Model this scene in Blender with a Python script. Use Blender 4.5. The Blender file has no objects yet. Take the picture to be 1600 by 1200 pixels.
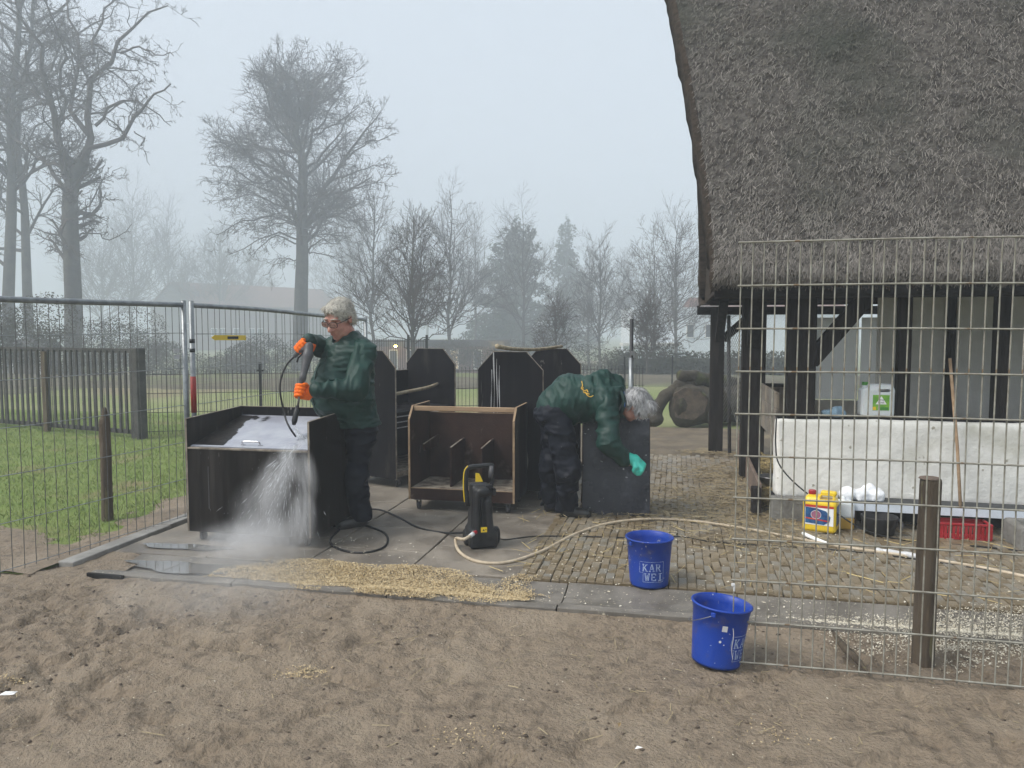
import bpy, bmesh, math, random
import numpy as np
from mathutils import Vector, Matrix

# ------------------------------------------------------------------ camera, sky, sun, exposure
SC = bpy.context.scene
COL = SC.collection
CAM_H, PITCH, FPX = 1.55, math.radians(3.91), 1200.0
cam_d = bpy.data.cameras.new('camera')
cam_d.sensor_width = 36.0
cam_d.lens = 36.0 * FPX / 1600.0
cam_d.clip_start = 0.05
cam_d.clip_end = 2000.0
cam = bpy.data.objects.new('camera', cam_d)
COL.objects.link(cam)
cam.location = (0, 0, CAM_H)
cam.rotation_euler = (math.pi / 2 - PITCH, 0, 0)
SC.camera = cam

SUN_EL, SUN_AZ = math.radians(50), math.radians(248)   # azimuth clockwise from +Y
wd = bpy.data.worlds.new('World')
SC.world = wd
wd.use_nodes = True
wt = wd.node_tree
for n in list(wt.nodes):
    wt.nodes.remove(n)
w_out = wt.nodes.new('ShaderNodeOutputWorld')
w_bg = wt.nodes.new('ShaderNodeBackground')
w_sky = wt.nodes.new('ShaderNodeTexSky')
w_sky.sky_type = 'NISHITA'
w_sky.sun_disc = False
w_sky.sun_elevation = SUN_EL
w_sky.sun_rotation = SUN_AZ
w_sky.air_density = 1.0
w_sky.dust_density = 6.0
w_sky.ozone_density = 1.0
w_hs = wt.nodes.new('ShaderNodeHueSaturation')          # overcast: the blue is nearly washed out
w_hs.inputs['Saturation'].default_value = 0.15
w_mix = wt.nodes.new('ShaderNodeMix')                   # and the cloud deck evens it out
w_mix.data_type = 'RGBA'
w_mix.inputs['Factor'].default_value = 0.72
w_mix.inputs['B'].default_value = (4.2, 4.75, 5.4, 1)
w_bg.inputs['Strength'].default_value = 0.080
wt.links.new(w_sky.outputs[0], w_hs.inputs['Color'])
wt.links.new(w_hs.outputs[0], w_mix.inputs['A'])
wt.links.new(w_mix.outputs['Result'], w_bg.inputs['Color'])
wt.links.new(w_bg.outputs[0], w_out.inputs['Surface'])

sun_d = bpy.data.lights.new('sun', 'SUN')
sun_d.energy = 1.5
sun_d.angle = math.radians(28)
sun_d.color = (1.0, 0.95, 0.88)
sun = bpy.data.objects.new('sun', sun_d)
COL.objects.link(sun)
sun.rotation_euler = Vector((-math.sin(SUN_AZ) * math.cos(SUN_EL), -math.cos(SUN_AZ) * math.cos(SUN_EL), -math.sin(SUN_EL))).to_track_quat('-Z', 'Y').to_euler()

SC.view_settings.view_transform = 'Standard'
SC.view_settings.look = 'None'
SC.view_settings.exposure = 1.32
SC.view_settings.gamma = 1.0
SC.view_settings.use_curve_mapping = False
SC.render.engine = 'CYCLES'
SC.cycles.use_denoising = True
SC.cycles.adaptive_threshold = 0.02
SC.cycles.max_bounces = 4
SC.cycles.volume_bounces = 2
SC.cycles.volume_step_rate = 2.0
SC.cycles.volume_max_steps = 128
SC.cycles.transparent_max_bounces = 16

HAZE = 0.0066                        # density of the winter mist, per metre

# ------------------------------------------------------------------ helpers
R = math.radians
rng = np.random.default_rng(7)
_cp, _sp = math.cos(PITCH), math.sin(PITCH)
YAW = R(12.0)                       # the yard, the gutter and the barn share one direction
CY, SY = math.cos(YAW), math.sin(YAW)


def P(px, py, D):
    """Point at distance D (metres along +Y) seen in that direction."""
    a, b = (px - 800) / FPX, (600 - py) / FPX
    dx, dy, dz = a, _cp + b * _sp, -_sp + b * _cp
    k = D / dy
    return np.array((dx * k, D, CAM_H + dz * k))


def G(px, py, z=0.0):
    a, b = (px - 800) / FPX, (600 - py) / FPX
    dx, dy, dz = a, _cp + b * _sp, -_sp + b * _cp
    k = (z - CAM_H) / dz
    return np.array((dx * k, dy * k, z))


def F(u, w, z=0.0):
    """Yard frame to world."""
    return np.array((u * CY + w * SY, -u * SY + w * CY, z))


def FA(uvw):
    a = np.asarray(uvw, float)
    return np.stack([a[..., 0] * CY + a[..., 1] * SY, -a[..., 0] * SY + a[..., 1] * CY, a[..., 2]], -1)


def mesh_np(name, V, Fs, smooth=False, tone=None):
    """V (n,3); Fs array (m,k) or a list of such arrays."""
    me = bpy.data.meshes.new(name)
    V = np.asarray(V, dtype=np.float32).reshape(-1, 3)
    if not (isinstance(Fs, list) and isinstance(Fs[0], np.ndarray)):
        Fs = [np.array(Fs)]
    Fs = [np.asarray(f, dtype=np.int32) for f in Fs if len(f)]
    me.vertices.add(len(V))
    me.vertices.foreach_set('co', V.ravel())
    nl = sum(f.size for f in Fs)
    npoly = sum(len(f) for f in Fs)
    me.loops.add(nl)
    me.loops.foreach_set('vertex_index', np.concatenate([f.ravel() for f in Fs]))
    me.polygons.add(npoly)
    tot = np.concatenate([np.full(len(f), f.shape[1], np.int32) for f in Fs])
    me.polygons.foreach_set('loop_start', np.concatenate([[0], np.cumsum(tot)[:-1]]).astype(np.int32))
    me.polygons.foreach_set('loop_total', tot)
    me.polygons.foreach_set('use_smooth', np.full(npoly, bool(smooth)))
    if tone is not None:
        at = me.attributes.new('tone', 'FLOAT', 'POINT')
        at.data.foreach_set('value', np.asarray(tone, np.float32))
    me.update(calc_edges=True)
    me.validate()
    return me


class MB:
    """Collects boxes, tubes, prisms ... that become ONE mesh object."""
    def __init__(s):
        s.V, s.Q, s.n = [], [], 0

    def add(s, V, faces):
        V = np.asarray(V, float)
        s.V.append(V)
        s.Q += [tuple(int(i) + s.n for i in f) for f in faces]
        s.n += len(V)
        return s

    def box(s, c, size, rot=None):
        h = np.array(size) / 2
        V = np.array([(x, y, z) for x in (-1, 1) for y in (-1, 1) for z in (-1, 1)], float) * h
        if rot is not None:
            m = np.array(rot if not isinstance(rot, (int, float)) else Matrix.Rotation(rot, 3, 'Z'))
            V = V @ m.T
        return s.add(V + np.array(c), [(0, 1, 3, 2), (4, 6, 7, 5), (0, 4, 5, 1), (2, 3, 7, 6), (0, 2, 6, 4), (1, 5, 7, 3)])

    def box2(s, lo, hi):
        lo, hi = np.array(lo, float), np.array(hi, float)
        return s.box((lo + hi) / 2, hi - lo)

    def bar(s, a, b, w, t, up=(0, 0, 1)):
        """Rectangular bar from a to b: w across, t along 'up'."""
        a, b = np.array(a, float), np.array(b, float)
        d = b - a
        L = np.linalg.norm(d)
        d = d / L
        x = np.cross(d, up)
        x = x / (np.linalg.norm(x) + 1e-9)
        z = np.cross(x, d)
        return s.box((a + b) / 2, (L, w, t), np.stack([d, x, z], 1))

    def tube(s, pts, r, n=8, cap=True):
        pts = np.array(pts, float)
        k = len(pts)
        r = np.broadcast_to(np.array(r, float), (k,))
        tg = np.gradient(pts, axis=0)
        tg /= np.linalg.norm(tg, axis=1)[:, None] + 1e-12
        ref = np.array((0, 0, 1.0)) if abs(tg[0][2]) < 0.9 else np.array((1.0, 0, 0))
        rings = []
        x = np.cross(ref, tg[0])
        x /= np.linalg.norm(x)
        for i in range(k):
            x = x - tg[i] * np.dot(x, tg[i])
            x /= np.linalg.norm(x) + 1e-12
            y = np.cross(tg[i], x)
            a = np.arange(n) * 2 * math.pi / n
            rings.append(pts[i] + r[i] * (np.cos(a)[:, None] * x + np.sin(a)[:, None] * y))
        fs = []
        for i in range(k - 1):
            for j in range(n):
                j2 = (j + 1) % n
                fs.append((i * n + j, i * n + j2, (i + 1) * n + j2, (i + 1) * n + j))
        if cap:
            fs.append(tuple(range(n))[::-1])
            fs.append(tuple((k - 1) * n + j for j in range(n)))
        return s.add(np.concatenate(rings), fs)

    def prism(s, poly, a, b):
        """Polygon (m,3) swept from offset a to offset b."""
        poly = np.array(poly, float)
        m = len(poly)
        V = np.concatenate([poly + np.array(a), poly + np.array(b)])
        fs = [tuple(range(m))[::-1], tuple(range(m, 2 * m))]
        for i in range(m):
            j = (i + 1) % m
            fs.append((i, j, m + j, m + i))
        return s.add(V, fs)

    def lathe(s, prof, c=(0, 0, 0), n=32, rot=None):
        prof = np.array(prof, float)
        k = len(prof)
        a = np.arange(n) * 2 * math.pi / n
        V = np.stack([np.outer(prof[:, 0], np.cos(a)), np.outer(prof[:, 0], np.sin(a)), np.repeat(prof[:, 1:2], n, 1)], -1).reshape(-1, 3)
        if rot is not None:
            V = V @ np.array(rot).T
        fs = []
        for i in range(k - 1):
            for j in range(n):
                j2 = (j + 1) % n
                fs.append((i * n + j, i * n + j2, (i + 1) * n + j2, (i + 1) * n + j))
        return s.add(V + np.array(c), fs)

    def mesh(s, name, smooth=False):
        me = bpy.data.meshes.new(name)
        me.from_pydata(np.concatenate(s.V).tolist(), [], s.Q)
        if smooth:
            me.polygons.foreach_set('use_smooth', np.ones(len(me.polygons), bool))
        bm = bmesh.new()
        bm.from_mesh(me)
        bmesh.ops.recalc_face_normals(bm, faces=bm.faces)
        bm.to_mesh(me)
        bm.free()
        return me


def link(name, me, m, parent=None, loc=None, rotz=None, bevel=0.0, autosmooth=False):
    if m is not None and not me.materials:
        me.materials.append(m)
    o = bpy.data.objects.new(name, me)
    COL.objects.link(o)
    if parent is not None:
        o.parent = parent
    if loc is not None:
        o.location = [float(v) for v in loc]
    if rotz is not None:
        o.rotation_euler = (0, 0, rotz)
    if bevel:
        b = o.modifiers.new('bevel', 'BEVEL')
        b.width = bevel
        b.segments = 2
        b.limit_method = 'ANGLE'
    return o


def tag(o, label=None, cat=None, group=None, kind=None):
    if label:
        o['label'] = label
    if cat:
        o['category'] = cat
    if group:
        o['group'] = group
    if kind:
        o['kind'] = kind
    return o


def thing(name, label, cat, loc=(0, 0, 0), rotz=0.0, group=None):
    o = bpy.data.objects.new(name, None)
    COL.objects.link(o)
    o.empty_display_size = 0.1
    o.location = [float(v) for v in loc]
    o.rotation_euler = (0, 0, rotz)
    return tag(o, label, cat, group)


def to_local(root, V):
    V = np.asarray(V, float) - np.array(root.location)
    a = -root.rotation_euler[2]
    c, s = math.cos(a), math.sin(a)
    return np.stack([V[..., 0] * c - V[..., 1] * s, V[..., 0] * s + V[..., 1] * c, V[..., 2]], -1)


def part(root, name, mb, m, world=False, smooth=False, bevel=0.0, label=None, base=None):
    """base: the top root when root is itself a part at the same origin."""
    top = base or root
    if isinstance(mb, MB):
        if world:
            mb.V = [to_local(top, v) for v in mb.V]
        me = mb.mesh(name, smooth)
    else:
        me = mb
        if world:
            V = np.empty(len(me.vertices) * 3, np.float32)
            me.vertices.foreach_get('co', V)
            V = to_local(top, V.reshape(-1, 3)).astype(np.float32)
            me.vertices.foreach_set('co', V.ravel())
            me.update()
    o = link(name, me, m, root, bevel=bevel)
    if label:
        o['label'] = label
    return o


def structure(name, me, m):
    return tag(link(name, me, m), kind='structure')


# ---- noise
def _hash(ix, iy, iz):
    n = (ix.astype(np.int64) * 374761393 + iy.astype(np.int64) * 668265263 + iz.astype(np.int64) * 2147483647) & 0xffffffff
    n = ((n ^ (n >> 13)) * 1274126177) & 0xffffffff
    n = (n ^ (n >> 16)) & 0xffff
    return n / 65535.0


def vnoise(p):
    p = np.asarray(p, float)
    i = np.floor(p)
    f = p - i
    f = f * f * (3 - 2 * f)
    ix, iy, iz = i[..., 0], i[..., 1], i[..., 2]
    out = 0
    for dx in (0, 1):
        wx = f[..., 0] if dx else 1 - f[..., 0]
        for dy in (0, 1):
            wy = f[..., 1] if dy else 1 - f[..., 1]
            for dz in (0, 1):
                wz = f[..., 2] if dz else 1 - f[..., 2]
                out = out + wx * wy * wz * _hash(ix + dx, iy + dy, iz + dz)
    return out * 2 - 1


def fbm(p, octv=4, gain=0.5):
    p = np.asarray(p, float)
    a, s, t = 1.0, 0.0, 0.0
    for k in range(octv):
        s = s + a * vnoise(p * 2 ** k + 17.3 * k)
        t += a
        a *= gain
    return s / t


# ---- signed-distance modelling, meshed with surface nets
class Sdf:
    def __init__(s, lo, hi, h):
        s.lo, s.h = np.array(lo, float), h
        s.n = np.ceil((np.array(hi) - s.lo) / h).astype(int) + 1
        s.d = np.full(s.n, 0.5, np.float32)

    def _win(s, lo, hi):
        a = np.clip(np.floor((np.array(lo) - s.lo) / s.h).astype(int), 0, s.n)
        b = np.clip(np.ceil((np.array(hi) - s.lo) / s.h).astype(int) + 1, 0, s.n)
        sl = tuple(slice(int(x), int(y)) for x, y in zip(a, b))
        g = np.stack(np.meshgrid(*[s.lo[i] + s.h * np.arange(a[i], b[i]) for i in range(3)], indexing='ij'), -1)
        return sl, g

    def _mix(s, sl, d, k, sub):
        o = s.d[sl]
        if sub:
            d = -d
            if k:
                hh = np.clip(0.5 - 0.5 * (d - o) / k, 0, 1)
                s.d[sl] = o * hh * 0 + (d * (1 - hh) + o * hh) * 0 + np.maximum(o, d)
            else:
                s.d[sl] = np.maximum(o, d)
        elif k:
            hh = np.clip(0.5 + 0.5 * (d - o) / k, 0, 1)
            s.d[sl] = d * (1 - hh) + o * hh - k * hh * (1 - hh)
        else:
            s.d[sl] = np.minimum(o, d)

    def cap(s, a, b, ra, rb=None, k=0.02, sub=False, flat=None):
        a, b = np.array(a, float), np.array(b, float)
        rb = ra if rb is None else rb
        m = max(ra, rb) + 0.05 + k
        sl, g = s._win(np.minimum(a, b) - m, np.maximum(a, b) + m)
        if g.size == 0:
            return s
        ab = b - a
        t = np.clip(((g - a) @ ab) / (ab @ ab + 1e-12), 0, 1)
        d = np.linalg.norm(g - a - t[..., None] * ab, axis=-1) - (ra + (rb - ra) * t)
        s._mix(sl, d, k, sub)
        return s

    def chain(s, pts, rs, k=0.02, sub=False):
        for i in range(len(pts) - 1):
            s.cap(pts[i], pts[i + 1], rs[i], rs[i + 1], k, sub)
        return s

    def ell(s, c, r, rot=None, k=0.02, sub=False):
        c, r = np.array(c, float), np.array(r, float)
        m = r.max() + 0.05 + k
        sl, g = s._win(c - m, c + m)
        if g.size == 0:
            return s
        q = g - c
        if rot is not None:
            q = q @ np.array(rot)
        k0 = np.linalg.norm(q / r, axis=-1)
        k1 = np.linalg.norm(q / (r * r), axis=-1)
        d = k0 * (k0 - 1) / (k1 + 1e-9)
        s._mix(sl, d, k, sub)
        return s

    def rbox(s, c, half, rr=0.01, rot=None, k=0.0, sub=False, taper=None):
        c, half = np.array(c, float), np.array(half, float)
        m = np.linalg.norm(half) + 0.05 + k
        sl, g = s._win(c - m, c + m)
        if g.size == 0:
            return s
        q = g - c
        if rot is not None:
            q = q @ np.array(rot)
        hx = half
        if taper is not None:                       # (fx, fy): width factor at the top
            tz = np.clip((q[..., 2] + half[2]) / (2 * half[2]), 0, 1)
            q = np.stack([q[..., 0] / (1 + (taper[0] - 1) * tz), q[..., 1] / (1 + (taper[1] - 1) * tz), q[..., 2]], -1)
        q = np.abs(q) - (hx - rr)
        d = np.linalg.norm(np.maximum(q, 0), axis=-1) + np.minimum(q.max(-1), 0) - rr
        s._mix(sl, d, k, sub)
        return s

    def plane_cut(s, p, n):
        """Remove everything on the side the normal n points to."""
        _, g = s._win(s.lo, s.lo + s.h * s.n)
        d = (g - np.array(p)) @ np.array(n, float)
        s.d = np.maximum(s.d, d[tuple(slice(0, k) for k in s.n)].astype(np.float32))
        return s

    def displace(s, amp, scale, octv=3, stretch=(1, 1, 1), ridge=False, rot=None):
        near = np.argwhere(np.abs(s.d) < abs(amp) * 2 + 2 * s.h)
        p = s.lo + near * s.h
        if rot is not None:
            p = p @ np.array(rot)
        f = fbm(p * np.array(stretch) * scale, octv)
        s.d[tuple(near.T)] += amp * (np.abs(f) * 2.2 - 0.5 if ridge else f)
        return s

    def mesh(s, name, smooth=True, xf=None):
        d, h = s.d, s.h
        S = d < 0
        C = np.stack([S[i:S.shape[0] - 1 + i, j:S.shape[1] - 1 + j, k:S.shape[2] - 1 + k] for i in (0, 1) for j in (0, 1) for k in (0, 1)])
        act = C.any(0) & ~C.all(0)
        idx = np.argwhere(act)
        off = np.array([(i, j, k) for i in (0, 1) for j in (0, 1) for k in (0, 1)])
        val = np.stack([d[tuple((idx + o).T)] for o in off], 1)
        acc = np.zeros((len(idx), 3))
        cnt = np.zeros(len(idx))
        for a in range(8):
            for ax, st in ((0, 4), (1, 2), (2, 1)):
                if not (a & st):
                    b = a | st
                    cr = (val[:, a] < 0) != (val[:, b] < 0)
                    t = np.where(cr, val[:, a] / (val[:, a] - val[:, b] + 1e-12), 0)
                    pos = off[a] + t[:, None] * (off[b] - off[a])
                    acc += pos * cr[:, None]
                    cnt += cr
        V = s.lo + (idx + acc / np.maximum(cnt, 1)[:, None]) * h
        ids = np.full(act.shape, -1, np.int64)
        ids[tuple(idx.T)] = np.arange(len(idx))
        quads = []
        for ax in range(3):
            o1, o2 = [(1, 2), (2, 0), (0, 1)][ax]
            n = list(S.shape)
            sl0 = [slice(1, n[i] - 1) for i in range(3)]
            sl1 = list(sl0)
            sl0[ax] = slice(0, n[ax] - 1)
            sl1[ax] = slice(1, n[ax])
            A, B = S[tuple(sl0)], S[tuple(sl1)]
            e = np.argwhere(A != B)
            base = e.copy()
            base[:, o1] += 1
            base[:, o2] += 1
            flip = A[tuple(e.T)]

            def cell(d1, d2):
                q = base.copy()
                q[:, o1] += d1
                q[:, o2] += d2
                return ids[tuple(q.T)]
            q = np.stack([cell(-1, -1), cell(0, -1), cell(0, 0), cell(-1, 0)], 1)
            q[~flip] = q[~flip][:, ::-1]
            quads.append(q)
        Q = np.concatenate(quads)
        Q = Q[(Q >= 0).all(1)]
        if xf is not None:
            V = V @ np.array(xf)[:3, :3].T + np.array(xf)[:3, 3]
        return mesh_np(name, V, Q, smooth)


def frame(origin, x, y):
    """4x4 with columns x, y, x*y (orthonormalised)."""
    x = np.array(x, float)
    x /= np.linalg.norm(x)
    y = np.array(y, float)
    y = y - x * np.dot(x, y)
    y /= np.linalg.norm(y)
    z = np.cross(x, y)
    m = np.eye(4)
    m[:3, 0], m[:3, 1], m[:3, 2], m[:3, 3] = x, y, z, origin
    return m


def spline(pts, n):
    """Catmull-Rom through pts, n samples."""
    p = np.array(pts, float)
    p = np.concatenate([[2 * p[0] - p[1]], p, [2 * p[-1] - p[-2]]])
    k = len(p) - 3
    out = []
    for t in np.linspace(0, k - 1e-6, n):
        i = int(t)
        f = t - i
        a, b, c, d = p[i:i + 4]
        out.append(0.5 * (2 * b + (c - a) * f + (2 * a - 5 * b + 4 * c - d) * f * f + (3 * b - a - 3 * c + d) * f ** 3))
    return np.array(out)


def bits(C, length, width, tilt=0.25, heading=None, spread=math.pi, bend=0.0):
    """Little flat slivers: V, F, tone. C (n,3) centres."""
    n = len(C)
    L = length * rng.uniform(0.5, 1.4, n)
    W = width * rng.uniform(0.6, 1.4, n)
    h = (rng.uniform(0, 2 * math.pi, n) if heading is None else heading + rng.uniform(-spread, spread, n))
    ti = rng.normal(0, tilt, n)
    d = np.stack([np.cos(h) * np.cos(ti), np.sin(h) * np.cos(ti), np.sin(ti)], 1)
    s = np.stack([-np.sin(h), np.cos(h), rng.normal(0, 0.5, n)], 1)
    s /= np.linalg.norm(s, axis=1)[:, None]
    a = C - d * L[:, None] / 2
    b = C + d * L[:, None] / 2
    sv = s * W[:, None] / 2
    V = np.stack([a - sv, a + sv, b + sv, b - sv], 1).reshape(-1, 3)
    Fq = np.arange(4 * n).reshape(n, 4)
    return V, Fq, np.repeat(rng.uniform(0, 1, n), 4)


# ------------------------------------------------------------------ materials (procedural)
def mat(name, c1, c2=None, sc=4.0, rough=0.8, r2=None, bump=0.0, bsc=None, spec=0.3, metal=0.0, lo=0.4, hi=0.6,
        c3=None, sc3=1.0, lo3=0.5, hi3=0.62, r3=None, speck=None, tone=None, stretch=None, emit=None, bdist=0.02, coords='Object', sub=0.0, alpha=1.0, trans=0.0, detail=4.0):
    m = bpy.data.materials.new(name)
    m.use_nodes = True
    nt = m.node_tree
    b = nt.nodes['Principled BSDF']
    N, Lk = nt.nodes.new, nt.links.new
    tc = N('ShaderNodeTexCoord')
    vec = tc.outputs[coords]
    if stretch:
        mp = N('ShaderNodeMapping')
        mp.inputs['Scale'].default_value = stretch
        Lk(vec, mp.inputs['Vector'])
        vec = mp.outputs[0]

    def noise(scale, det=detail, v=None):
        t = N('ShaderNodeTexNoise')
        t.inputs['Scale'].default_value = scale
        t.inputs['Detail'].default_value = det
        t.inputs['Roughness'].default_value = 0.6
        Lk(v or vec, t.inputs['Vector'])
        return t.outputs['Fac']

    def ramp(fac, a, z):
        r = N('ShaderNodeMapRange')
        r.inputs['From Min'].default_value = a
        r.inputs['From Max'].default_value = z
        Lk(fac, r.inputs['Value'])
        return r.outputs[0]

    def mix(fac, a, z):
        x = N('ShaderNodeMix')
        x.data_type = 'RGBA'
        Lk(fac, x.inputs['Factor'])
        for s_, v in (('A', a), ('B', z)):
            if isinstance(v, tuple):
                x.inputs[s_].default_value = (*v, 1)
            else:
                Lk(v, x.inputs[s_])
        return x.outputs['Result']

    def mixf(fac, a, z):
        x = N('ShaderNodeMix')
        Lk(fac, x.inputs['Factor'])
        for s_, v in (('A', a), ('B', z)):
            if isinstance(v, (int, float)):
                x.inputs[s_].default_value = v
            else:
                Lk(v, x.inputs[s_])
        return x.outputs['Result']
    col, rg = c1, rough
    if c2:
        f = ramp(noise(sc), lo, hi)
        col = mix(f, c1, c2)
        if r2 is not None:
            rg = mixf(f, rough, r2)
    if tone:
        at = N('ShaderNodeAttribute')
        at.attribute_name = 'tone'
        col = mix(at.outputs['Fac'], col, tone)
    if c3:
        f = ramp(noise(sc3), lo3, hi3)
        col = mix(f, col, c3)
        if r3 is not None:
            rg = mixf(f, rg, r3)
    if speck:
        f = ramp(noise(speck[1], 2.0), speck[2], speck[2] + 0.04)
        if len(speck) > 3:                        # only inside larger patches
            g = ramp(noise(speck[3], 2.0), 0.5, 0.62)
            mm = N('ShaderNodeMath')
            mm.operation = 'MULTIPLY'
            Lk(f, mm.inputs[0])
            Lk(g, mm.inputs[1])
            f = mm.outputs[0]
        col = mix(f, col, speck[0])
    if isinstance(col, tuple):
        b.inputs['Base Color'].default_value = (*col, 1)
    else:
        Lk(col, b.inputs['Base Color'])
    if isinstance(rg, (int, float)):
        b.inputs['Roughness'].default_value = rg
    else:
        Lk(rg, b.inputs['Roughness'])
    b.inputs['Metallic'].default_value = metal
    b.inputs['Specular IOR Level'].default_value = spec
    if trans:
        b.inputs['Transmission Weight'].default_value = trans
    if sub:
        b.inputs['Subsurface Weight'].default_value = sub
        b.inputs['Subsurface Radius'].default_value = (0.02, 0.01, 0.006)
    if emit:
        b.inputs['Emission Color'].default_value = (*emit[0], 1)
        b.inputs['Emission Strength'].default_value = emit[1]
    if bump:
        bp = N('ShaderNodeBump')
        bp.inputs['Strength'].default_value = bump
        bp.inputs['Distance'].default_value = bdist
        Lk(noise(bsc or sc * 4, 5.0), bp.inputs['Height'])
        Lk(bp.outputs[0], b.inputs['Normal'])
    return m


M = {}
M['mud'] = mat('mud', (0.238, 0.187, 0.134), (0.120, 0.093, 0.066), sc=17, rough=0.72, r2=0.6, bump=1.0, bsc=44, lo=0.47, hi=0.70, c3=(0.272, 0.219, 0.160), sc3=1.9, lo3=0.48, hi3=0.66, spec=0.32, bdist=0.03, detail=9.0, speck=((0.40, 0.35, 0.26), 48, 0.72))
M['dirt'] = mat('dirt', (0.105, 0.083, 0.058), (0.15, 0.12, 0.08), sc=3, rough=0.75, bump=0.5, bsc=20, c3=(0.22, 0.175, 0.10), sc3=1.3, lo3=0.56, hi3=0.70)
M['lawn'] = mat('lawn', (0.13, 0.18, 0.05), (0.16, 0.20, 0.065), sc=3, rough=0.95, bump=0.6, bsc=30, c3=(0.20, 0.175, 0.095), sc3=1.1, lo3=0.56, hi3=0.70, spec=0.1)
M['blade'] = mat('blade', (0.15, 0.225, 0.058), (0.19, 0.25, 0.085), sc=2, rough=0.7, tone=(0.25, 0.28, 0.125), spec=0.15)
M['field'] = mat('field', (0.17, 0.20, 0.08), (0.21, 0.22, 0.11), sc=0.4, rough=0.95, bump=0.5, bsc=6, spec=0.1, c3=(0.20, 0.17, 0.11), sc3=0.12, lo3=0.55)
M['leaf_litter'] = mat('leaf_litter', (0.125, 0.112, 0.085), (0.095, 0.085, 0.066), sc=1.2, rough=0.95, bump=0.6, bsc=9, spec=0.1, c3=(0.13, 0.145, 0.075), sc3=0.25, lo3=0.50)
M['concrete'] = mat('concrete', (0.235, 0.205, 0.168), (0.16, 0.138, 0.112), sc=3.5, rough=0.6, r2=0.42, bump=0.4, bsc=60, c3=(0.125, 0.108, 0.09), sc3=1.6, lo3=0.53, hi3=0.66, r3=0.3, spec=0.35, bdist=0.008, speck=((0.34, 0.30, 0.22), 60, 0.70))
M['kerb'] = mat('kerb', (0.29, 0.28, 0.26), (0.20, 0.19, 0.175), sc=5, rough=0.6, bump=0.35, bsc=50, spec=0.3, bdist=0.008)
M['gutter'] = mat('gutter', (0.185, 0.168, 0.145), (0.12, 0.108, 0.092), sc=4, rough=0.55, r2=0.38, bump=0.4, bsc=50, speck=((0.48, 0.43, 0.33), 60, 0.66), spec=0.35, bdist=0.008)
M['brick'] = mat('brick', (0.185, 0.148, 0.098), (0.27, 0.21, 0.13), sc=9, rough=0.55, r2=0.4, bump=0.5, bsc=50, tone=(0.20, 0.185, 0.155), c3=(0.15, 0.115, 0.068), sc3=2.3, lo3=0.46, hi3=0.60, spec=0.4, bdist=0.01, coords='Object')
M['brick_far'] = M['brick']
M['water'] = mat('water', (0.10, 0.095, 0.085), rough=0.04, spec=0.8)
M['ply'] = mat('ply', (0.006, 0.006, 0.008), (0.011, 0.010, 0.012), sc=2, rough=0.5, r2=0.38, bump=0.06, bsc=50, stretch=(3, 3, 0.6), c3=(0.034, 0.03, 0.028), sc3=2.4, lo3=0.58, hi3=0.76, spec=0.120, speck=((0.26, 0.25, 0.23), 14, 0.69, 1.6))
M['ply_wet'] = mat('ply_wet', (0.009, 0.008, 0.0075), (0.021, 0.0175, 0.0155), sc=2.2, rough=0.28, r2=0.45, bump=0.08, bsc=40, stretch=(4, 4, 0.4), c3=(0.042, 0.037, 0.033), sc3=2.4, lo3=0.56, hi3=0.74, spec=0.160, speck=((0.16, 0.15, 0.14), 14, 0.71))
M['ply_brown'] = mat('ply_brown', (0.030, 0.017, 0.0135), (0.048, 0.027, 0.021), sc=4, rough=0.5, bump=0.12, bsc=60, c3=(0.12, 0.095, 0.08), sc3=6, lo3=0.61, hi3=0.74, spec=0.125)
M['ply_soiled'] = mat('ply_soiled', (0.006, 0.006, 0.008), (0.011, 0.010, 0.012), sc=5, rough=0.55, bump=0.08, bsc=60, stretch=(3, 3, 0.25), c3=(0.28, 0.27, 0.24), sc3=3.3, lo3=0.67, hi3=0.74, spec=0.100, speck=((0.30, 0.29, 0.27), 9, 0.70))
M['ply_floor'] = mat('ply_floor', (0.13, 0.10, 0.08), (0.30, 0.26, 0.20), sc=14, rough=0.75, bump=0.4, bsc=40)
M['ply_soap_sheen'] = mat('ply_soap_sheen', (0.014, 0.015, 0.020), (0.026, 0.027, 0.034), sc=3, rough=0.3, r2=0.18, bump=0.06, bsc=40, c3=(0.10, 0.104, 0.12), sc3=3.5, lo3=0.53, hi3=0.72, spec=0.4, speck=((0.34, 0.34, 0.34), 26, 0.70))  # grey smears are soap, spread wider so the colour also carries sheen
M['lid'] = mat('lid', (0.30, 0.31, 0.36), (0.37, 0.385, 0.43), sc=5, rough=0.12, r2=0.2, bump=0.1, bsc=14, c3=(0.022, 0.021, 0.023), sc3=2.1, lo3=0.56, hi3=0.60, spec=0.6, r3=0.15)  # soapy wet film; its pale colour also paints in the reflected sky
M['lid_wet'] = mat('lid_wet', (0.10, 0.105, 0.125), (0.24, 0.25, 0.29), sc=16, rough=0.1, bump=0.4, bsc=22, spec=0.6, bdist=0.01)
M['edge_wood'] = mat('edge_wood', (0.34, 0.24, 0.15), (0.24, 0.165, 0.10), sc=12, rough=0.8, bump=0.3, bsc=60)
M['edge_pale'] = mat('edge_pale', (0.27, 0.235, 0.19), (0.15, 0.125, 0.10), sc=12, rough=0.8)
M['timber'] = mat('timber', (0.40, 0.28, 0.18), (0.30, 0.20, 0.12), sc=6, rough=0.8, bump=0.3, bsc=60, stretch=(0.3, 3, 3))
M['stick'] = mat('stick', (0.40, 0.34, 0.24), (0.27, 0.22, 0.15), sc=18, rough=0.85, bump=0.4, bsc=70)
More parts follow.
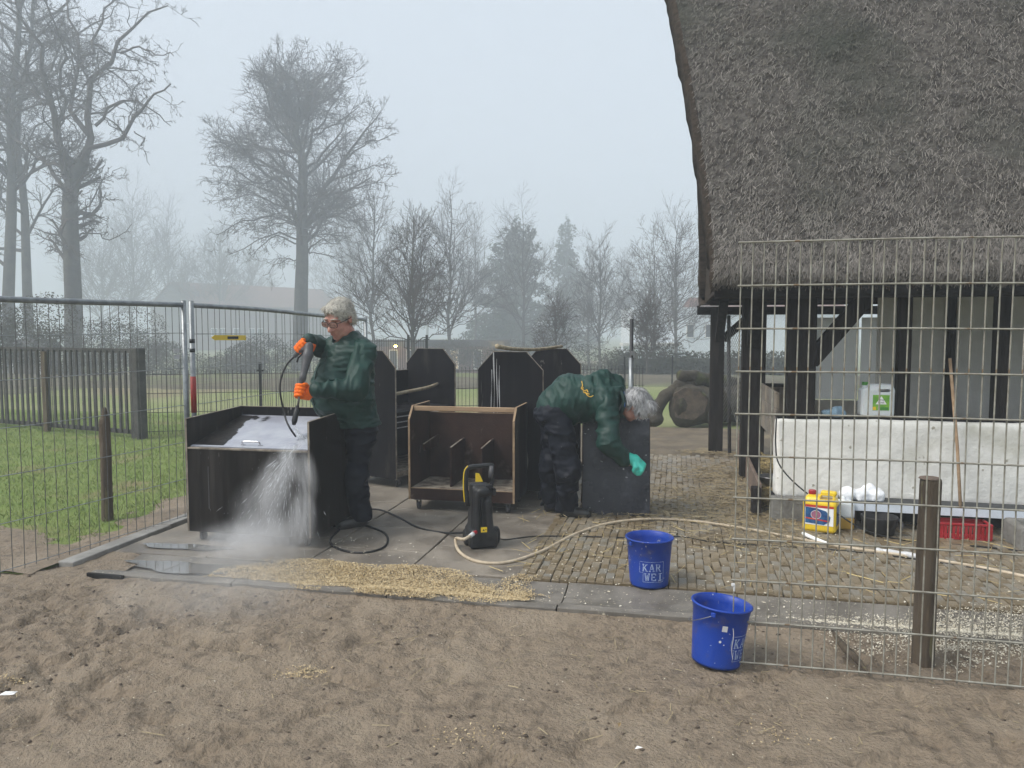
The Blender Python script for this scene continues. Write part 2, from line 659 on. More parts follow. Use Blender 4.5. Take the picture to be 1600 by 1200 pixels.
M['post_wood'] = mat('post_wood', (0.11, 0.085, 0.06), (0.065, 0.05, 0.036), sc=6, rough=0.85, bump=0.5, bsc=40, stretch=(3, 3, 0.4), c3=(0.13, 0.115, 0.06), sc3=5, lo3=0.6)
M['galv'] = mat('galv', (0.28, 0.30, 0.31), (0.20, 0.215, 0.225), sc=12, rough=0.42, metal=0.55, bump=0.05, bsc=80, spec=0.5)
M['galv_wire'] = mat('galv_wire', (0.15, 0.155, 0.15), (0.10, 0.10, 0.095), sc=20, rough=0.5, metal=0.3)
M['mesh_wire'] = mat('mesh_wire', (0.33, 0.32, 0.275), (0.22, 0.205, 0.17), sc=14, rough=0.5, metal=0.15, c3=(0.17, 0.12, 0.075), sc3=6, lo3=0.60)
M['black_paint'] = mat('black_paint', (0.022, 0.024, 0.027), (0.034, 0.036, 0.04), sc=8, rough=0.5, bump=0.05)
M['slat_dark'] = mat('slat_dark', (0.055, 0.054, 0.053), (0.085, 0.081, 0.077), sc=6, rough=0.75, bump=0.2, bsc=40, spec=0.2)
M['black_rubber'] = mat('black_rubber', (0.016, 0.016, 0.017), rough=0.5)
M['black_plastic'] = mat('black_plastic', (0.010, 0.0105, 0.012), (0.018, 0.0185, 0.02), sc=9, rough=0.42, bump=0.05, bsc=90, spec=0.35, c3=(0.05, 0.047, 0.042), sc3=7, lo3=0.62, hi3=0.8)
M['grey_plastic'] = mat('grey_plastic', (0.058, 0.058, 0.062), (0.08, 0.08, 0.085), sc=9, rough=0.45)
M['yellow_plastic'] = mat('yellow_plastic', (0.80, 0.56, 0.02), (0.72, 0.50, 0.02), sc=8, rough=0.35, spec=0.5)
M['red_paint'] = mat('red_paint', (0.34, 0.035, 0.03), (0.25, 0.03, 0.026), sc=14, rough=0.5)
M['red_plastic'] = mat('red_plastic', (0.36, 0.02, 0.028), (0.28, 0.016, 0.02), sc=8, rough=0.4)
M['chrome'] = mat('chrome', (0.62, 0.62, 0.64), rough=0.18, metal=0.9)
M['steel'] = mat('steel', (0.30, 0.30, 0.31), (0.22, 0.22, 0.22), sc=20, rough=0.35, metal=0.8)
M['blue_plastic'] = mat('blue_plastic', (0.008, 0.045, 0.31), (0.010, 0.052, 0.335), sc=5, rough=0.4, r2=0.5, bump=0.03, bsc=30, spec=0.35, speck=((0.40, 0.43, 0.5), 60, 0.71), c3=(0.065, 0.065, 0.16), sc3=9, lo3=0.57, hi3=0.74)
M['blue_soiled'] = mat('blue_soiled', (0.008, 0.042, 0.30), (0.010, 0.048, 0.27), sc=5, rough=0.45, bump=0.03, bsc=30, spec=0.35, speck=((0.36, 0.36, 0.36), 42, 0.65, 8.0), c3=(0.06, 0.065, 0.17), sc3=9, lo3=0.57, hi3=0.74)
M['print_white'] = mat('print_white', (0.36, 0.44, 0.62), (0.12, 0.17, 0.42), sc=30, rough=0.5, lo=0.5, hi=0.62)
M['sticker'] = mat('sticker', (0.62, 0.63, 0.64), (0.50, 0.50, 0.5), sc=20, rough=0.5)
M['hose_cream'] = mat('hose_cream', (0.52, 0.44, 0.33), (0.38, 0.31, 0.22), sc=14, rough=0.55, bump=0.1, bsc=90)
M['jacket'] = mat('jacket', (0.006, 0.030, 0.024), (0.010, 0.042, 0.034), sc=5, rough=0.5, r2=0.6, bump=0.25, bsc=26, spec=0.3, bdist=0.012)
M['jacket_dark'] = mat('jacket_dark', (0.008, 0.026, 0.022), (0.012, 0.034, 0.028), sc=6, rough=0.6, bump=0.2, bsc=24)
M['navy'] = mat('navy', (0.0055, 0.007, 0.012), (0.010, 0.012, 0.019), sc=6, rough=0.5, r2=0.62, bump=0.25, bsc=20, spec=0.125, bdist=0.012, speck=((0.25, 0.25, 0.24), 30, 0.745))
M['boot'] = mat('boot', (0.012, 0.014, 0.013), (0.025, 0.024, 0.022), sc=8, rough=0.35, spec=0.5)
M['skin'] = mat('skin', (0.50, 0.27, 0.21), (0.43, 0.20, 0.16), sc=16, rough=0.5, sub=0.12, bump=0.05, bsc=90, bdist=0.003)
M['hair_grey'] = mat('hair_grey', (0.50, 0.47, 0.41), (0.28, 0.26, 0.225), sc=30, rough=0.6, bump=0.5, bsc=80, tone=(0.60, 0.57, 0.51), bdist=0.006)
M['hair_silver'] = mat('hair_silver', (0.36, 0.36, 0.36), (0.17, 0.17, 0.175), sc=22, rough=0.5, bump=0.5, bsc=70, tone=(0.52, 0.52, 0.53), bdist=0.006)
M['frames'] = mat('frames', (0.012, 0.010, 0.010), rough=0.25)
M['lens'] = mat('lens', (0.42, 0.25, 0.20), (0.22, 0.13, 0.11), sc=60, rough=0.06, spec=0.6)
M['orange_glove'] = mat('orange_glove', (0.88, 0.17, 0.012), (0.78, 0.13, 0.01), sc=30, rough=0.75, bump=0.25, bsc=130, bdist=0.004)
M['glove_palm'] = mat('glove_palm', (0.03, 0.03, 0.03), (0.05, 0.048, 0.045), sc=20, rough=0.65)
M['mint_glove'] = mat('mint_glove', (0.05, 0.50, 0.40), (0.07, 0.56, 0.46), sc=9, rough=0.38, bump=0.15, bsc=24, spec=0.5, bdist=0.005)
M['gold_thread'] = mat('gold_thread', (0.62, 0.38, 0.06), rough=0.6)
M['plaster'] = mat('plaster', (0.80, 0.79, 0.75), (0.70, 0.69, 0.65), sc=5, rough=0.85, bump=0.4, bsc=24, c3=(0.48, 0.47, 0.385), sc3=2.2, lo3=0.55, hi3=0.78, speck=((0.36, 0.34, 0.28), 12, 0.70))
M['plaster_inner'] = mat('plaster_inner', (0.78, 0.76, 0.71), (0.68, 0.66, 0.61), sc=3, rough=0.9, bump=0.2, bsc=24)  # plaster of the barn's inner walls and rear bays
M['tar'] = mat('tar', (0.012, 0.012, 0.013), (0.02, 0.019, 0.019), sc=6, rough=0.7, bump=0.3, bsc=40, spec=0.100)
M['post_tar'] = mat('post_tar', (0.016, 0.014, 0.013), (0.03, 0.026, 0.024), sc=7, rough=0.8, bump=0.45, bsc=36, stretch=(3, 3, 0.4), spec=0.075)
M['board_grey'] = mat('board_grey', (0.20, 0.18, 0.155), (0.15, 0.13, 0.11), sc=5, rough=0.85, bump=0.3, bsc=40, c3=(0.26, 0.22, 0.17), sc3=3)
M['board_weathered'] = mat('board_weathered', (0.19, 0.14, 0.11), (0.13, 0.10, 0.08), sc=6, rough=0.85, bump=0.4, bsc=40)
M['thatch'] = mat('thatch', (0.130, 0.119, 0.108), (0.064, 0.058, 0.053), sc=15, rough=0.95, bump=1.0, bsc=40, c3=(0.066, 0.069, 0.058), sc3=0.8, lo3=0.50, hi3=0.72, spec=0.1, bdist=0.05)
M['thatch_straw'] = mat('thatch_straw', (0.155, 0.141, 0.127), (0.082, 0.074, 0.067), sc=5, rough=0.9, tone=(0.27, 0.248, 0.222), c3=(0.078, 0.080, 0.066), sc3=0.8, lo3=0.50, hi3=0.72, spec=0.1)
M['thatch_cut'] = mat('thatch_cut', (0.068, 0.052, 0.041), (0.040, 0.032, 0.026), sc=10, rough=0.95, bump=0.9, bsc=34, stretch=(1, 1, 3), spec=0.1, bdist=0.03)
M['straw'] = mat('straw', (0.42, 0.32, 0.14), (0.33, 0.25, 0.11), sc=6, rough=0.75, tone=(0.56, 0.45, 0.22), spec=0.2)
M['straw_old'] = mat('straw_old', (0.25, 0.20, 0.12), (0.19, 0.15, 0.09), sc=6, rough=0.8, tone=(0.36, 0.30, 0.19), spec=0.2)
M['shavings'] = mat('shavings', (0.46, 0.345, 0.185), (0.36, 0.265, 0.14), sc=8, rough=0.85, tone=(0.60, 0.49, 0.31), spec=0.15)
M['flake'] = mat('flake', (0.56, 0.51, 0.40), (0.46, 0.40, 0.29), sc=8, rough=0.85, tone=(0.70, 0.66, 0.56), spec=0.15)
M['clod'] = mat('clod', (0.13, 0.10, 0.078), (0.085, 0.066, 0.05), sc=12, rough=0.8, bump=0.4, bsc=60)
M['white_bag'] = mat('white_bag', (0.78, 0.80, 0.83), rough=0.4, bump=0.2, bsc=20)
M['white_paint'] = mat('white_paint', (0.62, 0.67, 0.74), (0.55, 0.60, 0.66), sc=8, rough=0.45)
M['clear_plastic'] = mat('clear_plastic', (0.66, 0.69, 0.70), (0.60, 0.64, 0.66), sc=6, rough=0.35, sub=0.2)
M['amber'] = mat('amber', (0.46, 0.28, 0.05), rough=0.3)
M['lime'] = mat('lime', (0.22, 0.46, 0.05), (0.13, 0.33, 0.05), sc=14, rough=0.45)
M['green_cap'] = mat('green_cap', (0.07, 0.24, 0.05), rough=0.4)
M['paper_white'] = mat('paper_white', (0.82, 0.83, 0.82), rough=0.5)
M['ink'] = mat('ink', (0.03, 0.035, 0.04), rough=0.5)
M['label_blue'] = mat('label_blue', (0.02, 0.05, 0.16), (0.03, 0.12, 0.27), sc=16, rough=0.4)
M['label_red'] = mat('label_red', (0.45, 0.03, 0.03), (0.55, 0.09, 0.03), sc=20, rough=0.4)
M['label_violet'] = mat('label_violet', (0.22, 0.10, 0.22), (0.35, 0.12, 0.16), sc=40, rough=0.4)
M['blue_cloth'] = mat('blue_cloth', (0.22, 0.33, 0.42), (0.16, 0.24, 0.32), sc=20, rough=0.8)
M['stone'] = mat('stone', (0.20, 0.195, 0.18), (0.135, 0.13, 0.12), sc=6, rough=0.8, bump=0.45, bsc=40)
M['bark_log'] = mat('bark_log', (0.060, 0.052, 0.038), (0.038, 0.033, 0.026), sc=5, rough=0.9, bump=0.8, bsc=22, c3=(0.075, 0.08, 0.035), sc3=2.5, lo3=0.54)
M['log_face'] = mat('log_face', (0.070, 0.058, 0.047), (0.12, 0.095, 0.072), sc=7, rough=0.9, bump=0.7, bsc=30, c3=(0.24, 0.15, 0.085), sc3=4, lo3=0.62)
M['bark'] = mat('bark', (0.055, 0.052, 0.046), (0.085, 0.080, 0.066), sc=1.5, rough=0.95, bump=0.6, bsc=8, spec=0.1)
M['bark_green'] = mat('bark_green', (0.085, 0.085, 0.05), (0.06, 0.056, 0.044), sc=2, rough=0.95, spec=0.1)
M['twig'] = mat('twig', (0.060, 0.050, 0.043), (0.085, 0.070, 0.060), sc=0.5, rough=0.95, spec=0.1)
M['conifer'] = mat('conifer', (0.030, 0.045, 0.026), (0.045, 0.060, 0.032), sc=0.8, rough=0.9, tone=(0.055, 0.07, 0.045), spec=0.1)
M['shrub'] = mat('shrub', (0.045, 0.052, 0.030), (0.06, 0.055, 0.038), sc=0.8, rough=0.9, tone=(0.075, 0.068, 0.048), spec=0.1)
M['hedge'] = mat('hedge', (0.035, 0.043, 0.030), (0.05, 0.055, 0.036), sc=0.8, rough=0.9, tone=(0.06, 0.065, 0.045), spec=0.1)
M['roof_tile'] = mat('roof_tile', (0.21, 0.105, 0.078), (0.15, 0.08, 0.062), sc=1.4, rough=0.8, bump=0.4, bsc=6)
M['house_brick'] = mat('house_brick', (0.20, 0.12, 0.095), (0.15, 0.095, 0.08), sc=2, rough=0.9, bump=0.3, bsc=20)
M['gable_grey'] = mat('gable_grey', (0.15, 0.14, 0.13), (0.12, 0.115, 0.11), sc=2, rough=0.9)
M['frame_white'] = mat('frame_white', (0.72, 0.72, 0.70), rough=0.5)
M['pane'] = mat('pane', (0.05, 0.055, 0.06), rough=0.08, spec=0.6)
M['pane_lit'] = mat('pane_lit', (0.5, 0.42, 0.3), rough=0.4, emit=((1.0, 0.72, 0.42), 0.25))
M['lamp_lit'] = mat('lamp_lit', (1, 0.8, 0.4), rough=0.4, emit=((1.0, 0.66, 0.16), 40.0))
M['facade_white'] = mat('facade_white', (0.72, 0.77, 0.82), (0.66, 0.71, 0.76), sc=0.6, rough=0.7)
M['dark_fascia'] = mat('dark_fascia', (0.06, 0.06, 0.062), (0.08, 0.08, 0.08), sc=1.5, rough=0.7)
M['feather'] = mat('feather', (0.8, 0.8, 0.8), rough=0.6)
M['leaf_dry'] = mat('leaf_dry', (0.30, 0.22, 0.11), (0.22, 0.15, 0.08), sc=20, rough=0.8)


def volume_mat(name, col, dens, aniso=0.0, noise=None):
    m = bpy.data.materials.new(name)
    m.use_nodes = True
    nt = m.node_tree
    nt.nodes.remove(nt.nodes['Principled BSDF'])
    v = nt.nodes.new('ShaderNodeVolumePrincipled')
    v.inputs['Color'].default_value = (*col, 1)
    v.inputs['Density'].default_value = dens
    v.inputs['Anisotropy'].default_value = aniso
    nt.links.new(v.outputs[0], nt.nodes['Material Output'].inputs['Volume'])
    return m, nt, v


def translucent_fill(name, col):
    """Frosted plastic sheet added to let daylight brighten the barn interior."""
    m = bpy.data.materials.new(name)
    m.use_nodes = True
    nt = m.node_tree
    b = nt.nodes['Principled BSDF']
    tr = nt.nodes.new('ShaderNodeBsdfTranslucent')
    mx = nt.nodes.new('ShaderNodeMixShader')
    nz = nt.nodes.new('ShaderNodeTexNoise')
    nz.inputs['Scale'].default_value = 3.0
    rp = nt.nodes.new('ShaderNodeMapRange')
    rp.inputs['To Min'].default_value = 0.62
    rp.inputs['To Max'].default_value = 0.78
    nt.links.new(nz.outputs['Fac'], rp.inputs['Value'])
    nt.links.new(rp.outputs[0], mx.inputs['Fac'])
    b.inputs['Base Color'].default_value = (*col, 1)
    b.inputs['Roughness'].default_value = 0.5
    tr.inputs['Color'].default_value = (*col, 1)
    nt.links.new(b.outputs[0], mx.inputs[1])
    nt.links.new(tr.outputs[0], mx.inputs[2])
    nt.links.new(mx.outputs[0], nt.nodes['Material Output'].inputs['Surface'])
    return m


M['fill_sheet'] = translucent_fill('fill_sheet', (0.80, 0.80, 0.79))

# ------------------------------------------------------------------ the setting: ground
def grid_mesh(name, U, W, zf, world=True, smooth=True):
    uu, ww = np.meshgrid(U, W, indexing='ij')
    z = zf(uu, ww)
    V = np.stack([uu, ww, z], -1).reshape(-1, 3)
    if world:
        V = FA(V)
    nu, nw = len(U), len(W)
    i = np.arange(nu * nw).reshape(nu, nw)
    Q = np.stack([i[:-1, :-1], i[1:, :-1], i[1:, 1:], i[:-1, 1:]], -1).reshape(-1, 4)
    return mesh_np(name, V, Q, smooth)


_pr = np.random.default_rng(77)
PRINTS = []
for _k in range(26):                                # trails of boot prints across the mud
    _u, _w, _h = _pr.uniform(-4.5, 2.8), _pr.uniform(2.0, 4.0), _pr.uniform(0, 6.28)
    for _j in range(7):
        PRINTS.append((_u + 0.08 * (_j % 2) * math.sin(_h), _w - 0.08 * (_j % 2) * math.cos(_h), _h + _pr.normal(0, 0.15), _pr.uniform(0.8, 1.1)))
        _u += 0.36 * math.cos(_h)
        _w += 0.36 * math.sin(_h)
        _h += _pr.normal(0, 0.12)
PRINTS = [q for q in PRINTS if 1.6 < q[1] < 3.98 and -6 < q[0] < 4]


def mud_h(u, w):
    shape = np.shape(u)
    uf, wf = np.ravel(u), np.ravel(w)
    h = _mud_base(uf, wf)
    order_ = np.argsort(uf, kind='stable')
    us = uf[order_]
    for pu, pw, ph, sc_ in PRINTS:
        a, b = np.searchsorted(us, pu - 0.25), np.searchsorted(us, pu + 0.25)
        ix = order_[a:b]
        ix = ix[np.abs(wf[ix] - pw) < 0.25]
        if not len(ix):
            continue
        dx, dy = uf[ix] - pu, wf[ix] - pw
        lx_, ly_ = dx * math.cos(ph) + dy * math.sin(ph), -dx * math.sin(ph) + dy * math.cos(ph)
        r_ = np.sqrt((lx_ / (0.14 * sc_)) ** 2 + (ly_ / (0.05 * sc_ * (1 + 0.25 * np.sign(lx_)))) ** 2)
        t = np.clip((1.05 - r_) / 0.35, 0, 1)
        h[ix] += -0.020 * t * t * (3 - 2 * t) + 0.009 * np.exp(-((r_ - 1.22) / 0.2) ** 2)
    return h.reshape(shape)


def _mud_base(u, w):
    p = np.stack([u, w, np.zeros_like(u)], -1)
    big = fbm(p * 0.8, 2) * 0.025
    med = fbm(p * np.array((3.2, 4.2, 1)) + 5, 3) * 0.028
    trod = np.abs(fbm(p * np.array((7, 8, 1)) + 11, 3))
    fine = fbm(p * 19 + 3, 3) * 0.020
    rough_area = np.clip(0.6 + 1.2 * fbm(p * 0.6 + 40, 2), 0.25, 1.3)
    edge = np.clip((4.14 - w) / 0.22, 0, 1)
    pits = np.clip(fbm(p * np.array((9, 12, 1)) + 23, 3), 0.02, 1) * 0.07
    return 0.012 - 0.016 * edge + (big + (med * 0.8 - trod * 0.05 - pits * 1.1 + fine * 1.15) * rough_area) * (0.30 + 0.70 * edge) - 0.010 * edge


def drop(y):
    t = np.clip((y - 26.0) / 24.0, 0, 1)
    return -2.0 * t * t * (3 - 2 * t)


structure('ground', grid_mesh('ground', np.array([-390, -200, -100, -50, -20, 0, 20, 50, 100, 200, 390.0]), np.concatenate([[-45, 0, 12], np.arange(20, 56, 2), [60, 80, 120, 200, 320, 560]]), lambda u, w: -0.20 + drop(w), world=False), M['field'])
structure('mud_ground', grid_mesh('mud_ground', np.arange(-8.0, 5.0, 0.020), np.concatenate([np.arange(0.2, 1.9, 0.06), np.arange(1.9, 4.14, 0.020)]), mud_h), M['mud'])
def lawn_h(u, w):
    p = np.stack([u, w, 0 * u], -1)
    return -0.012 + 0.03 * fbm(p * 1.2, 3)


def bare(u, w):
    """Where the lawn is trodden bare along the fence: positive on soil."""
    p = np.stack([u, w, 0 * u], -1)
    return 0.55 * fbm(p * 1.6 + 4, 3) + np.maximum(0.75 - 1.5 * (-4.0 - u), 0.85 - 1.25 * (w - 4.3)) + 0.02


structure('bare_soil', grid_mesh('bare_soil', np.arange(-9.0, -3.98, 0.035), np.arange(4.06, 9.6, 0.035),
          lambda u, w: lawn_h(u, w) + 0.05 * np.clip(bare(u, w), -0.6, 0.3) + 0.02 * fbm(np.stack([u, w, 0 * u], -1) * 7, 3)), M['mud'])
structure('soil_corner', grid_mesh('soil_corner', np.arange(-4.4, -3.5, 0.03), np.arange(4.08, 4.66, 0.03), lambda u, w: -0.006 + 0.016 * fbm(np.stack([u, w, 0 * u], -1) * 8 + 3, 3)), M['mud'])
structure('lawn', grid_mesh('lawn', np.arange(-20, -3.98, 0.1), np.arange(4.06, 13.0, 0.1), lawn_h), M['lawn'])
structure('field', grid_mesh('field', np.arange(-50, 50.1, 2.0), np.arange(10.6, 22.1, 0.5), lambda u, w: -0.06 + 0.05 * fbm(np.stack([u, w, 0 * u], -1) * 0.4, 2), world=False), M['field'])
structure('leaf_bank', grid_mesh('leaf_bank', np.arange(-60, 61, 0.8), np.arange(19.5, 52, 0.8),
          lambda u, w: 0.14 * fbm(np.stack([u, w, 0 * u], -1) * 0.35, 3) + drop(w) + 0.10 * np.clip((w - 19.5) / 3, 0, 1) - 0.10, world=False), M['leaf_litter'])
structure('yard_floor', grid_mesh('yard_floor', np.arange(-3.95, 7.5, 0.06), np.arange(4.6, 12.6, 0.06),
          lambda u, w: -0.014 + 0.012 * fbm(np.stack([u, w, 0 * u], -1) * 3, 3) + 0.022 * np.clip((w - 6.6) / 1.5, 0, 1)), M['dirt'])

# kerb stones along the lawn
kerb = tag(bpy.data.objects.new('kerb', None), 'row of grey concrete kerb stones along the lawn fence', kind='structure')
COL.objects.link(kerb)
for i in range(6):
    o = part(kerb, 'kerb_stone', MB().box2((-4.0, 4.28 + i, -0.1), (-3.88, 5.272 + i, 0.026 + 0.006 * (i % 2))), M['kerb'], bevel=0.008)
    V = np.array([v.co for v in o.data.vertices])
    V = FA(V)
    for v, c in zip(o.data.vertices, V):
        v.co = c

# dished gutter of precast blocks
gut = tag(bpy.data.objects.new('gutter', None), 'shallow grey concrete gutter between mud and paving', kind='structure')
COL.objects.link(gut)
prof = [(4.12, -0.12), (4.12, 0.022), (4.175, 0.026), (4.23, 0.004), (4.32, -0.018), (4.42, -0.022), (4.52, -0.010), (4.615, 0.004), (4.615, -0.12)]
for i in range(11):
    u0, u1 = -3.62 + i * 1.0, -3.62 + i * 1.0 + 0.992
    dz = 0.004 * math.sin(i * 2.3)
    V = FA(np.array([(u, w, z + dz) for u in (u0, u1) for w, z in prof]))
    k = len(prof)
    fs = [(j, j + 1, k + j + 1, k + j) for j in range(k - 1)] + [tuple(range(k))[::-1], tuple(range(k, 2 * k))]
    part(gut, 'gutter_block', MB().add(V, fs), M['gutter'], smooth=False, bevel=0.004)

# big paving slabs
pav = tag(bpy.data.objects.new('slab_paving', None), 'large wet concrete slabs under the hutches', kind='structure')
COL.objects.link(pav)
r2 = np.random.default_rng(3)
for i, u0 in enumerate((-3.86, -3.13, -2.40, -1.67)):
    for j in range(6):
        w0 = 4.635 + j * 0.62 - (0.0 if i % 2 else 0.2 if j else 0)
        w1 = w0 + (0.612 if (j or i % 2) else 0.412)
        zc = 0.006 + r2.uniform(-0.005, 0.006, 4)
        V = FA(np.array([(u0, w0, zc[0]), (u0 + 0.718, w0, zc[1]), (u0 + 0.718, w1, zc[2]), (u0, w1, zc[3]),
                         (u0, w0, -0.08), (u0 + 0.718, w0, -0.08), (u0 + 0.718, w1, -0.08), (u0, w1, -0.08)]))
        part(pav, 'slab', MB().add(V, [(0, 1, 2, 3), (7, 6, 5, 4), (0, 4, 5, 1), (1, 5, 6, 2), (2, 6, 7, 3), (3, 7, 4, 0)]), M['concrete'], bevel=0.006)

# brick paving: narrow bricks laid in columns
bp = tag(bpy.data.objects.new('brick_paving', None), 'worn narrow brick paving with sunken joints and mud', kind='structure')
COL.objects.link(bp)
cells = []
uu = -0.935
ci = 0
while uu < 4.4:
    w = 4.632 + (0.10 if ci % 2 else 0.0)
    if ci % 2:
        cells.append((uu, 4.632 + 0.048, 0.093))
    while w < (9.6 if uu < 0.75 else 6.75):
        cells.append((uu, w + 0.1, 0.196))
        w += 0.203
    uu += 0.0555
    ci += 1
cells = np.array(cells)
cw = FA(np.stack([cells[:, 0], cells[:, 1], 0 * cells[:, 0]], 1))
ok = (np.abs(cw[:, 0] / cw[:, 1]) < 1.05)
cells, cw = cells[ok], cw[ok]
far_z = 0.010 * np.clip((cells[:, 1] - 6.6) / 1.5, 0, 1)
sag = 0.009 * fbm(cw * 1.3, 2)
visible = (cw[:, 0] / cw[:, 1] < 0.667) & ~((cells[:, 0] > 0.55) & (cells[:, 1] > 6.3))
order = np.argsort(np.where(visible, cw[:, 1], 1e3))
shared = []
for k in range(10):
    lx, ly = 0.0268, 0.100
    e = 0.0045
    b = np.array([(-lx, -ly, -0.05), (lx, -ly, -0.05), (lx, ly, -0.05), (-lx, ly, -0.05)])
    m_ = b * (1, 1, 0) + (0, 0, 0.008 - e)
    t_ = b * ((lx - e) / lx, (ly - e) / ly, 0) + np.array((0, 0, 0.008)) + np.array([(0, 0, r2.uniform(-0.002, 0.002)) for _ in range(4)])
    V = np.concatenate([b, m_, t_])
    Q = [(0, 1, 5, 4), (1, 2, 6, 5), (2, 3, 7, 6), (3, 0, 4, 7), (4, 5, 9, 8), (5, 6, 10, 9), (6, 7, 11, 10), (7, 4, 8, 11), (8, 9, 10, 11)]
    tone_v = k / 9.0
    shared.append((V, Q, mesh_np('brick', V, np.array(Q), tone=np.full(12, tone_v))))
    shared[-1][2].materials.append(M['brick'])
rest_V, rest_Q, rest_T = [], [], []
nrest = 0
for rank, i in enumerate(order):
    V, Q, me = shared[r2.integers(10)]
    rz = -YAW + r2.normal(0, 0.035)
    z = 0.004 + far_z[i] + sag[i] + r2.normal(0, 0.0042)
    sy = cells[i, 2] / 0.196
    if rank < 300:
        o = bpy.data.objects.new('brick', me)
        COL.objects.link(o)
        o.parent = bp
        o.location = (cw[i, 0], cw[i, 1], z)
        o.rotation_euler = (r2.normal(0, 0.012), r2.normal(0, 0.02), rz)
        o.scale = (r2.uniform(0.95, 1.03), sy * r2.uniform(0.97, 1.0), 1)
    else:
        c, s = math.cos(rz), math.sin(rz)
        q = V * (1, sy, 1)
        rest_V.append(np.stack([q[:, 0] * c - q[:, 1] * s + cw[i, 0], q[:, 0] * s + q[:, 1] * c + cw[i, 1], q[:, 2] + z], 1))
        rest_Q.append(np.array(Q) + nrest)
        rest_T.append(np.full(12, r2.uniform()))
        nrest += 12
o = link('brick_remainder', mesh_np('brick_remainder', np.concatenate(rest_V), np.concatenate(rest_Q), tone=np.concatenate(rest_T)), M['brick'], bp)
tag(o, kind='stuff')

# puddle in the left end of the gutter and a wet patch beside it
pv = []
for a in np.linspace(0, 2 * math.pi, 40, endpoint=False):
    rr = 1 + 0.16 * math.sin(3 * a) + 0.1 * math.sin(7 * a + 1)
    pv.append(FA((-3.12 + 0.45 * rr * math.cos(a), 4.42 + 0.11 * rr * math.sin(a), -0.001)))
tag(link('puddle', mesh_np('puddle', pv, np.arange(40)[None]), M['water']), kind='structure')
pv = []
for a in np.linspace(0, 2 * math.pi, 40, endpoint=False):
    rr = 1 + 0.2 * math.sin(2 * a + 1) + 0.12 * math.sin(5 * a)
    pv.append(FA((-3.40 + 0.30 * rr * math.cos(a), 4.80 + 0.075 * rr * math.sin(a), 0.0155)))
tag(link('puddle', mesh_np('puddle', pv, np.arange(40)[None]), M['water']), kind='structure')
# dark timber strip that closes the gutter's end
tag(link('drain_bar', MB().bar(F(-3.62, 4.105, 0.012), F(-3.36, 4.105, 0.010), 0.022, 0.034).mesh('drain_bar'), M['tar'], bevel=0.004),
    'short dark timber edging in front of the puddle at the gutter end', 'edging')

# ------------------------------------------------------------------ the thatched barn
BU, BW = 0.317, 6.2
barn = thing('thatched_barn', 'low open-sided barn with a huge grey thatched roof and white front wall', 'barn', F(BU, BW), -YAW)
outer = np.array([(0.10, 1.885), (0.02, 1.91), (-0.03, 1.99), (0.02, 2.13), (0.20, 2.48), (0.62, 3.25), (1.05, 4.04), (1.55, 4.96), (1.98, 5.75)])
rear = outer[::-1].copy()
rear[:, 0] = 3.96 - rear[:, 0]
inner = np.array([(0.30, 1.93), (0.55, 2.30), (1.98, 5.05), (3.41, 2.30), (3.66, 1.93)])


def lean(y, z):
    dz = np.asarray(z) - 1.9
    return (-0.02 - 0.035 * dz - 0.050 * dz * np.abs(dz)) * (1 - 0.20 * np.clip(y, 0, 4.1))


XL = 6.2
# outer surface, finely divided and uneven
pr = spline(outer, 92)
prn = np.gradient(pr, axis=0)
prn = np.stack([-prn[:, 1], prn[:, 0]], 1)
prn /= np.linalg.norm(prn, axis=1)[:, None]
xs = np.linspace(0, XL, 150)
tt = xs / XL
PX = lean(pr[:, 0], pr[:, 1])[None, :] * (1 - tt)[:, None] ** 3 + xs[:, None]
PY = np.repeat(pr[None, :, 0], 150, 0)
PZ = np.repeat(pr[None, :, 1], 150, 0)
q = np.stack([PX, PY, PZ], -1)
dsp = 0.05 * fbm(q * 1.1, 3) + 0.035 * fbm(q * 6 + 9, 3)
dsp[0] *= 0.5
PY = PY + prn[None, :, 0] * dsp
PZ = PZ + prn[None, :, 1] * dsp
V = np.stack([PX, PY, PZ], -1)
ii = np.arange(150 * 92).reshape(150, 92)
part(barn, 'thatch', mesh_np('thatch', V.reshape(-1, 3), np.stack([ii[:-1, :-1], ii[1:, :-1], ii[1:, 1:], ii[:-1, 1:]], -1).reshape(-1, 4), True), M['thatch'])
rr_ = spline(rear, 40)
k = len(rr_)
Vr = np.concatenate([np.stack([lean(rr_[:, 0], rr_[:, 1]), rr_[:, 0], rr_[:, 1]], 1), np.stack([0 * rr_[:, 0] + XL, rr_[:, 0], rr_[:, 1]], 1)])
part(barn, 'thatch', mesh_np('thatch', Vr, np.array([(j, j + 1, k + j + 1, k + j) for j in range(k - 1)]), True), M['thatch'])
# underside
ki = len(inner)
Vi = np.concatenate([np.stack([np.full(ki, 0.0), inner[:, 0], inner[:, 1]], 1), np.stack([np.full(ki, XL), inner[:, 0], inner[:, 1]], 1)])
part(barn, 'roof_underside', mesh_np('roof_underside', Vi, np.array([(j, j + 1, ki + j + 1, ki + j) for j in range(ki - 1)])), M['tar'])
# eave soffits
so = MB()
so.add([(0, 0.10, 1.885), (XL, 0.10, 1.885), (XL, 0.30, 1.93), (0, 0.30, 1.93)], [(0, 1, 2, 3)])
so.add([(0, 3.86, 1.885), (XL, 3.86, 1.885), (XL, 3.66, 1.93), (0, 3.66, 1.93)], [(0, 1, 2, 3)])
part(barn, 'eave', so, M['thatch_cut'])
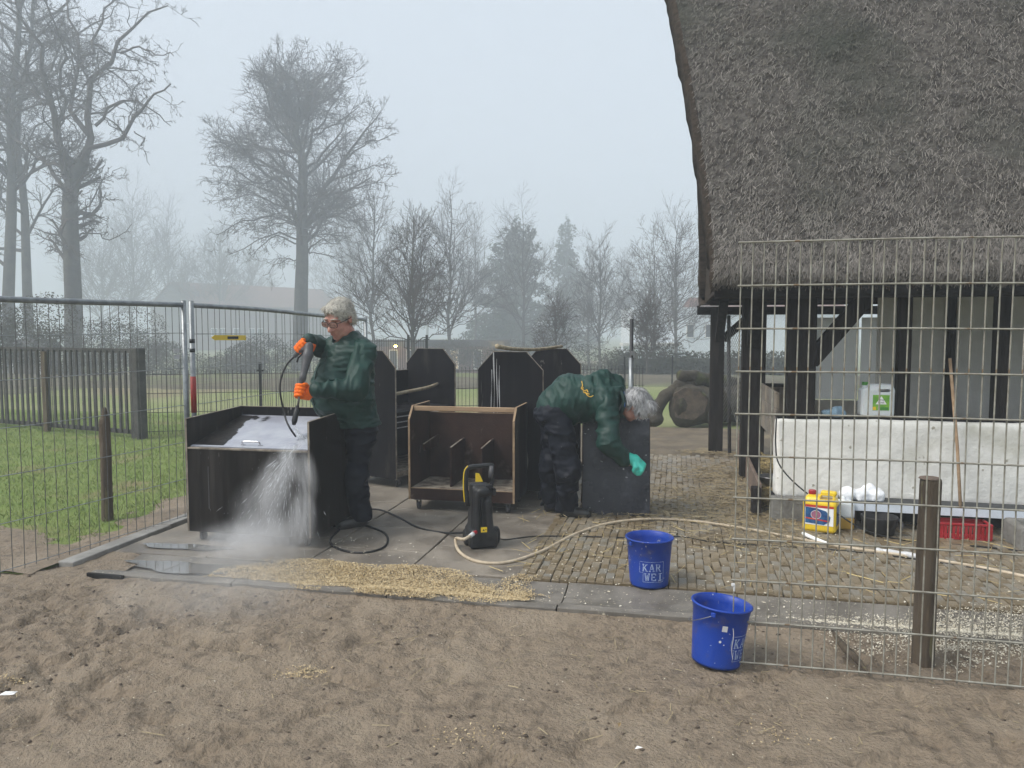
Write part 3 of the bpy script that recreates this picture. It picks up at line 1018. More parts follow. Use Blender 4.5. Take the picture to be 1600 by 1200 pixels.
# cut verge on the left gable: a thick closed face following the roof line
full = np.concatenate([pr, rr_[1:]])
fn = len(full)
ctr = np.array((1.98, 2.6))
inn = full.copy()
inn[:, 0] = 1.98 + (full[:, 0] - 1.98) * 0.84
inn[:, 1] = np.where(full[:, 1] > 2.1, full[:, 1] - 0.40 * np.clip((full[:, 1] - 1.9) / 0.6, 0, 1), full[:, 1])
lx = lean(full[:, 0], full[:, 1])
jit = 0.018 * fbm(np.stack([full[:, 0], full[:, 1], 0 * full[:, 0]], 1) * 9, 3)
Vv = np.concatenate([np.stack([lx, full[:, 0], full[:, 1]], 1),
                     np.stack([lx - 0.035 + jit, full[:, 0] * 0.96 + 1.98 * 0.04, full[:, 1] - 0.05], 1),
                     np.stack([lx - 0.015 + jit, inn[:, 0], inn[:, 1]], 1),
                     np.stack([lx + 0.25, inn[:, 0], inn[:, 1]], 1)])
fv = []
for b_ in range(3):
    fv += [(b_ * fn + j, b_ * fn + j + 1, (b_ + 1) * fn + j + 1, (b_ + 1) * fn + j) for j in range(fn - 1)]
part(barn, 'verge', mesh_np('verge', Vv, np.array(fv), True), M['thatch_cut'])
# boarded gable, each board its own piece
gb = np.linspace(0.36, 3.60, 15)
for a_, b_ in zip(gb[:-1], gb[1:]):
    def top(y):
        return (1.93 + (min(y, 3.96 - y) - 0.30) * (5.05 - 1.93) / (1.98 - 0.30)) - 0.05
    m_ = (a_ + b_) / 2
    ty = [top(a_), top(b_)]
    ph = [(0, a_ + 0.004, 1.90), (0, b_ - 0.004, 1.90), (0, b_ - 0.004, max(ty[1], 1.95)), (0, a_ + 0.004, max(ty[0], 1.95))]
    if a_ < 1.98 < b_:
        ph.insert(3, (0, 1.98, top(1.98)))
    part(barn, 'gable_board', MB().prism(ph, (0.03, 0, 0), (0.055, 0, 0)), M['thatch_cut'])
# straw ends standing out of the thatch
n = 80000
xi = rng.uniform(0.0, 4.9, n)
ti = rng.uniform(0.03, 0.985, n)
fi = ti * 91
i0 = np.floor(fi).astype(int)
ff = (fi - i0)[:, None]
gx = np.clip(xi / XL * 149, 0, 148.99)
gx0 = np.floor(gx).astype(int)
base = V[gx0, i0] * (1 - ff) + V[gx0, i0 + 1] * ff
base[:, 0] += (gx - gx0) * XL / 149
nv = prn[i0]
dn = -np.gradient(pr, axis=0)[i0]
dn /= np.linalg.norm(dn, axis=1)[:, None]
L = rng.uniform(0.02, 0.075, n)
out = rng.uniform(0.08, 0.40, n)
dirv = np.stack([rng.normal(-0.30, 0.35, n), dn[:, 0] + nv[:, 0] * out, dn[:, 1] + nv[:, 1] * out], 1)
dirv /= np.linalg.norm(dirv, axis=1)[:, None]
sv = np.cross(dirv, np.stack([0 * xi, nv[:, 0], nv[:, 1]], 1))
sv /= np.linalg.norm(sv, axis=1)[:, None]
W_ = rng.uniform(0.0014, 0.0034, n)[:, None]
tip = base + dirv * L[:, None]
b0 = base - dirv * 0.01
Vs = np.stack([b0 - sv * W_, b0 + sv * W_, tip + sv * W_ * 0.6, tip - sv * W_ * 0.6], 1).reshape(-1, 3)
o = part(barn, 'thatch_straw', mesh_np('thatch_straw', Vs, np.arange(4 * n).reshape(n, 4), tone=np.repeat(rng.uniform(0, 1, n) ** 2, 4)), M['thatch_straw'])
tag(o, kind='stuff')
# fringe along the cut eave
n = 5000
xe = rng.uniform(-0.02, 5.0, n)
C = np.stack([xe, rng.uniform(-0.01, 0.22, n), 1.90 + rng.uniform(-0.02, 0.02, n)], 1)
d_ = np.stack([rng.normal(0, 0.3, n), rng.normal(-0.25, 0.25, n), -np.ones(n)], 1)
d_ /= np.linalg.norm(d_, axis=1)[:, None]
L = rng.uniform(0.008, 0.034, n)[:, None]
sx = np.array((1.0, 0, 0)) * 0.003
Vs = np.stack([C - sx, C + sx, C + d_ * L + sx, C + d_ * L - sx], 1).reshape(-1, 3)
tag(part(barn, 'eave_straw', mesh_np('eave_straw', Vs, np.arange(4 * n).reshape(n, 4), tone=np.repeat(rng.uniform(0, 1, n), 4)), M['thatch_cut']), kind='stuff')


def gutter_mb(y, z, x0, x1, r=0.085):
    mb = MB()
    a = np.linspace(math.pi, 2 * math.pi, 10)
    sec = [(y + r * math.cos(t), z + r * math.sin(t)) for t in a] + [(y + (r - 0.008) * math.cos(t), z + (r - 0.008) * math.sin(t)) for t in a[::-1]]
    mb.prism([(0, p_[0], p_[1]) for p_ in sec], (x0, 0, 0), (x1, 0, 0))
    mb.prism([(0, y + r * 0.99 * math.cos(t), z + r * 0.99 * math.sin(t)) for t in a], (x0 + 0.002, 0, 0), (x0 + 0.008, 0, 0))
    mb.box((x0 + 0.005, y, z + 0.008), (0.016, 2 * r + 0.02, 0.016))
    return mb


part(barn, 'rain_gutter', gutter_mb(0.10, 1.905, -0.02, 6.1, 0.10), M['tar'])
part(barn, 'rain_gutter', gutter_mb(3.95, 1.86, -0.05, 6.1, 0.10), M['tar'])


def post(x, y, z0, z1, s, m='post_tar', name='post', lx_=0.0, ly_=0.0):
    return part(barn, name, MB().bar((x, y, z0), (x + lx_, y + ly_, z1), s, s, up=(0, 1, 0)), M[m], bevel=0.008)


def brace(a, b, w=0.12, t=0.12):
    return part(barn, 'brace', MB().bar(a, b, w, t, up=(0, 1, 0) if abs(a[1] - b[1]) < 0.01 else (1, 0, 0)), M['post_tar'], bevel=0.006)


post(0.70, 0.56, 0.84, 2.05, 0.22)
brace((0.78, 0.56, 1.30), (1.32, 0.56, 1.98), 0.13, 0.12)
brace((0.70, 0.62, 1.36), (0.70, 1.25, 2.02), 0.12, 0.12)
post(0.46, 2.12, 0.0, 2.3, 0.20)
brace((0.46, 2.05, 1.42), (0.46, 1.50, 2.02))
brace((0.46, 2.20, 1.42), (0.46, 2.80, 2.02))
post(0.20, 3.86, 0.0, 1.84, 0.17)
brace((0.22, 3.80, 1.45), (0.24, 3.25, 1.93), 0.10, 0.10)
brace((0.27, 3.86, 1.45), (0.75, 3.86, 1.90), 0.10, 0.10)
post(1.52, 0.66, 0.80, 2.05, 0.10)
post(2.24, 0.66, 0.80, 2.05, 0.10)
post(3.10, 0.66, 0.80, 2.05, 0.12)
post(4.10, 0.66, 0.80, 2.05, 0.12)
post(0.72, 3.80, 0.0, 2.0, 0.12)
post(1.30, 3.80, 0.0, 2.0, 0.12)
for x in (2.45, 3.6, 4.8):
    post(x, 3.80, 0.0, 2.0, 0.12)
part(barn, 'wall_plate', MB().box2((0.3, 0.50, 1.99), (6.1, 0.66, 2.14)), M['post_tar'], bevel=0.01)
part(barn, 'wall_plate', MB().box2((0.1, 3.78, 1.88), (6.1, 3.92, 2.0)), M['post_tar'], bevel=0.01)
part(barn, 'tie_beam', MB().box2((0.38, 0.3, 2.0), (0.54, 3.7, 2.15)), M['post_tar'], bevel=0.01)
# drainpipe at the far corner
part(barn, 'drainpipe', MB().tube([(0.33, 3.78, 1.75), (0.335, 3.7, 1.2), (0.36, 3.62, 0.02)], 0.022, 8), M['grey_plastic'], smooth=True)

# white front wall with a rounded uneven top, and its dark plinth
sd = Sdf((0.44, 0.34, 0.12), (4.6, 0.72, 0.92), 0.024)
sd.rbox((3.6, 0.53, 0.50), (3.09, 0.105, 0.335), 0.03)
sd.displace(0.012, 5, 3)
part(barn, 'front_wall', sd.mesh('front_wall'), M['plaster'])
part(barn, 'plinth', MB().box2((0.49, 0.405, -0.02), (5.4, 0.66, 0.185)), M['tar'], bevel=0.01)
part(barn, 'plinth_block', MB().box2((0.47, 0.30, -0.02), (0.79, 0.40, 0.20)), M['stone'], bevel=0.01)
part(barn, 'wall_cap', MB().box2((0.52, 0.47, 0.828), (5.2, 0.62, 0.85)), M['tar'], bevel=0.006)
# gable side: low boards, kickboard, wire
for k in range(3):
    part(barn, 'side_board', MB().box2((0.54, 0.72, 0.60 + k * 0.142), (0.566, 2.02, 0.738 + k * 0.142)), M['board_grey'], bevel=0.004)
part(barn, 'kickboard', MB().bar((0.40, 0.52, 0.13), (0.46, 3.70, 0.13), 0.03, 0.27), M['board_weathered'], bevel=0.005)
part(barn, 'kickboard_stump', MB().box2((0.33, 0.45, -0.02), (0.40, 0.56, 0.24)), M['post_tar'], bevel=0.006)
cl = MB()
for k in range(-24, 34):
    for sgn in (1, -1):
        pts = []
        for t in np.linspace(0, 1, 2):
            pts.append((t * 0.55, 0.055 * k + sgn * t * 0.55))
        za = 0.9 + np.array([p_[1] for p_ in pts]) * 1.0
        if za.min() < 0.3 or za.max() > 1.85:
            continue
        cl.tube([(0.28, 3.74 - 1.5 * pts[0][0], za[0]), (0.42, 3.74 - 1.5 * pts[1][0] * 1.6, za[1])], 0.0022, 4, cap=False)
o = part(barn, 'chain_link', cl, M['galv_wire'])
tag(o, kind='stuff')
# rear wall: translucent sheets added to brighten the interior with daylight, plastered bays beyond
for x0, x1, z0, z1, mm in ((1.36, 1.86, 0.72, 1.72, 'fill_sheet'), (1.89, 2.39, 0.72, 1.72, 'fill_sheet'), (0.78, 1.24, 0.30, 0.86, 'board_grey'),
                           (1.36, 2.39, 0.0, 0.71, 'plaster_inner'), (2.51, 3.54, 0.0, 1.88, 'plaster_inner'), (3.66, 4.74, 0.0, 1.88, 'plaster_inner'), (4.86, 6.1, 0.0, 1.88, 'plaster_inner')):
    part(barn, 'rear_panel', MB().box2((x0, 3.82, z0), (x1, 3.83 if mm == 'fill_sheet' else 3.86, z1)), M[mm])
part(barn, 'sill', MB().box2((0.78, 3.77, 0.865), (1.24, 3.87, 0.905)), M['post_tar'])
# inner partition, plastered, seen through the opening on the right
part(barn, 'partition', MB().box2((1.72, 2.30, 0.0), (6.0, 2.38, 1.95)), M['plaster_inner'])
part(barn, 'partition_stud', MB().box2((2.35, 2.26, 0.0), (2.43, 2.297, 1.95)), M['post_tar'])
part(barn, 'partition_stud', MB().box2((3.25, 2.26, 0.0), (3.33, 2.297, 1.95)), M['post_tar'])
part(barn, 'end_wall', MB().box2((6.0, 0.4, 0.0), (6.1, 3.9, 2.1)), M['plaster_inner'])

# ------------------------------------------------------------------ mesh gate panel and post in front of the barn
gate = thing('mesh_panel', 'tall weathered welded-wire panel standing in front of the barn', 'fence panel', F(0.28, 3.64), -YAW)
wire_v = mesh_np('vertical_wire', *(lambda mb: (np.concatenate(mb.V), [np.array([f for f in mb.Q if len(f) == 4])]))(MB().tube([(0, 0, -0.01), (0.002, 0.001, 0.5), (-0.001, 0, 1.1), (0.001, 0, 1.965)], 0.0034, 6, cap=False)), True)
wire_v.materials.append(M['mesh_wire'])
wire_h = mesh_np('horizontal_wire', *(lambda mb: (np.concatenate(mb.V), [np.array([f for f in mb.Q if len(f) == 4])]))(MB().tube([(-0.012, 0, 0), (0.7, 0, 0.003), (1.5, 0, -0.003), (2.6, 0, 0)], 0.0047, 6, cap=False)), True)
wire_h.materials.append(M['mesh_wire'])
for i in range(52):
    o = link('vertical_wire', wire_v, None, gate, (i * 0.0505, 0, 0))
    o.rotation_euler = (rng.normal(0, 0.001), rng.normal(0, 0.0015), 0)
for i in range(11):
    link('horizontal_wire', wire_h, None, gate, (0, -0.0065, 0.005 + i * 0.1955))
gate.rotation_euler = (0, R(0.1), -YAW)
gate.location.z = 0.006
gate.scale = (1, 1, 0.992)
part(gate, 'latch', MB().box((-0.003, -0.012, 0.375), (0.016, 0.018, 0.012)).box((0.002, -0.012, 0.36), (0.008, 0.014, 0.03)), M['sticker'], bevel=0.002)

fp = thing('fence_post', 'weathered round wooden post behind the wire panel', 'post', F(1.165, 3.86), 0)
sd = Sdf((-0.08, -0.08, -0.12), (0.08, 0.08, 0.95), 0.008)
sd.cap((0, 0, -0.2), (0.004, 0, 0.85), 0.05, 0.046).plane_cut((0, 0, 0.872), (0.05, 0, 1)).displace(0.006, 30, 3, (1, 1, 0.15))
part(fp, 'shaft', sd.mesh('shaft'), M['post_wood'])
part(fp, 'top', MB().lathe([(0.0001, 0.876), (0.043, 0.874), (0.047, 0.868)], n=16), M['board_weathered'])

# ------------------------------------------------------------------ temporary fence along the lawn
def heras(name, label, loc, rot, L, vis0, zt):
    t = thing(name, label, 'fence', loc, rot, 'temporary fence along the lawn')
    w0 = 0.0
    part(t, 'top_rail', MB().tube(spline([(0, 0.02, zt[0]), (0, L * 0.3, zt[0] - 0.004), (0, L * 0.65, (zt[0] + zt[1]) / 2 - 0.006), (0, L - 0.02, zt[1])], 10), 0.021, 10), M['galv'], smooth=True)
    for y in (0.0, L):
        if w0 + y < vis0:
            continue
        zz = zt[0] if y == 0 else zt[1]
        part(t, 'upright', MB().tube([(0, y, 0.0), (0, y, zz + 0.035)], 0.021, 10), M['galv'], smooth=True)
        part(t, 'upright_cap', MB().lathe([(0.0001, zz + 0.037), (0.0215, zz + 0.036)], (0, y, 0), 10), M['galv'])
    tb = MB().tube([(0, 0, 0), (0.002, 0.002, 0.6), (0, -0.001, 1.2), (0, 0, 1.0 * zt[0] - 0.0)], 0.0026, 5, cap=False)
    me = tb.mesh('vertical_wire', True)
    me.materials.append(M['galv_wire'])
    y = 0.06
    k = 0
    while y < L - 0.02:
        if w0 + y > vis0:
            zr = zt[0] + (zt[1] - zt[0]) * y / L
            o = link('vertical_wire', me, None, t, (0.0, y, 0.0))
            o.scale = (1, 1, zr / zt[0])
            o.rotation_euler = (rng.normal(0, 0.006), rng.normal(0, 0.003), 0)
        y += 0.082
        k += 1
    ys = max(0.0, vis0 - w0)
    for i in range(6):
        z = 0.04 + i * 0.302 + (0.0 if i < 5 else -0.02)
        part(t, 'horizontal_wire', MB().tube([(0.004, ys, z), (0.004, (ys + L) / 2, z - 0.006), (0.004, L, z + (zt[1] - zt[0]) * i / 6)], 0.0030, 5, cap=False), M['galv'], smooth=True)
    return t


h1 = heras('temporary_fence', 'grey tubular fence panel nearest the camera, running beside the lawn', (-3.895, 3.02, 0), -R(20.7), 3.47, 0.8, (1.755, 1.765))
h2 = heras('temporary_fence', 'grey tubular fence panel behind the man, with a yellow tag', (-2.635, 6.335, 0), -R(12.6), 3.55, -1.0, (1.765, 1.70))
part(h2, 'red_band', MB().tube([(0, 0, 0.88), (0, 0, 1.18)], 0.0225, 12), M['red_paint'], smooth=True)
part(h2, 'dark_mark', MB().tube([(0, 0, 1.38), (0, 0, 1.41)], 0.0219, 12), M['ink'], smooth=True)
part(h2, 'dark_mark', MB().tube([(0, 0, 1.455), (0, 0, 1.49)], 0.0219, 12), M['ink'], smooth=True)
part(h1, 'sticker', MB().box((-0.028, 3.415, 1.395), (0.002, 0.075, 0.035)), M['sticker'])
part(h1, 'sticker', MB().box((-0.028, 3.415, 1.345), (0.002, 0.075, 0.035)), M['sticker'])
part(h2, 'yellow_tag', MB().prism([(0, 0.30, 1.475), (0, 0.78, 1.470), (0, 0.78, 1.515), (0, 0.30, 1.52), (0, 0.25, 1.497)], (0.008, 0, 0), (0.012, 0, 0)), M['yellow_plastic'])
part(h2, 'tag_print', MB().box((0.0135, 0.57, 1.495), (0.001, 0.17, 0.024)), M['ink'])

wp = thing('wooden_post', 'short old round wooden post on the lawn behind the wire fence', 'post', G(168, 812), 0)
sd = Sdf((-0.09, -0.09, -0.1), (0.09, 0.09, 1.05), 0.008)
sd.cap((0, 0, -0.2), (0.005, 0, 0.82), 0.046, 0.04).cap((0.004, 0, 0.8), (0.008, 0, 0.92), 0.04, 0.014, 0.01).displace(0.008, 22, 3, (1, 1, 0.2))
part(wp, 'shaft', sd.mesh('shaft'), M['post_wood'])

# dark slatted fence on the far side of the lawn
A0, A1 = np.array((-9.6, 13.1)), np.array((-5.42, 11.1))
dv = A1 - A0
Lf = np.linalg.norm(dv)
ang = math.atan2(dv[1], dv[0])
sf = thing('slat_fence', 'dark vertical slat fence with heavy end post across the lawn', 'fence', (A0[0], A0[1], 0), ang)
sl_me = MB().box2((-0.021, -0.012, 0.06), (0.021, 0.012, 1.27)).mesh('slat')
sl_me.materials.append(M['slat_dark'])
x = 0.06
while x < Lf - 0.12:
    o = link('slat', sl_me, None, sf, (x, 0, 0))
    o.rotation_euler = (0, rng.normal(0, 0.004), 0)
    x += 0.135
part(sf, 'top_rail', MB().box2((0, 0.013, 1.24), (Lf - 0.08, 0.05, 1.30)), M['slat_dark'])
part(sf, 'bottom_rail', MB().box2((0, 0.013, 0.05), (Lf - 0.08, 0.05, 0.11)), M['slat_dark'])
part(sf, 'end_post', MB().box2((Lf - 0.09, -0.07, -0.05), (Lf + 0.07, 0.09, 1.31)), M['slat_dark'], bevel=0.01)
part(sf, 'post', MB().box2((2.52, -0.05, -0.05), (2.62, 0.012, 1.24)), M['post_wood'])
part(sf, 'post', MB().box2((0.9, -0.05, -0.05), (1.0, 0.012, 1.24)), M['post_wood'])

# low black wire fence behind the hutches
def bar_fence(label, pts, h, step, rad, rails, post_at, name='bar_fence', prad=0.022):
    a, b = np.array(pts[0], float), np.array(pts[1], float)
    d = b - a
    L = np.linalg.norm(d)
    t = thing(name, label, 'fence', (a[0], a[1], 0), math.atan2(d[1], d[0]))
    me = MB().box2((-rad, -rad, 0.04), (rad, rad, h)).mesh('bar')
    me.materials.append(M['black_paint'])
    x = step / 2
    while x < L:
        link('bar', me, None, t, (x, 0, 0))
        x += step
    for z in rails:
        part(t, 'rail', MB().tube([(0, 0.008, z), (L, 0.008, z)], rad * 1.4, 5), M['black_paint'])
    for p_ in post_at:
        part(t, 'post', MB().box2((p_ - prad, 0.012, -0.05), (p_ + prad, 0.012 + 2 * prad, h + 0.10)), M['black_paint'])
        part(t, 'post_clamp', MB().box2((p_ - prad * 2.4, 0.0, h - 0.03), (p_ + prad * 2.4, 0.03, h - 0.005)), M['black_paint'])
    return t


bar_fence('low black wire fence running behind the lawn and the hutches', [(-5.42, 11.2), (2.25, 13.0)], 0.98, 0.062, 0.003, (0.08, 0.36, 0.64, 0.92), (1.66, 4.15, 6.6))
bar_fence('taller black bar fence far behind the left hutch', [(-3.9, 20.0), (-2.2, 20.0)], 1.36, 0.06, 0.005, (0.1, 1.3), (1.2, 1.68), prad=0.03)
# pole standing behind the bending person
pl = thing('steel_pole', 'upright dark steel pole with clamp behind the bending person', 'pole', G(984, 790), 0)
part(pl, 'pole', MB().tube([(0, 0, 0), (0, 0, 1.66)], 0.017, 8), M['black_paint'], smooth=True)
part(pl, 'sleeve', MB().tube([(0.004, -0.004, 0), (0.003, -0.004, 0.9), (-0.004, 0, 1.32)], [0.03, 0.027, 0.019], 10), M['galv'], smooth=True)
part(pl, 'clamp', MB().box((0.012, -0.01, 1.36), (0.03, 0.03, 0.04)).box((0.02, -0.02, 1.33), (0.012, 0.012, 0.02)), M['steel'])

# ------------------------------------------------------------------ hutches and carts
def caster(root, x, y, yaw=0.3, r=0.034, zt=0.1):
    c = part(root, 'caster', MB().box((x, y, zt - 0.006), (0.06, 0.06, 0.01)).box((x - 0.016, y + 0.01, zt - 0.035), (0.004, 0.035, 0.055)).box((x + 0.016, y + 0.01, zt - 0.035), (0.004, 0.035, 0.055)), M['steel'])
    rot = np.array(Matrix.Rotation(math.pi / 2, 3, 'Y'))
    part(c, 'wheel', MB().lathe([(0.001, -0.012), (r * 0.9, -0.012), (r, -0.008), (r, 0.008), (r * 0.9, 0.012), (0.001, 0.012)], (x, y + 0.015, r), 14, rot), M['grey_plastic'], smooth=False)
    return c


def edge_bars(root, pts, t=0.018, h=0.003, m='edge_pale', nrm=(1, 0, 0)):
    """Pale raw plywood edge along a polyline, a thin strip lying on the panel's rim."""
    for a, b in zip(pts[:-1], pts[1:]):
        a, b = np.array(a, float), np.array(b, float)
        part(root, 'raw_edge', MB().bar(a, b, t, h, up=np.cross(nrm, b - a)), M[m])


# cart being washed, with a sloping lid
ct = thing('washed_cart', 'black plywood cart with sloping wet lid being sprayed by the standing man', 'cart', F(-3.0, 4.95), -YAW)
sideP = [(0, 0, 0.085), (0, 0.75, 0.085), (0, 0.75, 0.94), (0, 0, 0.915)]
part(ct, 'front_panel', MB().box2((-0.474, 0.0, 0.085), (0.474, 0.016, 0.695)), M['ply_wet'], bevel=0.002)
ls = part(ct, 'side_panel', MB().prism(sideP, (-0.492, 0, 0), (-0.476, 0, 0)), M['ply_wet'], bevel=0.002)
rs = part(ct, 'side_panel', MB().prism(sideP, (0.476, 0, 0), (0.492, 0, 0)), M['ply_wet'], bevel=0.002)
part(ct, 'back_panel', MB().box2((-0.474, 0.732, 0.085), (0.474, 0.748, 0.938)), M['ply'], bevel=0.002)
for x in (-0.484, 0.484):
    edge_bars(ct, [(x, 0.0, 0.9165), (x, 0.75, 0.9415)], 0.015)
    edge_bars(ct, [(x, -0.0015, 0.085), (x, -0.0015, 0.915)], 0.014)
edge_bars(ct, [(-0.474, 0.74, 0.9395), (0.474, 0.74, 0.9395)], 0.015, nrm=(0, 1, 0))
part(ct, 'front_rail', MB().box2((-0.474, -0.004, 0.696), (0.474, 0.03, 0.708)), M['edge_pale'], bevel=0.002)
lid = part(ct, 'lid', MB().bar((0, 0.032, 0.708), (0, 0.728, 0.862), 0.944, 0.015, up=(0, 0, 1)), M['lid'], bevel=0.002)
part(lid, 'lid_handle', MB().tube(spline([(-0.07, 0.072, 0.722), (-0.068, 0.060, 0.748), (-0.05, 0.056, 0.754), (0.05, 0.056, 0.754), (0.068, 0.060, 0.748), (0.07, 0.072, 0.722)], 16), 0.006, 8).box((-0.07, 0.076, 0.7245), (0.03, 0.018, 0.006)).box((0.07, 0.076, 0.7245), (0.03, 0.018, 0.006)), M['chrome'], smooth=True)
r9 = np.random.default_rng(12)
def lid_patch(pts):
    sl_ = math.atan2(0.154, 0.696)
    V_ = [(x, 0.032 + t * 0.696, 0.7168 + t * 0.154) for x, t in pts]
    return mesh_np('dry_patch', np.array(V_), np.arange(len(V_))[None])
jag = [(-0.375 + 0.17 * (1 - t) + r9.normal(0, 0.010), t) for t in np.linspace(0.97, 0.03, 26)]
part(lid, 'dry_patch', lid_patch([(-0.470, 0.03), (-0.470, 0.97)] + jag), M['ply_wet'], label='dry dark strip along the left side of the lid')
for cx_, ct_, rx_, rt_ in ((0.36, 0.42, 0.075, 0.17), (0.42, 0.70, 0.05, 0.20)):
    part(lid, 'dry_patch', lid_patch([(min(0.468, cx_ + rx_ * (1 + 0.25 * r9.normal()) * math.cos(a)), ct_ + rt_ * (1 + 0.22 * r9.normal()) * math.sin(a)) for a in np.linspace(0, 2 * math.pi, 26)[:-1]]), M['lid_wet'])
part(ct, 'bottom', MB().box2((-0.474, 0.017, 0.086), (0.474, 0.731, 0.10)), M['ply'])
for x in (-0.42, 0.42):
    for y in (0.07, 0.66):
        caster(ct, x, y, zt=0.085)
# runs of water and scratches on the front
for x, z0, z1, w in ((-0.31, 0.26, 0.57, 0.007), (0.30, 0.34, 0.60, 0.006), (0.10, 0.18, 0.34, 0.005)):
    part(ct, 'water_run', MB().box2((x - w / 2, -0.0025, z0), (x + w / 2, -0.0005, z1)), M['grey_plastic'])

# open three-bay unit
op = thing('open_hutch', 'brown open-fronted plywood unit with three partitions on castors', 'hutch', F(-1.775, 6.25), -YAW)
sp = [(0, 0, 0.10), (0, 0.56, 0.10), (0, 0.56, 0.905), (0, 0.10, 0.905), (0, 0, 0.80)]
for x0, x1 in ((-0.47, -0.452), (0.452, 0.47)):
    part(op, 'side_panel', MB().prism(sp, (x0, 0, 0), (x1, 0, 0)), M['ply_brown' if x0 < 0 else 'ply'], bevel=0.002)
    xm = (x0 + x1) / 2
    edge_bars(op, [(xm, -0.0015, 0.10), (xm, -0.0015, 0.80), (xm, 0.0985, 0.9065), (xm, 0.56, 0.9065)], 0.018, m='edge_wood')
part(op, 'back_panel', MB().box2((-0.451, 0.535, 0.10), (0.451, 0.553, 0.805)), M['ply_brown'], bevel=0.002)
edge_bars(op, [(-0.451, 0.544, 0.8065), (0.451, 0.544, 0.8065)], 0.016, m='edge_wood', nrm=(0, 1, 0))
part(op, 'top_batten', MB().box2((-0.451, 0.10, 0.862), (0.451, 0.135, 0.902)), M['timber'], bevel=0.003)
part(op, 'floor', MB().box2((-0.451, 0.02, 0.182), (0.451, 0.534, 0.20)), M['ply_floor'])
part(op, 'kick_board', MB().box2((-0.451, 0.0, 0.10), (0.451, 0.018, 0.198)), M['ply_brown'], bevel=0.002)
edge_bars(op, [(-0.451, 0.009, 0.1995), (0.451, 0.009, 0.1995)], 0.017, m='edge_wood', nrm=(0, 1, 0))
for x in (-0.12, 0.155):
    p_ = part(op, 'partition', MB().prism([(0, 0.10, 0.2005), (0, 0.534, 0.2005), (0, 0.534, 0.575), (0, 0.10, 0.545)], (x - 0.008, 0, 0), (x + 0.008, 0, 0)), M['ply_brown'], bevel=0.002)
    edge_bars(p_, [(x, 0.10, 0.5465), (x, 0.45, 0.5705)], 0.015)
p_ = part(op, 'partition', MB().prism([(0, 0.10, 0.52), (0, 0.16, 0.50), (0, 0.534, 0.50), (0, 0.534, 0.60), (0, 0.10, 0.568)], (-0.372, 0, 0), (-0.356, 0, 0)), M['ply_brown'], bevel=0.002)
edge_bars(p_, [(-0.364, 0.10, 0.5695), (-0.364, 0.40, 0.592)], 0.015)
for x in (-0.40, 0.40):
    for y in (0.06, 0.50):
        caster(op, x, y, zt=0.10)


def tall_hutch(label, loc, rot, front_mat, L=1.0, hw=0.33, H=1.36, ch=0.165, name='tall_hutch'):
    t = thing(name, label, 'hutch', loc, rot)
    o_ = [(-hw, 0, 0.10), (hw, 0, 0.10), (hw, 0, H - ch), (hw - ch * 0.95, 0, H), (-hw + ch * 0.95, 0, H), (-hw, 0, H - ch)]
    for y, mm in ((0.0, front_mat), (L, 'ply')):
        pnl = part(t, 'end_panel', MB().prism(o_, (0, y, 0), (0, y + 0.018, 0)), M[mm], bevel=0.002)
        ym = y + 0.009
        e = [(x + (0.0015 if x > 0 else -0.0015), ym, z + 0.0012) for x, _, z in (o_[2], o_[3], o_[4], o_[5])]
        edge_bars(pnl, e, 0.018, m='edge_pale', nrm=(0, 1, 0))
        edge_bars(pnl, [(hw + 0.0015, ym, 0.1), (hw + 0.0015, ym, H - ch)], 0.017, m='edge_pale', nrm=(0, 1, 0))
    part(t, 'back_panel', MB().box2((-hw + 0.004, 0.019, 0.10), (-hw + 0.02, L - 0.001, 1.12)), M['ply'])
    edge_bars(t, [(-hw + 0.012, 0.019, 1.1215), (-hw + 0.012, L, 1.1215)], 0.015)
    part(t, 'floor', MB().box2((-hw + 0.021, 0.019, 0.15), (hw - 0.01, L - 0.001, 0.17)), M['ply_floor'])
    part(t, 'floor_rail', MB().box2((hw - 0.009, 0.019, 0.12), (hw, L - 0.001, 0.172)), M['edge_pale'])
    for k, z in enumerate((0.60, 0.655, 0.71)):
        part(t, 'rod', MB().tube([(hw - 0.03, 0.019, z), (hw - 0.03, L, z)], 0.006, 6), M['steel'])
    part(t, 'divider', MB().box2((hw - 0.09, 0.45, 0.171), (hw - 0.05, 0.47, 0.56)), M['ply'])
    part(t, 'shelf', MB().box2((-hw + 0.021, 0.019, 0.74), (hw - 0.04, L - 0.001, 0.755)), M['ply'])
    for x in (-hw + 0.05, hw - 0.05):
        for y in (0.08, L - 0.08):
            caster(t, x, y, r=0.042, zt=0.10)
    return t


hc = tall_hutch('tall black hutch with chamfered ends directly behind the standing man', (-1.42, 7.62, 0), -R(31), 'ply')
part(hc, 'perch', MB().tube(spline([(0.26, 0.019, 0.93), (0.25, 0.3, 0.945), (0.18, 0.7, 0.955), (0.10, 0.998, 0.975)], 10), 0.017, 8), M['stick'], smooth=True)
hd = tall_hutch('tall black hutch streaked with droppings, a pale branch lying on top', (-0.02, 7.0, 0), -R(20), 'ply_soiled', H=1.365, L=1.32, hw=0.315)
for x, z0, z1, w in ((-0.155, 0.55, 1.36, 0.011), (-0.125, 0.45, 1.30, 0.006), (-0.10, 0.62, 1.24, 0.009), (-0.18, 0.8, 1.2, 0.004), (-0.29, 0.42, 0.8, 0.009)):
    pts = [(x + 0.004 * math.sin(9 * z + x * 50), -0.001, z) for z in np.linspace(z0, z1, 14)]
    part(hd, 'dropping_streak', MB().tube(pts, np.abs(w / 2 * (0.45 + 0.55 * np.sin(np.linspace(0.3, 9, 14) + x * 40))) + 0.0008, 4), M['sticker'])
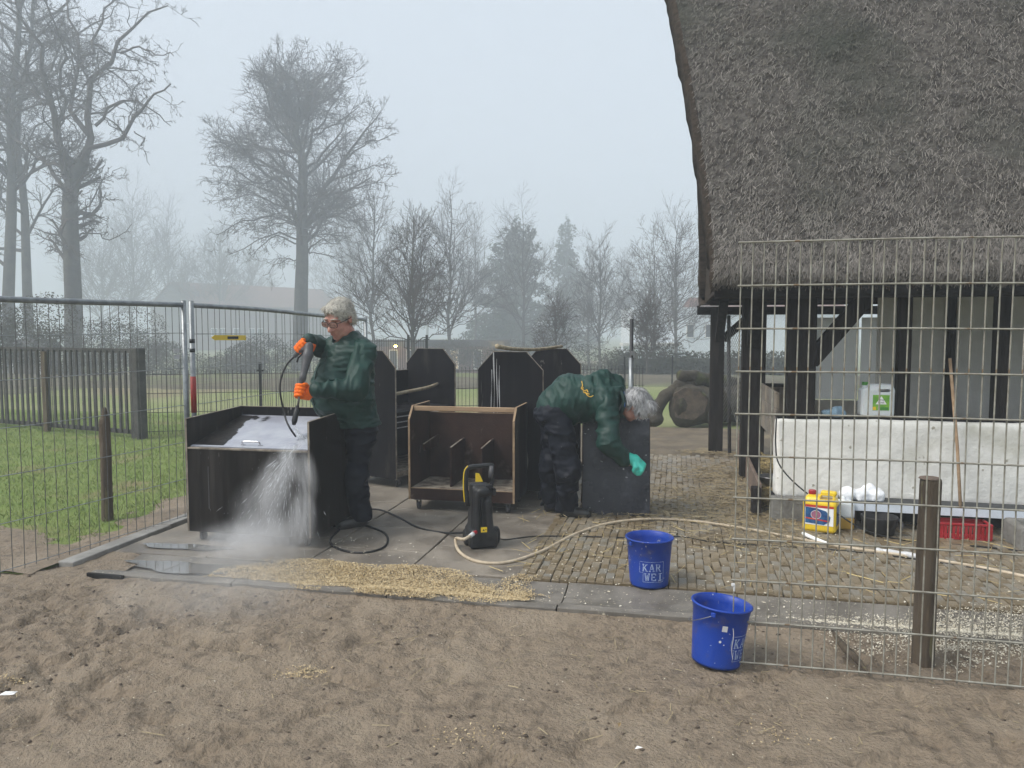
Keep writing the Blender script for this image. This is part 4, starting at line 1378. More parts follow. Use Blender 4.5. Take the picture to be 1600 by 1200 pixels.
br = tag(link('branch', MB().tube(spline([P(776, 541, 6.93), P(800, 545, 7.15), P(838, 546, 7.8), P(878, 541, 8.40)], 18), np.linspace(0.02, 0.015, 18), 8).mesh('branch', True), M['stick']),
         'pale peeled branch lying across the top of the streaked hutch', 'branch')

# the board being scrubbed
bd = thing('scrubbed_board', 'dark plywood door leaning upright, scrubbed by the bending person', 'board', G(962, 806), -R(6))
tl = R(9)
rm = np.array(Matrix.Rotation(-tl, 3, 'X'))
part(bd, 'panel', MB().box((0, 0.41 * math.sin(tl), 0.41 * math.cos(tl) + 0.005), (0.56, 0.018, 0.82), rm), M['ply_soap_sheen'] if 'ply_soap_sheen' in M else M['ply'], bevel=0.002)
part(bd, 'batten', MB().box((0.272, 0.41 * math.sin(tl) + 0.028, 0.41 * math.cos(tl) + 0.004), (0.03, 0.035, 0.82), rm), M['ply_brown'], bevel=0.002)
part(bd, 'batten', MB().box((-0.272, 0.41 * math.sin(tl) + 0.028, 0.41 * math.cos(tl) + 0.004), (0.03, 0.035, 0.82), rm), M['ply_brown'], bevel=0.002)
part(bd, 'prop', MB().bar((-0.28, 0.42, 0.0), (-0.25, 0.16, 0.76), 0.04, 0.03), M['ply_brown'])
part(bd, 'prop', MB().bar((0.25, 0.42, 0.0), (0.25, 0.16, 0.76), 0.04, 0.03), M['ply_brown'])

# ------------------------------------------------------------------ people
def hand_mesh(xf, rg, side=1, sc=1.0, voxel=0.0045, wrist=0.07, wp=None):
    """A gloved hand closed on a rod of radius rg along local x; wrist towards local +z, palm on the -y side."""
    y0 = -(rg + 0.017 * sc)
    wl = np.array((0, y0, (0.06 + wrist) * sc)) if wp is None else (np.linalg.inv(xf) @ np.array((*wp, 1.0)))[:3]
    s = Sdf(np.minimum((-0.10 * sc, -0.11 * sc, -0.10 * sc), wl - 0.06), np.maximum((0.10 * sc, 0.09 * sc, 0.12 * sc), wl + 0.06), voxel)
    s.rbox((0, y0 - 0.003 * sc, 0.028 * sc), (0.043 * sc, 0.017 * sc, 0.047 * sc), 0.014 * sc, k=0.008)
    s.cap((0, y0, 0.05 * sc), wl, 0.032 * sc, 0.038 * sc, 0.02)
    for i in range(4):
        x = side * (-0.034 + 0.0228 * i) * sc
        ext = (250, 285, 300, 285)[i]
        rf = (0.0098, 0.0112, 0.0116, 0.0112)[i] * sc
        rad = rg + rf * 0.95
        pts = [(x, y0, -0.012 * sc)]
        for a in np.linspace(215, 215 + ext * 0.78, 7):
            pts.append((x * (1 - 0.04 * len(pts) * 0.3), rad * math.cos(R(a)) - 0.003, rad * math.sin(R(a))))
        s.chain(pts, np.linspace(rf * 1.12, rf * 0.9, len(pts)), 0.004)
    if rg < 0.012:                                  # closed fist: no hollow
        s.cap((-0.036 * sc, 0, 0), (0.036 * sc, 0, 0), rg + 0.008, None, 0.006)
    xt = side * 0.046 * sc
    s.chain([(side * 0.034 * sc, y0, 0.045 * sc), (xt, y0 * 0.75, rg + 0.024 * sc), (xt * 1.02, 0.004, rg + 0.016 * sc), (xt * 0.92, rg * 0.9 + 0.008, rg * 0.55 + 0.01 * sc)],
            [0.017 * sc, 0.014 * sc, 0.012 * sc, 0.0105 * sc], 0.006)
    return s.mesh('glove', True, xf)


def head_into(s, X, sc=1.0, neck_to=None):
    """Adds head, face, ears and neck to Sdf s; X: 4x4 head frame (x right, y forward, z up)."""
    X = np.array(X)
    Rm = X[:3, :3]

    def T(p_):
        return Rm @ (np.array(p_, float) * sc) + X[:3, 3]

    def E(c, r, k=0.012, sub=False):
        s.ell(T(c), np.array(r) * sc, Rm, k, sub)
    E((0, -0.012, 0.045), (0.076, 0.097, 0.090))
    E((0, 0.030, -0.030), (0.062, 0.070, 0.085), 0.02)
    E((0, 0.066, -0.098), (0.030, 0.028, 0.026), 0.025)
    E((0.045, 0.02, -0.07), (0.028, 0.045, 0.035), 0.03)
    E((-0.045, 0.02, -0.07), (0.028, 0.045, 0.035), 0.03)
    s.cap(T((-0.042, 0.082, 0.036)), T((0.042, 0.082, 0.036)), 0.013 * sc, None, 0.015)
    E((0.034, 0.068, -0.025), (0.028, 0.026, 0.026), 0.02)
    E((-0.034, 0.068, -0.025), (0.028, 0.026, 0.026), 0.02)
    for x in (-0.031, 0.031):
        E((x, 0.100, 0.012), (0.016, 0.014, 0.011), 0, True)
        E((x, 0.082, 0.011), (0.013, 0.013, 0.012), 0.002)
    s.cap(T((0, 0.092, 0.022)), T((0, 0.120, -0.026)), 0.010 * sc, 0.0155 * sc, 0.008)
    E((0.014, 0.104, -0.030), (0.010, 0.012, 0.009), 0.006)
    E((-0.014, 0.104, -0.030), (0.010, 0.012, 0.009), 0.006)
    s.cap(T((-0.020, 0.092, -0.055)), T((0.020, 0.092, -0.055)), 0.0085 * sc, None, 0.006)
    s.cap(T((-0.018, 0.090, -0.071)), T((0.018, 0.090, -0.071)), 0.009 * sc, None, 0.006)
    s.cap(T((-0.024, 0.103, -0.063)), T((0.024, 0.103, -0.063)), 0.0036 * sc, None, 0, True)
    for x in (-1, 1):
        E((x * 0.080, -0.008, 0.005), (0.010, 0.020, 0.034), 0.004)
        E((x * 0.090, -0.002, 0.008), (0.005, 0.011, 0.018), 0, True)
    if neck_to is not None:
        s.cap(T((0, -0.02, -0.06)), neck_to, 0.055 * sc, 0.062 * sc, 0.03)


def hair_mesh(X, sc, long=False, seed=0):
    s = Sdf((-0.15, -0.17, -0.15), (0.15, 0.15, 0.19), 0.0055)
    if long:
        s.ell((0, -0.014, 0.050), (0.088, 0.110, 0.098), None, 0)
        s.ell((0, -0.078, -0.01), (0.070, 0.045, 0.075), None, 0.03)
        s.ell((0.02, 0.070, 0.105), (0.065, 0.05, 0.035), None, 0.03)
        s.ell((0.070, 0.045, 0.045), (0.026, 0.055, 0.050), None, 0.02)
        s.ell((-0.070, 0.045, 0.045), (0.026, 0.055, 0.050), None, 0.02)
        s.ell((0, 0.110, -0.030), (0.060, 0.072, 0.095), None, 0, True)
        s.ell((0.086, 0.0, -0.02), (0.03, 0.03, 0.045), None, 0, True)
        s.ell((-0.086, 0.0, -0.02), (0.03, 0.03, 0.045), None, 0, True)
    else:
        s.ell((0, -0.016, 0.052), (0.084, 0.106, 0.090), None, 0)
        s.ell((0, -0.075, 0.0), (0.07, 0.04, 0.06), None, 0.02)
        s.ell((0.015, 0.058, 0.098), (0.055, 0.03, 0.024), None, 0.02)
        s.ell((0, 0.110, -0.012), (0.090, 0.082, 0.098), None, 0, True)
        for x in (-1, 1):
            s.ell((x * 0.085, 0.0, -0.025), (0.03, 0.032, 0.05), None, 0, True)
            s.ell((x * 0.074, -0.045, -0.01), (0.016, 0.03, 0.045), None, 0.012)
        s.plane_cut((0, -0.02, -0.06), (0, 0.0, -1))
    s.displace(0.010 if long else 0.005, 22, 3, (1, 0.3, 1), True)
    s.displace(0.004, 70, 2, (1, 0.25, 1))
    X = np.array(X).copy()
    X[:3, :3] = X[:3, :3] * sc
    me = s.mesh('hair', True, X)
    return me


def strand_mesh(me, n, L, seed, lift=0.35, wild=0.8):
    """Loose locks rooted on the hair surface."""
    r_ = np.random.default_rng(seed)
    V = np.array([v.co for v in me.vertices])
    Nn = np.array([v.normal for v in me.vertices])
    idx = r_.integers(0, len(V), n)
    c = V.mean(0)
    Vv, Q, T_ = [], [], []
    for q_, i in enumerate(idx):
        nn = Nn[i]
        t = np.cross(nn, r_.normal(0, 1, 3))
        t /= np.linalg.norm(t) + 1e-9
        t = t * wild + np.array((0, 0, -0.9))
        t -= nn * np.dot(t, nn)
        t /= np.linalg.norm(t) + 1e-9
        sd_ = np.cross(nn, t) * r_.uniform(0.0012, 0.003)
        p0 = V[i] + nn * 0.001
        l_ = L * r_.uniform(0.5, 1.3)
        p1 = p0 + t * l_ * 0.5 + nn * l_ * lift * 0.5
        p2 = p0 + t * l_ + nn * l_ * lift * 0.25
        b = len(Vv)
        Vv += [p0 - sd_, p0 + sd_, p1 + sd_ * 0.8, p1 - sd_ * 0.8, p2 + sd_ * 0.3, p2 - sd_ * 0.3]
        Q += [(b, b + 1, b + 2, b + 3), (b + 3, b + 2, b + 4, b + 5)]
        T_ += [r_.uniform()] * 6
    return mesh_np('locks', np.array(Vv), np.array(Q), True, tone=T_)


# ---- the standing man
man = thing('person', 'man in dark green jacket, glasses and orange gloves holding a spray lance', 'person', (-1.30, 6.10, 0))
fw = np.array((-0.80, -0.60, 0.0))                 # chest direction
lf = np.array((0.60, -0.80, 0.0))                  # towards his left hand
B3 = np.stack([lf, fw, np.array((0, 0, 1.0))], 1)
pelv = P(556, 668, 6.10)
belly = P(534, 610, 5.99)
chest = P(545, 560, 6.04)
neckb = P(548, 531, 6.03)
head = P(531, 499, 5.95)
shL, shR = P(569, 552, 5.90), P(521, 545, 6.20)
elL, wrL = P(556, 607, 5.78), P(496, 609, 5.64)
elR, wrR = P(500, 541, 6.06), P(483, 533, 5.82)
fL, fR = np.array((-1.20, 6.02, 0.0)), np.array((-1.38, 6.24, 0.0))
hipL, hipR = pelv + lf * 0.10 + (0, 0, -0.05), pelv - lf * 0.10 + (0, 0, -0.05)
knL, knR = (hipL + fL) / 2 + fw * 0.05 + (0, 0, 0.03), (hipR + fR) / 2 + fw * 0.05 + (0, 0, 0.03)
hf = np.array((-0.44, -0.80, -0.44))
hx = np.cross(hf, (0.10, 0.05, 1.0))
HX = frame(head, hx, hf)
HS = 1.16
s = Sdf((-1.95, 5.35, -0.02), (-0.85, 6.55, 1.95), 0.0085)
s.ell(chest, (0.17, 0.12, 0.20), B3).ell(belly, (0.17, 0.16, 0.20), B3, 0.05).ell(pelv, (0.16, 0.13, 0.14), B3, 0.05)
s.cap(chest + (0, 0, 0.1), neckb, 0.12, 0.06, 0.04)
for a_, b_, c_ in ((shL, elL, wrL), (shR, elR, wrR)):
    s.chain([a_, b_, c_], [0.055, 0.045, 0.035], 0.03)
for a_, b_, c_ in ((hipL, knL, fL + (0, 0, 0.08)), (hipR, knR, fR + (0, 0, 0.08))):
    s.chain([a_, b_, c_], [0.085, 0.06, 0.045], 0.03)
head_into(s, HX, HS, neckb + fw * 0.02)
part(man, 'body', s.mesh('body'), M['skin'], world=True)
# jacket
s = Sdf((-1.95, 5.35, 0.70), (-0.85, 6.55, 1.72), 0.0085)
s.ell(chest, (0.24, 0.19, 0.21), B3).ell(belly, (0.245, 0.245, 0.27), B3, 0.08).ell(pelv + (0, 0, 0.03) + fw * 0.01, (0.225, 0.21, 0.20), B3, 0.08)
s.cap(shL + (0, 0, 0.005), shR + (0, 0, 0.005), 0.085, 0.085, 0.05)
s.cap(chest + (0, 0, 0.10), neckb, 0.15, 0.085, 0.05)
s.cap(shL, shL + (elL - shL) * 0.4, 0.088, 0.07, 0.03)
s.cap(shR, shR + (elR - shR) * 0.4, 0.085, 0.06, 0.03)
s.chain([neckb - lf * 0.07 + fw * 0.05 + (0, 0, 0.0), neckb - fw * 0.06 + (0, 0, 0.05), neckb + lf * 0.075 + (0, 0, 0.04), neckb + lf * 0.05 + fw * 0.09 + (0, 0, -0.02)], [0.030, 0.032, 0.032, 0.028], 0.015)
s.plane_cut((0, 0, 0.815), (0, 0, -1))
s.cap(neckb + fw * 0.055 + (0, 0, 0.01), head + hf * 0.02 + (0, 0, -0.02), 0.055, 0.07, 0, True)
s.cap(neckb + fw * 0.12 + (0, 0, -0.05), neckb + fw * 0.10 + (0, 0, 0.06), 0.03, 0.06, 0, True)
s.displace(0.022, 5, 2, (1, 1, 0.8))
s.displace(0.017, 7.5, 2, (0.45, 0.45, 1.5), True, Matrix.Rotation(0.5, 3, 'Y'))
s.displace(0.010, 17, 2, (0.5, 0.5, 1.7), True)
jk = part(man, 'jacket', s.mesh('jacket'), M['jacket'], world=True)
for ch, rs_ in (([shL + (0, 0, 0.012), elL, wrL], [0.096, 0.084, 0.056]), ([shR, elR, wrR], [0.088, 0.074, 0.056])):
    s = Sdf(np.min(ch, 0) - 0.15, np.max(ch, 0) + 0.15, 0.0085)
    s.chain(ch, rs_, 0.03)
    s.displace(0.015, 8, 2)
    s.displace(0.016, 10, 2, (1.5, 0.6, 0.5), True)
    part(man, 'sleeve', s.mesh('sleeve'), M['jacket'], world=True)


def proj(o_, frm, to, eps=0.0):
    """Point where the segment from frm towards to meets a mesh object (world)."""
    dg = None
    M4 = Matrix.Translation(o_.parent.location) @ Matrix.Rotation(o_.parent.rotation_euler[2], 4, 'Z')
    inv = M4.inverted()
    a = inv @ Vector(frm)
    b = inv @ Vector(to)
    bvh = _bvh(o_)
    hit = bvh.ray_cast(a, (b - a).normalized())
    if hit[0] is None:
        return None
    return np.array(M4 @ (hit[0] + hit[1] * eps))


_bvhs = {}


def _bvh(o_):
    from mathutils.bvhtree import BVHTree
    if o_.name not in _bvhs:
        me = o_.data
        _bvhs[o_.name] = BVHTree.FromPolygons([v.co[:] for v in me.vertices], [p_.vertices[:] for p_ in me.polygons])
    return _bvhs[o_.name]


# placket, collar flap and snap button
mid = [belly + fw * 0.9 * 0 + np.array((0, 0, z)) for z in (0.22, 0.16, 0.10, 0.0, -0.10, -0.16)]
pts = []
for c_ in mid:
    h_ = proj(jk, c_ + fw * 0.6 + lf * 0.02, c_ + lf * 0.02, 0.002)
    if h_ is not None:
        pts.append(h_)
if len(pts) > 2:
    part(man, 'placket', MB().tube(spline(pts, 14), 0.0055, 6), M['jacket_dark'], world=True, smooth=True)
for q_ in ([(548, 626), (540, 629), (531, 630)], [(516, 556), (508, 558), (502, 559)], [(512, 548), (508, 570), (503, 592)]):
    pts = [proj(jk, P(x, y, 5.2), P(x, y, 6.4), 0.0015) for x, y in q_]
    pts = [p_ for p_ in pts if p_ is not None]
    if len(pts) > 2:
        part(man, 'seam', MB().tube(spline(pts, 9), 0.0034, 5), M['jacket_dark'], world=True)
b_ = proj(jk, P(521, 538, 5.4), P(521, 538, 6.2), 0.003)
if b_ is not None:
    part(man, 'snap_button', MB().lathe([(0.0001, 0.004), (0.006, 0.003), (0.008, 0.0)], b_, 10), M['chrome'], world=True)
# trousers and boots
s = Sdf((-1.75, 5.75, 0.03), (-0.95, 6.55, 1.0), 0.0095)
s.ell(pelv, (0.19, 0.165, 0.16), B3)
s.chain([hipL, knL, fL + (0, 0, 0.10)], [0.118, 0.092, 0.082], 0.05)
s.chain([hipR, knR, fR + (0, 0, 0.10)], [0.118, 0.092, 0.082], 0.05)
s.plane_cut((0, 0, 0.06), (0, 0, -1))
s.displace(0.020, 9, 2, (0.5, 0.5, 1.5), True)
part(man, 'trousers', s.mesh('trousers'), M['navy'], world=True)
for f_ in (fL, fR):
    s = Sdf(f_ - (0.25, 0.25, 0.02), f_ + (0.2, 0.2, 0.2), 0.008)
    s.cap(f_ + (0, 0, 0.05), f_ + fw * 0.17 + (0, 0, 0.042), 0.052, 0.044, 0.02).cap(f_ + (0, 0, 0.05), f_ + (0, 0, 0.16), 0.055, 0.058, 0.02).plane_cut((0, 0, 0.006), (0, 0, -1))
    part(man, 'boot', s.mesh('boot'), M['boot'], world=True)
hm = hair_mesh(HX, HS)
hr = part(man, 'hair', hm, M['hair_grey'], world=True)
part(hr, 'locks', strand_mesh(hr.data, 1700, 0.034, 4, 0.22, 0.9), M['hair_grey'])


def HT(p_, X=HX, sc=HS):
    return X[:3, :3] @ (np.array(p_, float) * sc) + X[:3, 3]


gl = MB()
for x in (-1, 1):
    ring = [HT((x * 0.034 + 0.029 * np.sign(math.cos(a)) * abs(math.cos(a)) ** 0.55, 0.118 - 0.012 * abs(x * 0.034 + 0.029 * math.cos(a)) / 0.06, 0.012 + 0.019 * np.sign(math.sin(a)) * abs(math.sin(a)) ** 0.55)) for a in np.linspace(0, 2 * math.pi, 25)]
    gl.tube(ring, 0.0026, 6, cap=False)
    gl.tube([HT((x * 0.062, 0.106, 0.020)), HT((x * 0.084, 0.05, 0.018)), HT((x * 0.088, -0.01, 0.014))], 0.0030, 6)
gl.tube([HT((-0.006, 0.120, 0.016)), HT((0.006, 0.120, 0.016))], 0.003, 6)
gls = part(man, 'glasses', gl, M['frames'], world=True, smooth=True)
for x in (-1, 1):
    lv = [HT((x * 0.034 + 0.027 * np.sign(math.cos(a)) * abs(math.cos(a)) ** 0.55, 0.114, 0.012 + 0.017 * np.sign(math.sin(a)) * abs(math.sin(a)) ** 0.55)) for a in np.linspace(0, 2 * math.pi, 24, endpoint=False)]
    part(gls, 'lens', mesh_np('lens', np.array(lv), np.arange(24)[None]), M['lens'], world=True, base=man)
    part(man, 'eyebrow', MB().tube([HT((x * 0.016, 0.100, 0.042)), HT((x * 0.034, 0.099, 0.047)), HT((x * 0.052, 0.086, 0.042))], 0.0045, 6), M['hair_grey'], world=True, smooth=True)

# lance: grey gun, thin tube, black nozzle
ln_top, ln_mid, ln_low, ln_tip = P(480, 536, 5.72), P(473, 590, 5.62), P(465, 636, 5.55), P(459, 664, 5.50)
ax = (ln_low - ln_top) / np.linalg.norm(ln_low - ln_top)
hR = P(472, 540, 5.76)
hL = P(476, 612, 5.60)
hL = ln_top + ax * np.dot(hL - ln_top, ax)


def grip_frame(c, axis, wrist_dir):
    x = np.array(axis, float) / np.linalg.norm(axis)
    z = np.array(wrist_dir, float)
    z = z - x * np.dot(x, z)
    z /= np.linalg.norm(z)
    y = np.cross(z, x)
    m_ = np.eye(4)
    m_[:3, 0], m_[:3, 1], m_[:3, 2], m_[:3, 3] = x, y, z, c
    return m_


ga = P(458, 556, 5.74) - P(482, 528, 5.70)
part(man, 'glove', hand_mesh(grip_frame(hR, ga, wrR - hR), 0.019, 1, 1.20, wp=wrR), M['orange_glove'], world=True)
part(man, 'glove', hand_mesh(grip_frame(hL, -ax, wrL - hL), 0.016, 1, 1.16, wp=wrL), M['orange_glove'], world=True)
for c_, w_ in ((wrR, hR), (wrL, hL)):
    d_ = (w_ - c_) / np.linalg.norm(w_ - c_)
    part(man, 'cuff', MB().tube([c_ - d_ * 0.02, c_ + d_ * 0.035], [0.058, 0.050], 16), M['jacket_dark'], world=True, smooth=True)

lance = thing('spray_lance', 'grey and black pressure-washer lance held by the standing man', 'spray lance', tuple(ln_tip))
s = Sdf(np.minimum(ln_top, ln_low) - 0.16, np.maximum(ln_top, ln_low) + 0.16, 0.006)
s.chain([P(483, 541, 5.72), P(481, 556, 5.69), ln_mid, P(470, 604, 5.60)], [0.032, 0.034, 0.022, 0.017], 0.02)
s.chain([P(482, 543, 5.72), P(468, 548, 5.75), P(461, 556, 5.75)], [0.026, 0.02, 0.017], 0.015)
part(lance, 'gun', s.mesh('gun'), M['grey_plastic'], world=True)
part(lance, 'trigger', MB().tube([P(474, 551, 5.72), P(466, 559, 5.72), P(464, 566, 5.72)], 0.007, 6), M['black_plastic'], world=True, smooth=True)
part(lance, 'tube', MB().tube([P(471, 600, 5.605), ln_low], 0.0085, 8), M['steel'], world=True, smooth=True)
part(lance, 'sleeve', MB().tube([P(471, 590, 5.62), P(469, 612, 5.59)], [0.016, 0.012], 10), M['black_plastic'], world=True, smooth=True)
part(lance, 'nozzle', MB().tube([ln_low + (0, 0, 0.01), P(463, 644, 5.535), P(460, 658, 5.51), ln_tip], [0.011, 0.020, 0.021, 0.012], 12), M['black_plastic'], world=True, smooth=True)
hz = spline([P(461, 556, 5.75), P(448, 570, 5.72), P(439, 592, 5.68), P(438, 615, 5.66), P(443, 640, 5.66), P(447, 656, 5.62), P(453, 669, 5.56), P(462, 682, 5.62)], 40)
tag(link('lance_hose', MB().tube(hz, 0.0072, 8).mesh('lance_hose', True), M['black_rubber']), 'thin black hose curving down from the spray gun grip', 'hose')

# ---- the bending person
wo = thing('person', 'person in green jacket and turquoise rubber gloves bending to scrub a board', 'person', (0.38, 6.30, 0))
hip = P(868, 645, 6.34)
wst = P(895, 622, 6.32)
chs = P(938, 622, 6.27)
nck = P(968, 622, 6.24)
hd2 = P(991, 633, 6.20)
sN, sFr = P(947, 632, 6.12), P(950, 622, 6.44)
eN, wN = P(951, 692, 5.98), P(981, 722, 6.02)
eF, wF = P(962, 652, 6.60), P(984, 648, 6.60)
hN, hFr = P(874, 662, 6.24), P(868, 655, 6.44)
kN, kF = P(888, 735, 6.20), P(862, 732, 6.46)
aN, aF = np.array(G(885, 808)) + (0, 0, 0.08), np.array(G(860, 800)) + (0, 0, 0.08)
f2 = np.array((0.66, 0.10, -0.74))
H2 = frame(hd2, np.cross(f2, (0.78, -0.30, 0.62)), f2)
s = Sdf((-0.15, 5.6, -0.02), (1.45, 6.95, 1.45), 0.010)
s.chain([hip, wst, chs, nck], [0.14, 0.13, 0.14, 0.06], 0.05)
s.chain([sN, eN, wN], [0.05, 0.042, 0.033], 0.03).chain([sFr, eF, wF], [0.05, 0.042, 0.033], 0.03)
s.chain([hN, kN, aN], [0.085, 0.06, 0.045], 0.03).chain([hFr, kF, aF], [0.085, 0.06, 0.045], 0.03)
head_into(s, H2, 1.0, nck)
part(wo, 'body', s.mesh('body'), M['skin'], world=True)
s = Sdf((-0.15, 5.6, 0.35), (1.35, 6.95, 1.45), 0.0085)
s.chain([hip + (0.0, 0, 0.035), wst + (0, 0, 0.0), chs, nck + (-0.03, 0, 0)], [0.175, 0.185, 0.185, 0.085], 0.07)
s.cap(sN, sFr, 0.10, 0.10, 0.05)
s.cap(sN, sN + (eN - sN) * 0.35, 0.095, 0.075, 0.03).chain([sFr, eF, wF], [0.095, 0.078, 0.058], 0.04)
s.chain([P(922, 592, 6.20), P(944, 587, 6.28), P(962, 596, 6.34), P(972, 612, 6.30)], [0.04, 0.055, 0.05, 0.035], 0.03)
s.chain([P(926, 606, 6.13), P(945, 612, 6.11), P(968, 612, 6.14)], [0.025, 0.035, 0.03], 0.03)
s.ell(hd2 + (0.06, 0.0, -0.03), (0.11, 0.12, 0.12), None, 0, True)
s.plane_cut(hip + (0.02, 0, -0.11), np.array((-0.55, 0, -0.84)))
s.displace(0.018, 5, 2)
s.displace(0.016, 7.5, 2, (1.5, 0.5, 0.5), True, Matrix.Rotation(-0.4, 3, 'Y'))
s.displace(0.010, 17, 2, (1.6, 0.6, 0.5), True)
j2 = part(wo, 'jacket', s.mesh('jacket'), M['jacket'], world=True)
s = Sdf(np.min([sN, eN, wN], 0) - 0.16, np.max([sN, eN, wN], 0) + 0.16, 0.0085)
s.chain([sN, eN, eN + (wN - eN) * 0.80], [0.100, 0.084, 0.064], 0.04)
s.displace(0.014, 8, 2)
s.displace(0.016, 10, 2, (0.6, 0.6, 1.5), True)
part(wo, 'sleeve', s.mesh('sleeve'), M['jacket'], world=True)
s = Sdf((-0.15, 5.7, 0.03), (1.0, 6.95, 1.15), 0.0095)
s.ell(hip, (0.175, 0.20, 0.15))
s.chain([hN, kN, aN + (0, 0, 0.0)], [0.124, 0.094, 0.086], 0.05).chain([hFr, kF, aF], [0.122, 0.092, 0.084], 0.05)
s.plane_cut((0, 0, 0.055), (0, 0, -1))
s.displace(0.022, 8, 2, (0.9, 0.9, 1.0), True, Matrix.Rotation(0.7, 3, 'Y'))
s.displace(0.010, 17, 2, (0.6, 0.6, 1.5), True)
part(wo, 'trousers', s.mesh('trousers'), M['navy'], world=True)
for a_, dv_ in ((aN, np.array((0.9, -0.25, 0))), (aF, np.array((0.9, 0.0, 0)))):
    f_ = np.array((a_[0], a_[1], 0.0))
    s = Sdf(f_ - (0.15, 0.2, 0.02), f_ + (0.3, 0.2, 0.2), 0.008)
    s.cap(f_ + (0, 0, 0.05), f_ + dv_ * 0.18 + (0, 0, 0.04), 0.050, 0.042, 0.02).cap(f_ + (0, 0, 0.05), f_ + (0, 0, 0.15), 0.054, 0.056, 0.02).plane_cut((0, 0, 0.006), (0, 0, -1))
    part(wo, 'boot', s.mesh('boot'), M['boot'], world=True)
hm = hair_mesh(H2, 1.02, True)
h2_ = part(wo, 'hair', hm, M['hair_silver'], world=True)
part(h2_, 'locks', strand_mesh(h2_.data, 2600, 0.06, 5, 0.10, 0.45), M['hair_silver'])
gN, gF = P(998, 733, 6.05), P(994, 652, 6.58)
part(wo, 'glove', hand_mesh(grip_frame(gN, (0.35, 0.9, 0.25), wN - gN), 0.008, -1, 1.40, wp=eN + (wN - eN) * 0.72), M['mint_glove'], world=True)
part(wo, 'glove', hand_mesh(grip_frame(gF, (0.3, -0.9, 0.2), wF - gF), 0.008, 1, 1.05, wp=wF), M['mint_glove'], world=True)
h_ = proj(j2, P(966, 622, 5.2), P(966, 622, 6.4), 0.004)
part(wo, 'collar', MB().tube(spline([P(958, 604, 6.20), P(971, 614, 6.12), P(975, 630, 6.10), P(970, 646, 6.13)], 14), 0.016, 8), M['jacket_dark'], world=True, smooth=True)
part(wo, 'head_strap', MB().tube(spline([P(974, 612, 6.16), P(976, 624, 6.10), P(976, 636, 6.09)], 8), 0.007, 6), M['label_blue'], world=True, smooth=True)
# embroidered emblem on the back: looping golden stitches
st = [[(909, 596), (910, 603), (908, 607), (912, 606)], [(909, 608), (914, 611), (917, 609), (919, 613)], [(915, 613), (918, 618), (923, 620), (927, 618)], [(911, 612), (914, 614), (921, 616)]]
for q_ in st:
    pts = []
    for x, y in q_:
        h_ = proj(j2, P(x, y, 5.2), P(x, y, 6.4), 0.002)
        if h_ is not None:
            pts.append(h_)
    if len(pts) > 2:
        part(wo, 'emblem', MB().tube(spline(pts, 10), 0.0042, 5), M['gold_thread'], world=True)
for x, y in ((942, 649),):
    h_ = proj(j2, P(x, y, 5.2), P(x, y, 6.4), 0.001)
    if h_ is not None:
        part(wo, 'splash', MB().lathe([(0.0001, 0.003), (0.008, 0.002), (0.011, -0.003)], h_, 8, np.array(Matrix.Rotation(math.pi / 2, 3, 'X'))), M['sticker'], world=True)

# ------------------------------------------------------------------ pressure washer, hoses
wg = G(752, 853)
ws = thing('pressure_washer', 'upright black pressure washer with yellow trim in front of the open unit', 'pressure washer', wg, R(14))
s = Sdf((-0.19, -0.19, -0.01), (0.2, 0.2, 0.50), 0.007)
s.rbox((0, 0, 0.075), (0.104, 0.11, 0.07), 0.03, k=0)
s.rbox((-0.005, 0.01, 0.27), (0.084, 0.088, 0.185), 0.028, k=0.03, taper=(0.84, 0.8))
s.cap((-0.05, -0.085, 0.10), (-0.045, -0.07, 0.38), 0.03, 0.024, 0.015)
s.cap((0.045, -0.085, 0.10), (0.03, -0.07, 0.34), 0.034, 0.026, 0.015)
s.cap((0.0, -0.10, 0.16), (0.0, -0.085, 0.30), 0.012, 0.01, 0, True)
s.ell((0.0, -0.075, 0.41), (0.055, 0.03, 0.035), None, 0.02)
part(ws, 'housing', s.mesh('housing'), M['black_plastic'])
hnd = part(ws, 'handle', MB().tube(spline([(-0.100, 0.0, 0.30), (-0.112, 0.0, 0.44), (-0.108, 0.0, 0.545), (-0.085, 0.0, 0.578), (0.0, 0.0, 0.585), (0.07, 0.0, 0.588), (0.088, 0.0, 0.575)], 22), 0.017, 10), M['black_plastic'], smooth=True)
part(ws, 'handle', MB().tube(spline([(0.075, 0.0, 0.43), (0.083, 0.0, 0.50), (0.060, 0.0, 0.585)], 8), 0.014, 8), M['black_plastic'], smooth=True)
part(hnd, 'yellow_strip', MB().tube(spline([(-0.1235, -0.008, 0.33), (-0.1305, -0.008, 0.44), (-0.125, -0.008, 0.548), (-0.098, -0.008, 0.592)], 14), 0.0042, 6), M['yellow_plastic'], smooth=True)
part(ws, 'yellow_panel', MB().prism([(-0.045, 0, 0.475), (0.010, 0, 0.475), (-0.018, 0, 0.535), (-0.043, 0, 0.538)], (0, -0.022, 0), (0, -0.010, 0)), M['yellow_plastic'])
part(ws, 'gun_holder', MB().tube([(0.075, -0.02, 0.585), (0.068, -0.03, 0.545), (0.06, -0.032, 0.50)], [0.017, 0.019, 0.014], 10), M['grey_plastic'], smooth=True)
part(ws, 'lance_clip', MB().box((0.045, -0.04, 0.44), (0.05, 0.05, 0.03)).box((0.085, -0.02, 0.40), (0.03, 0.06, 0.05)), M['black_plastic'], bevel=0.006)
lb = part(ws, 'label', MB().box((-0.005, -0.121, 0.150), (0.044, 0.003, 0.036)), M['yellow_plastic'])
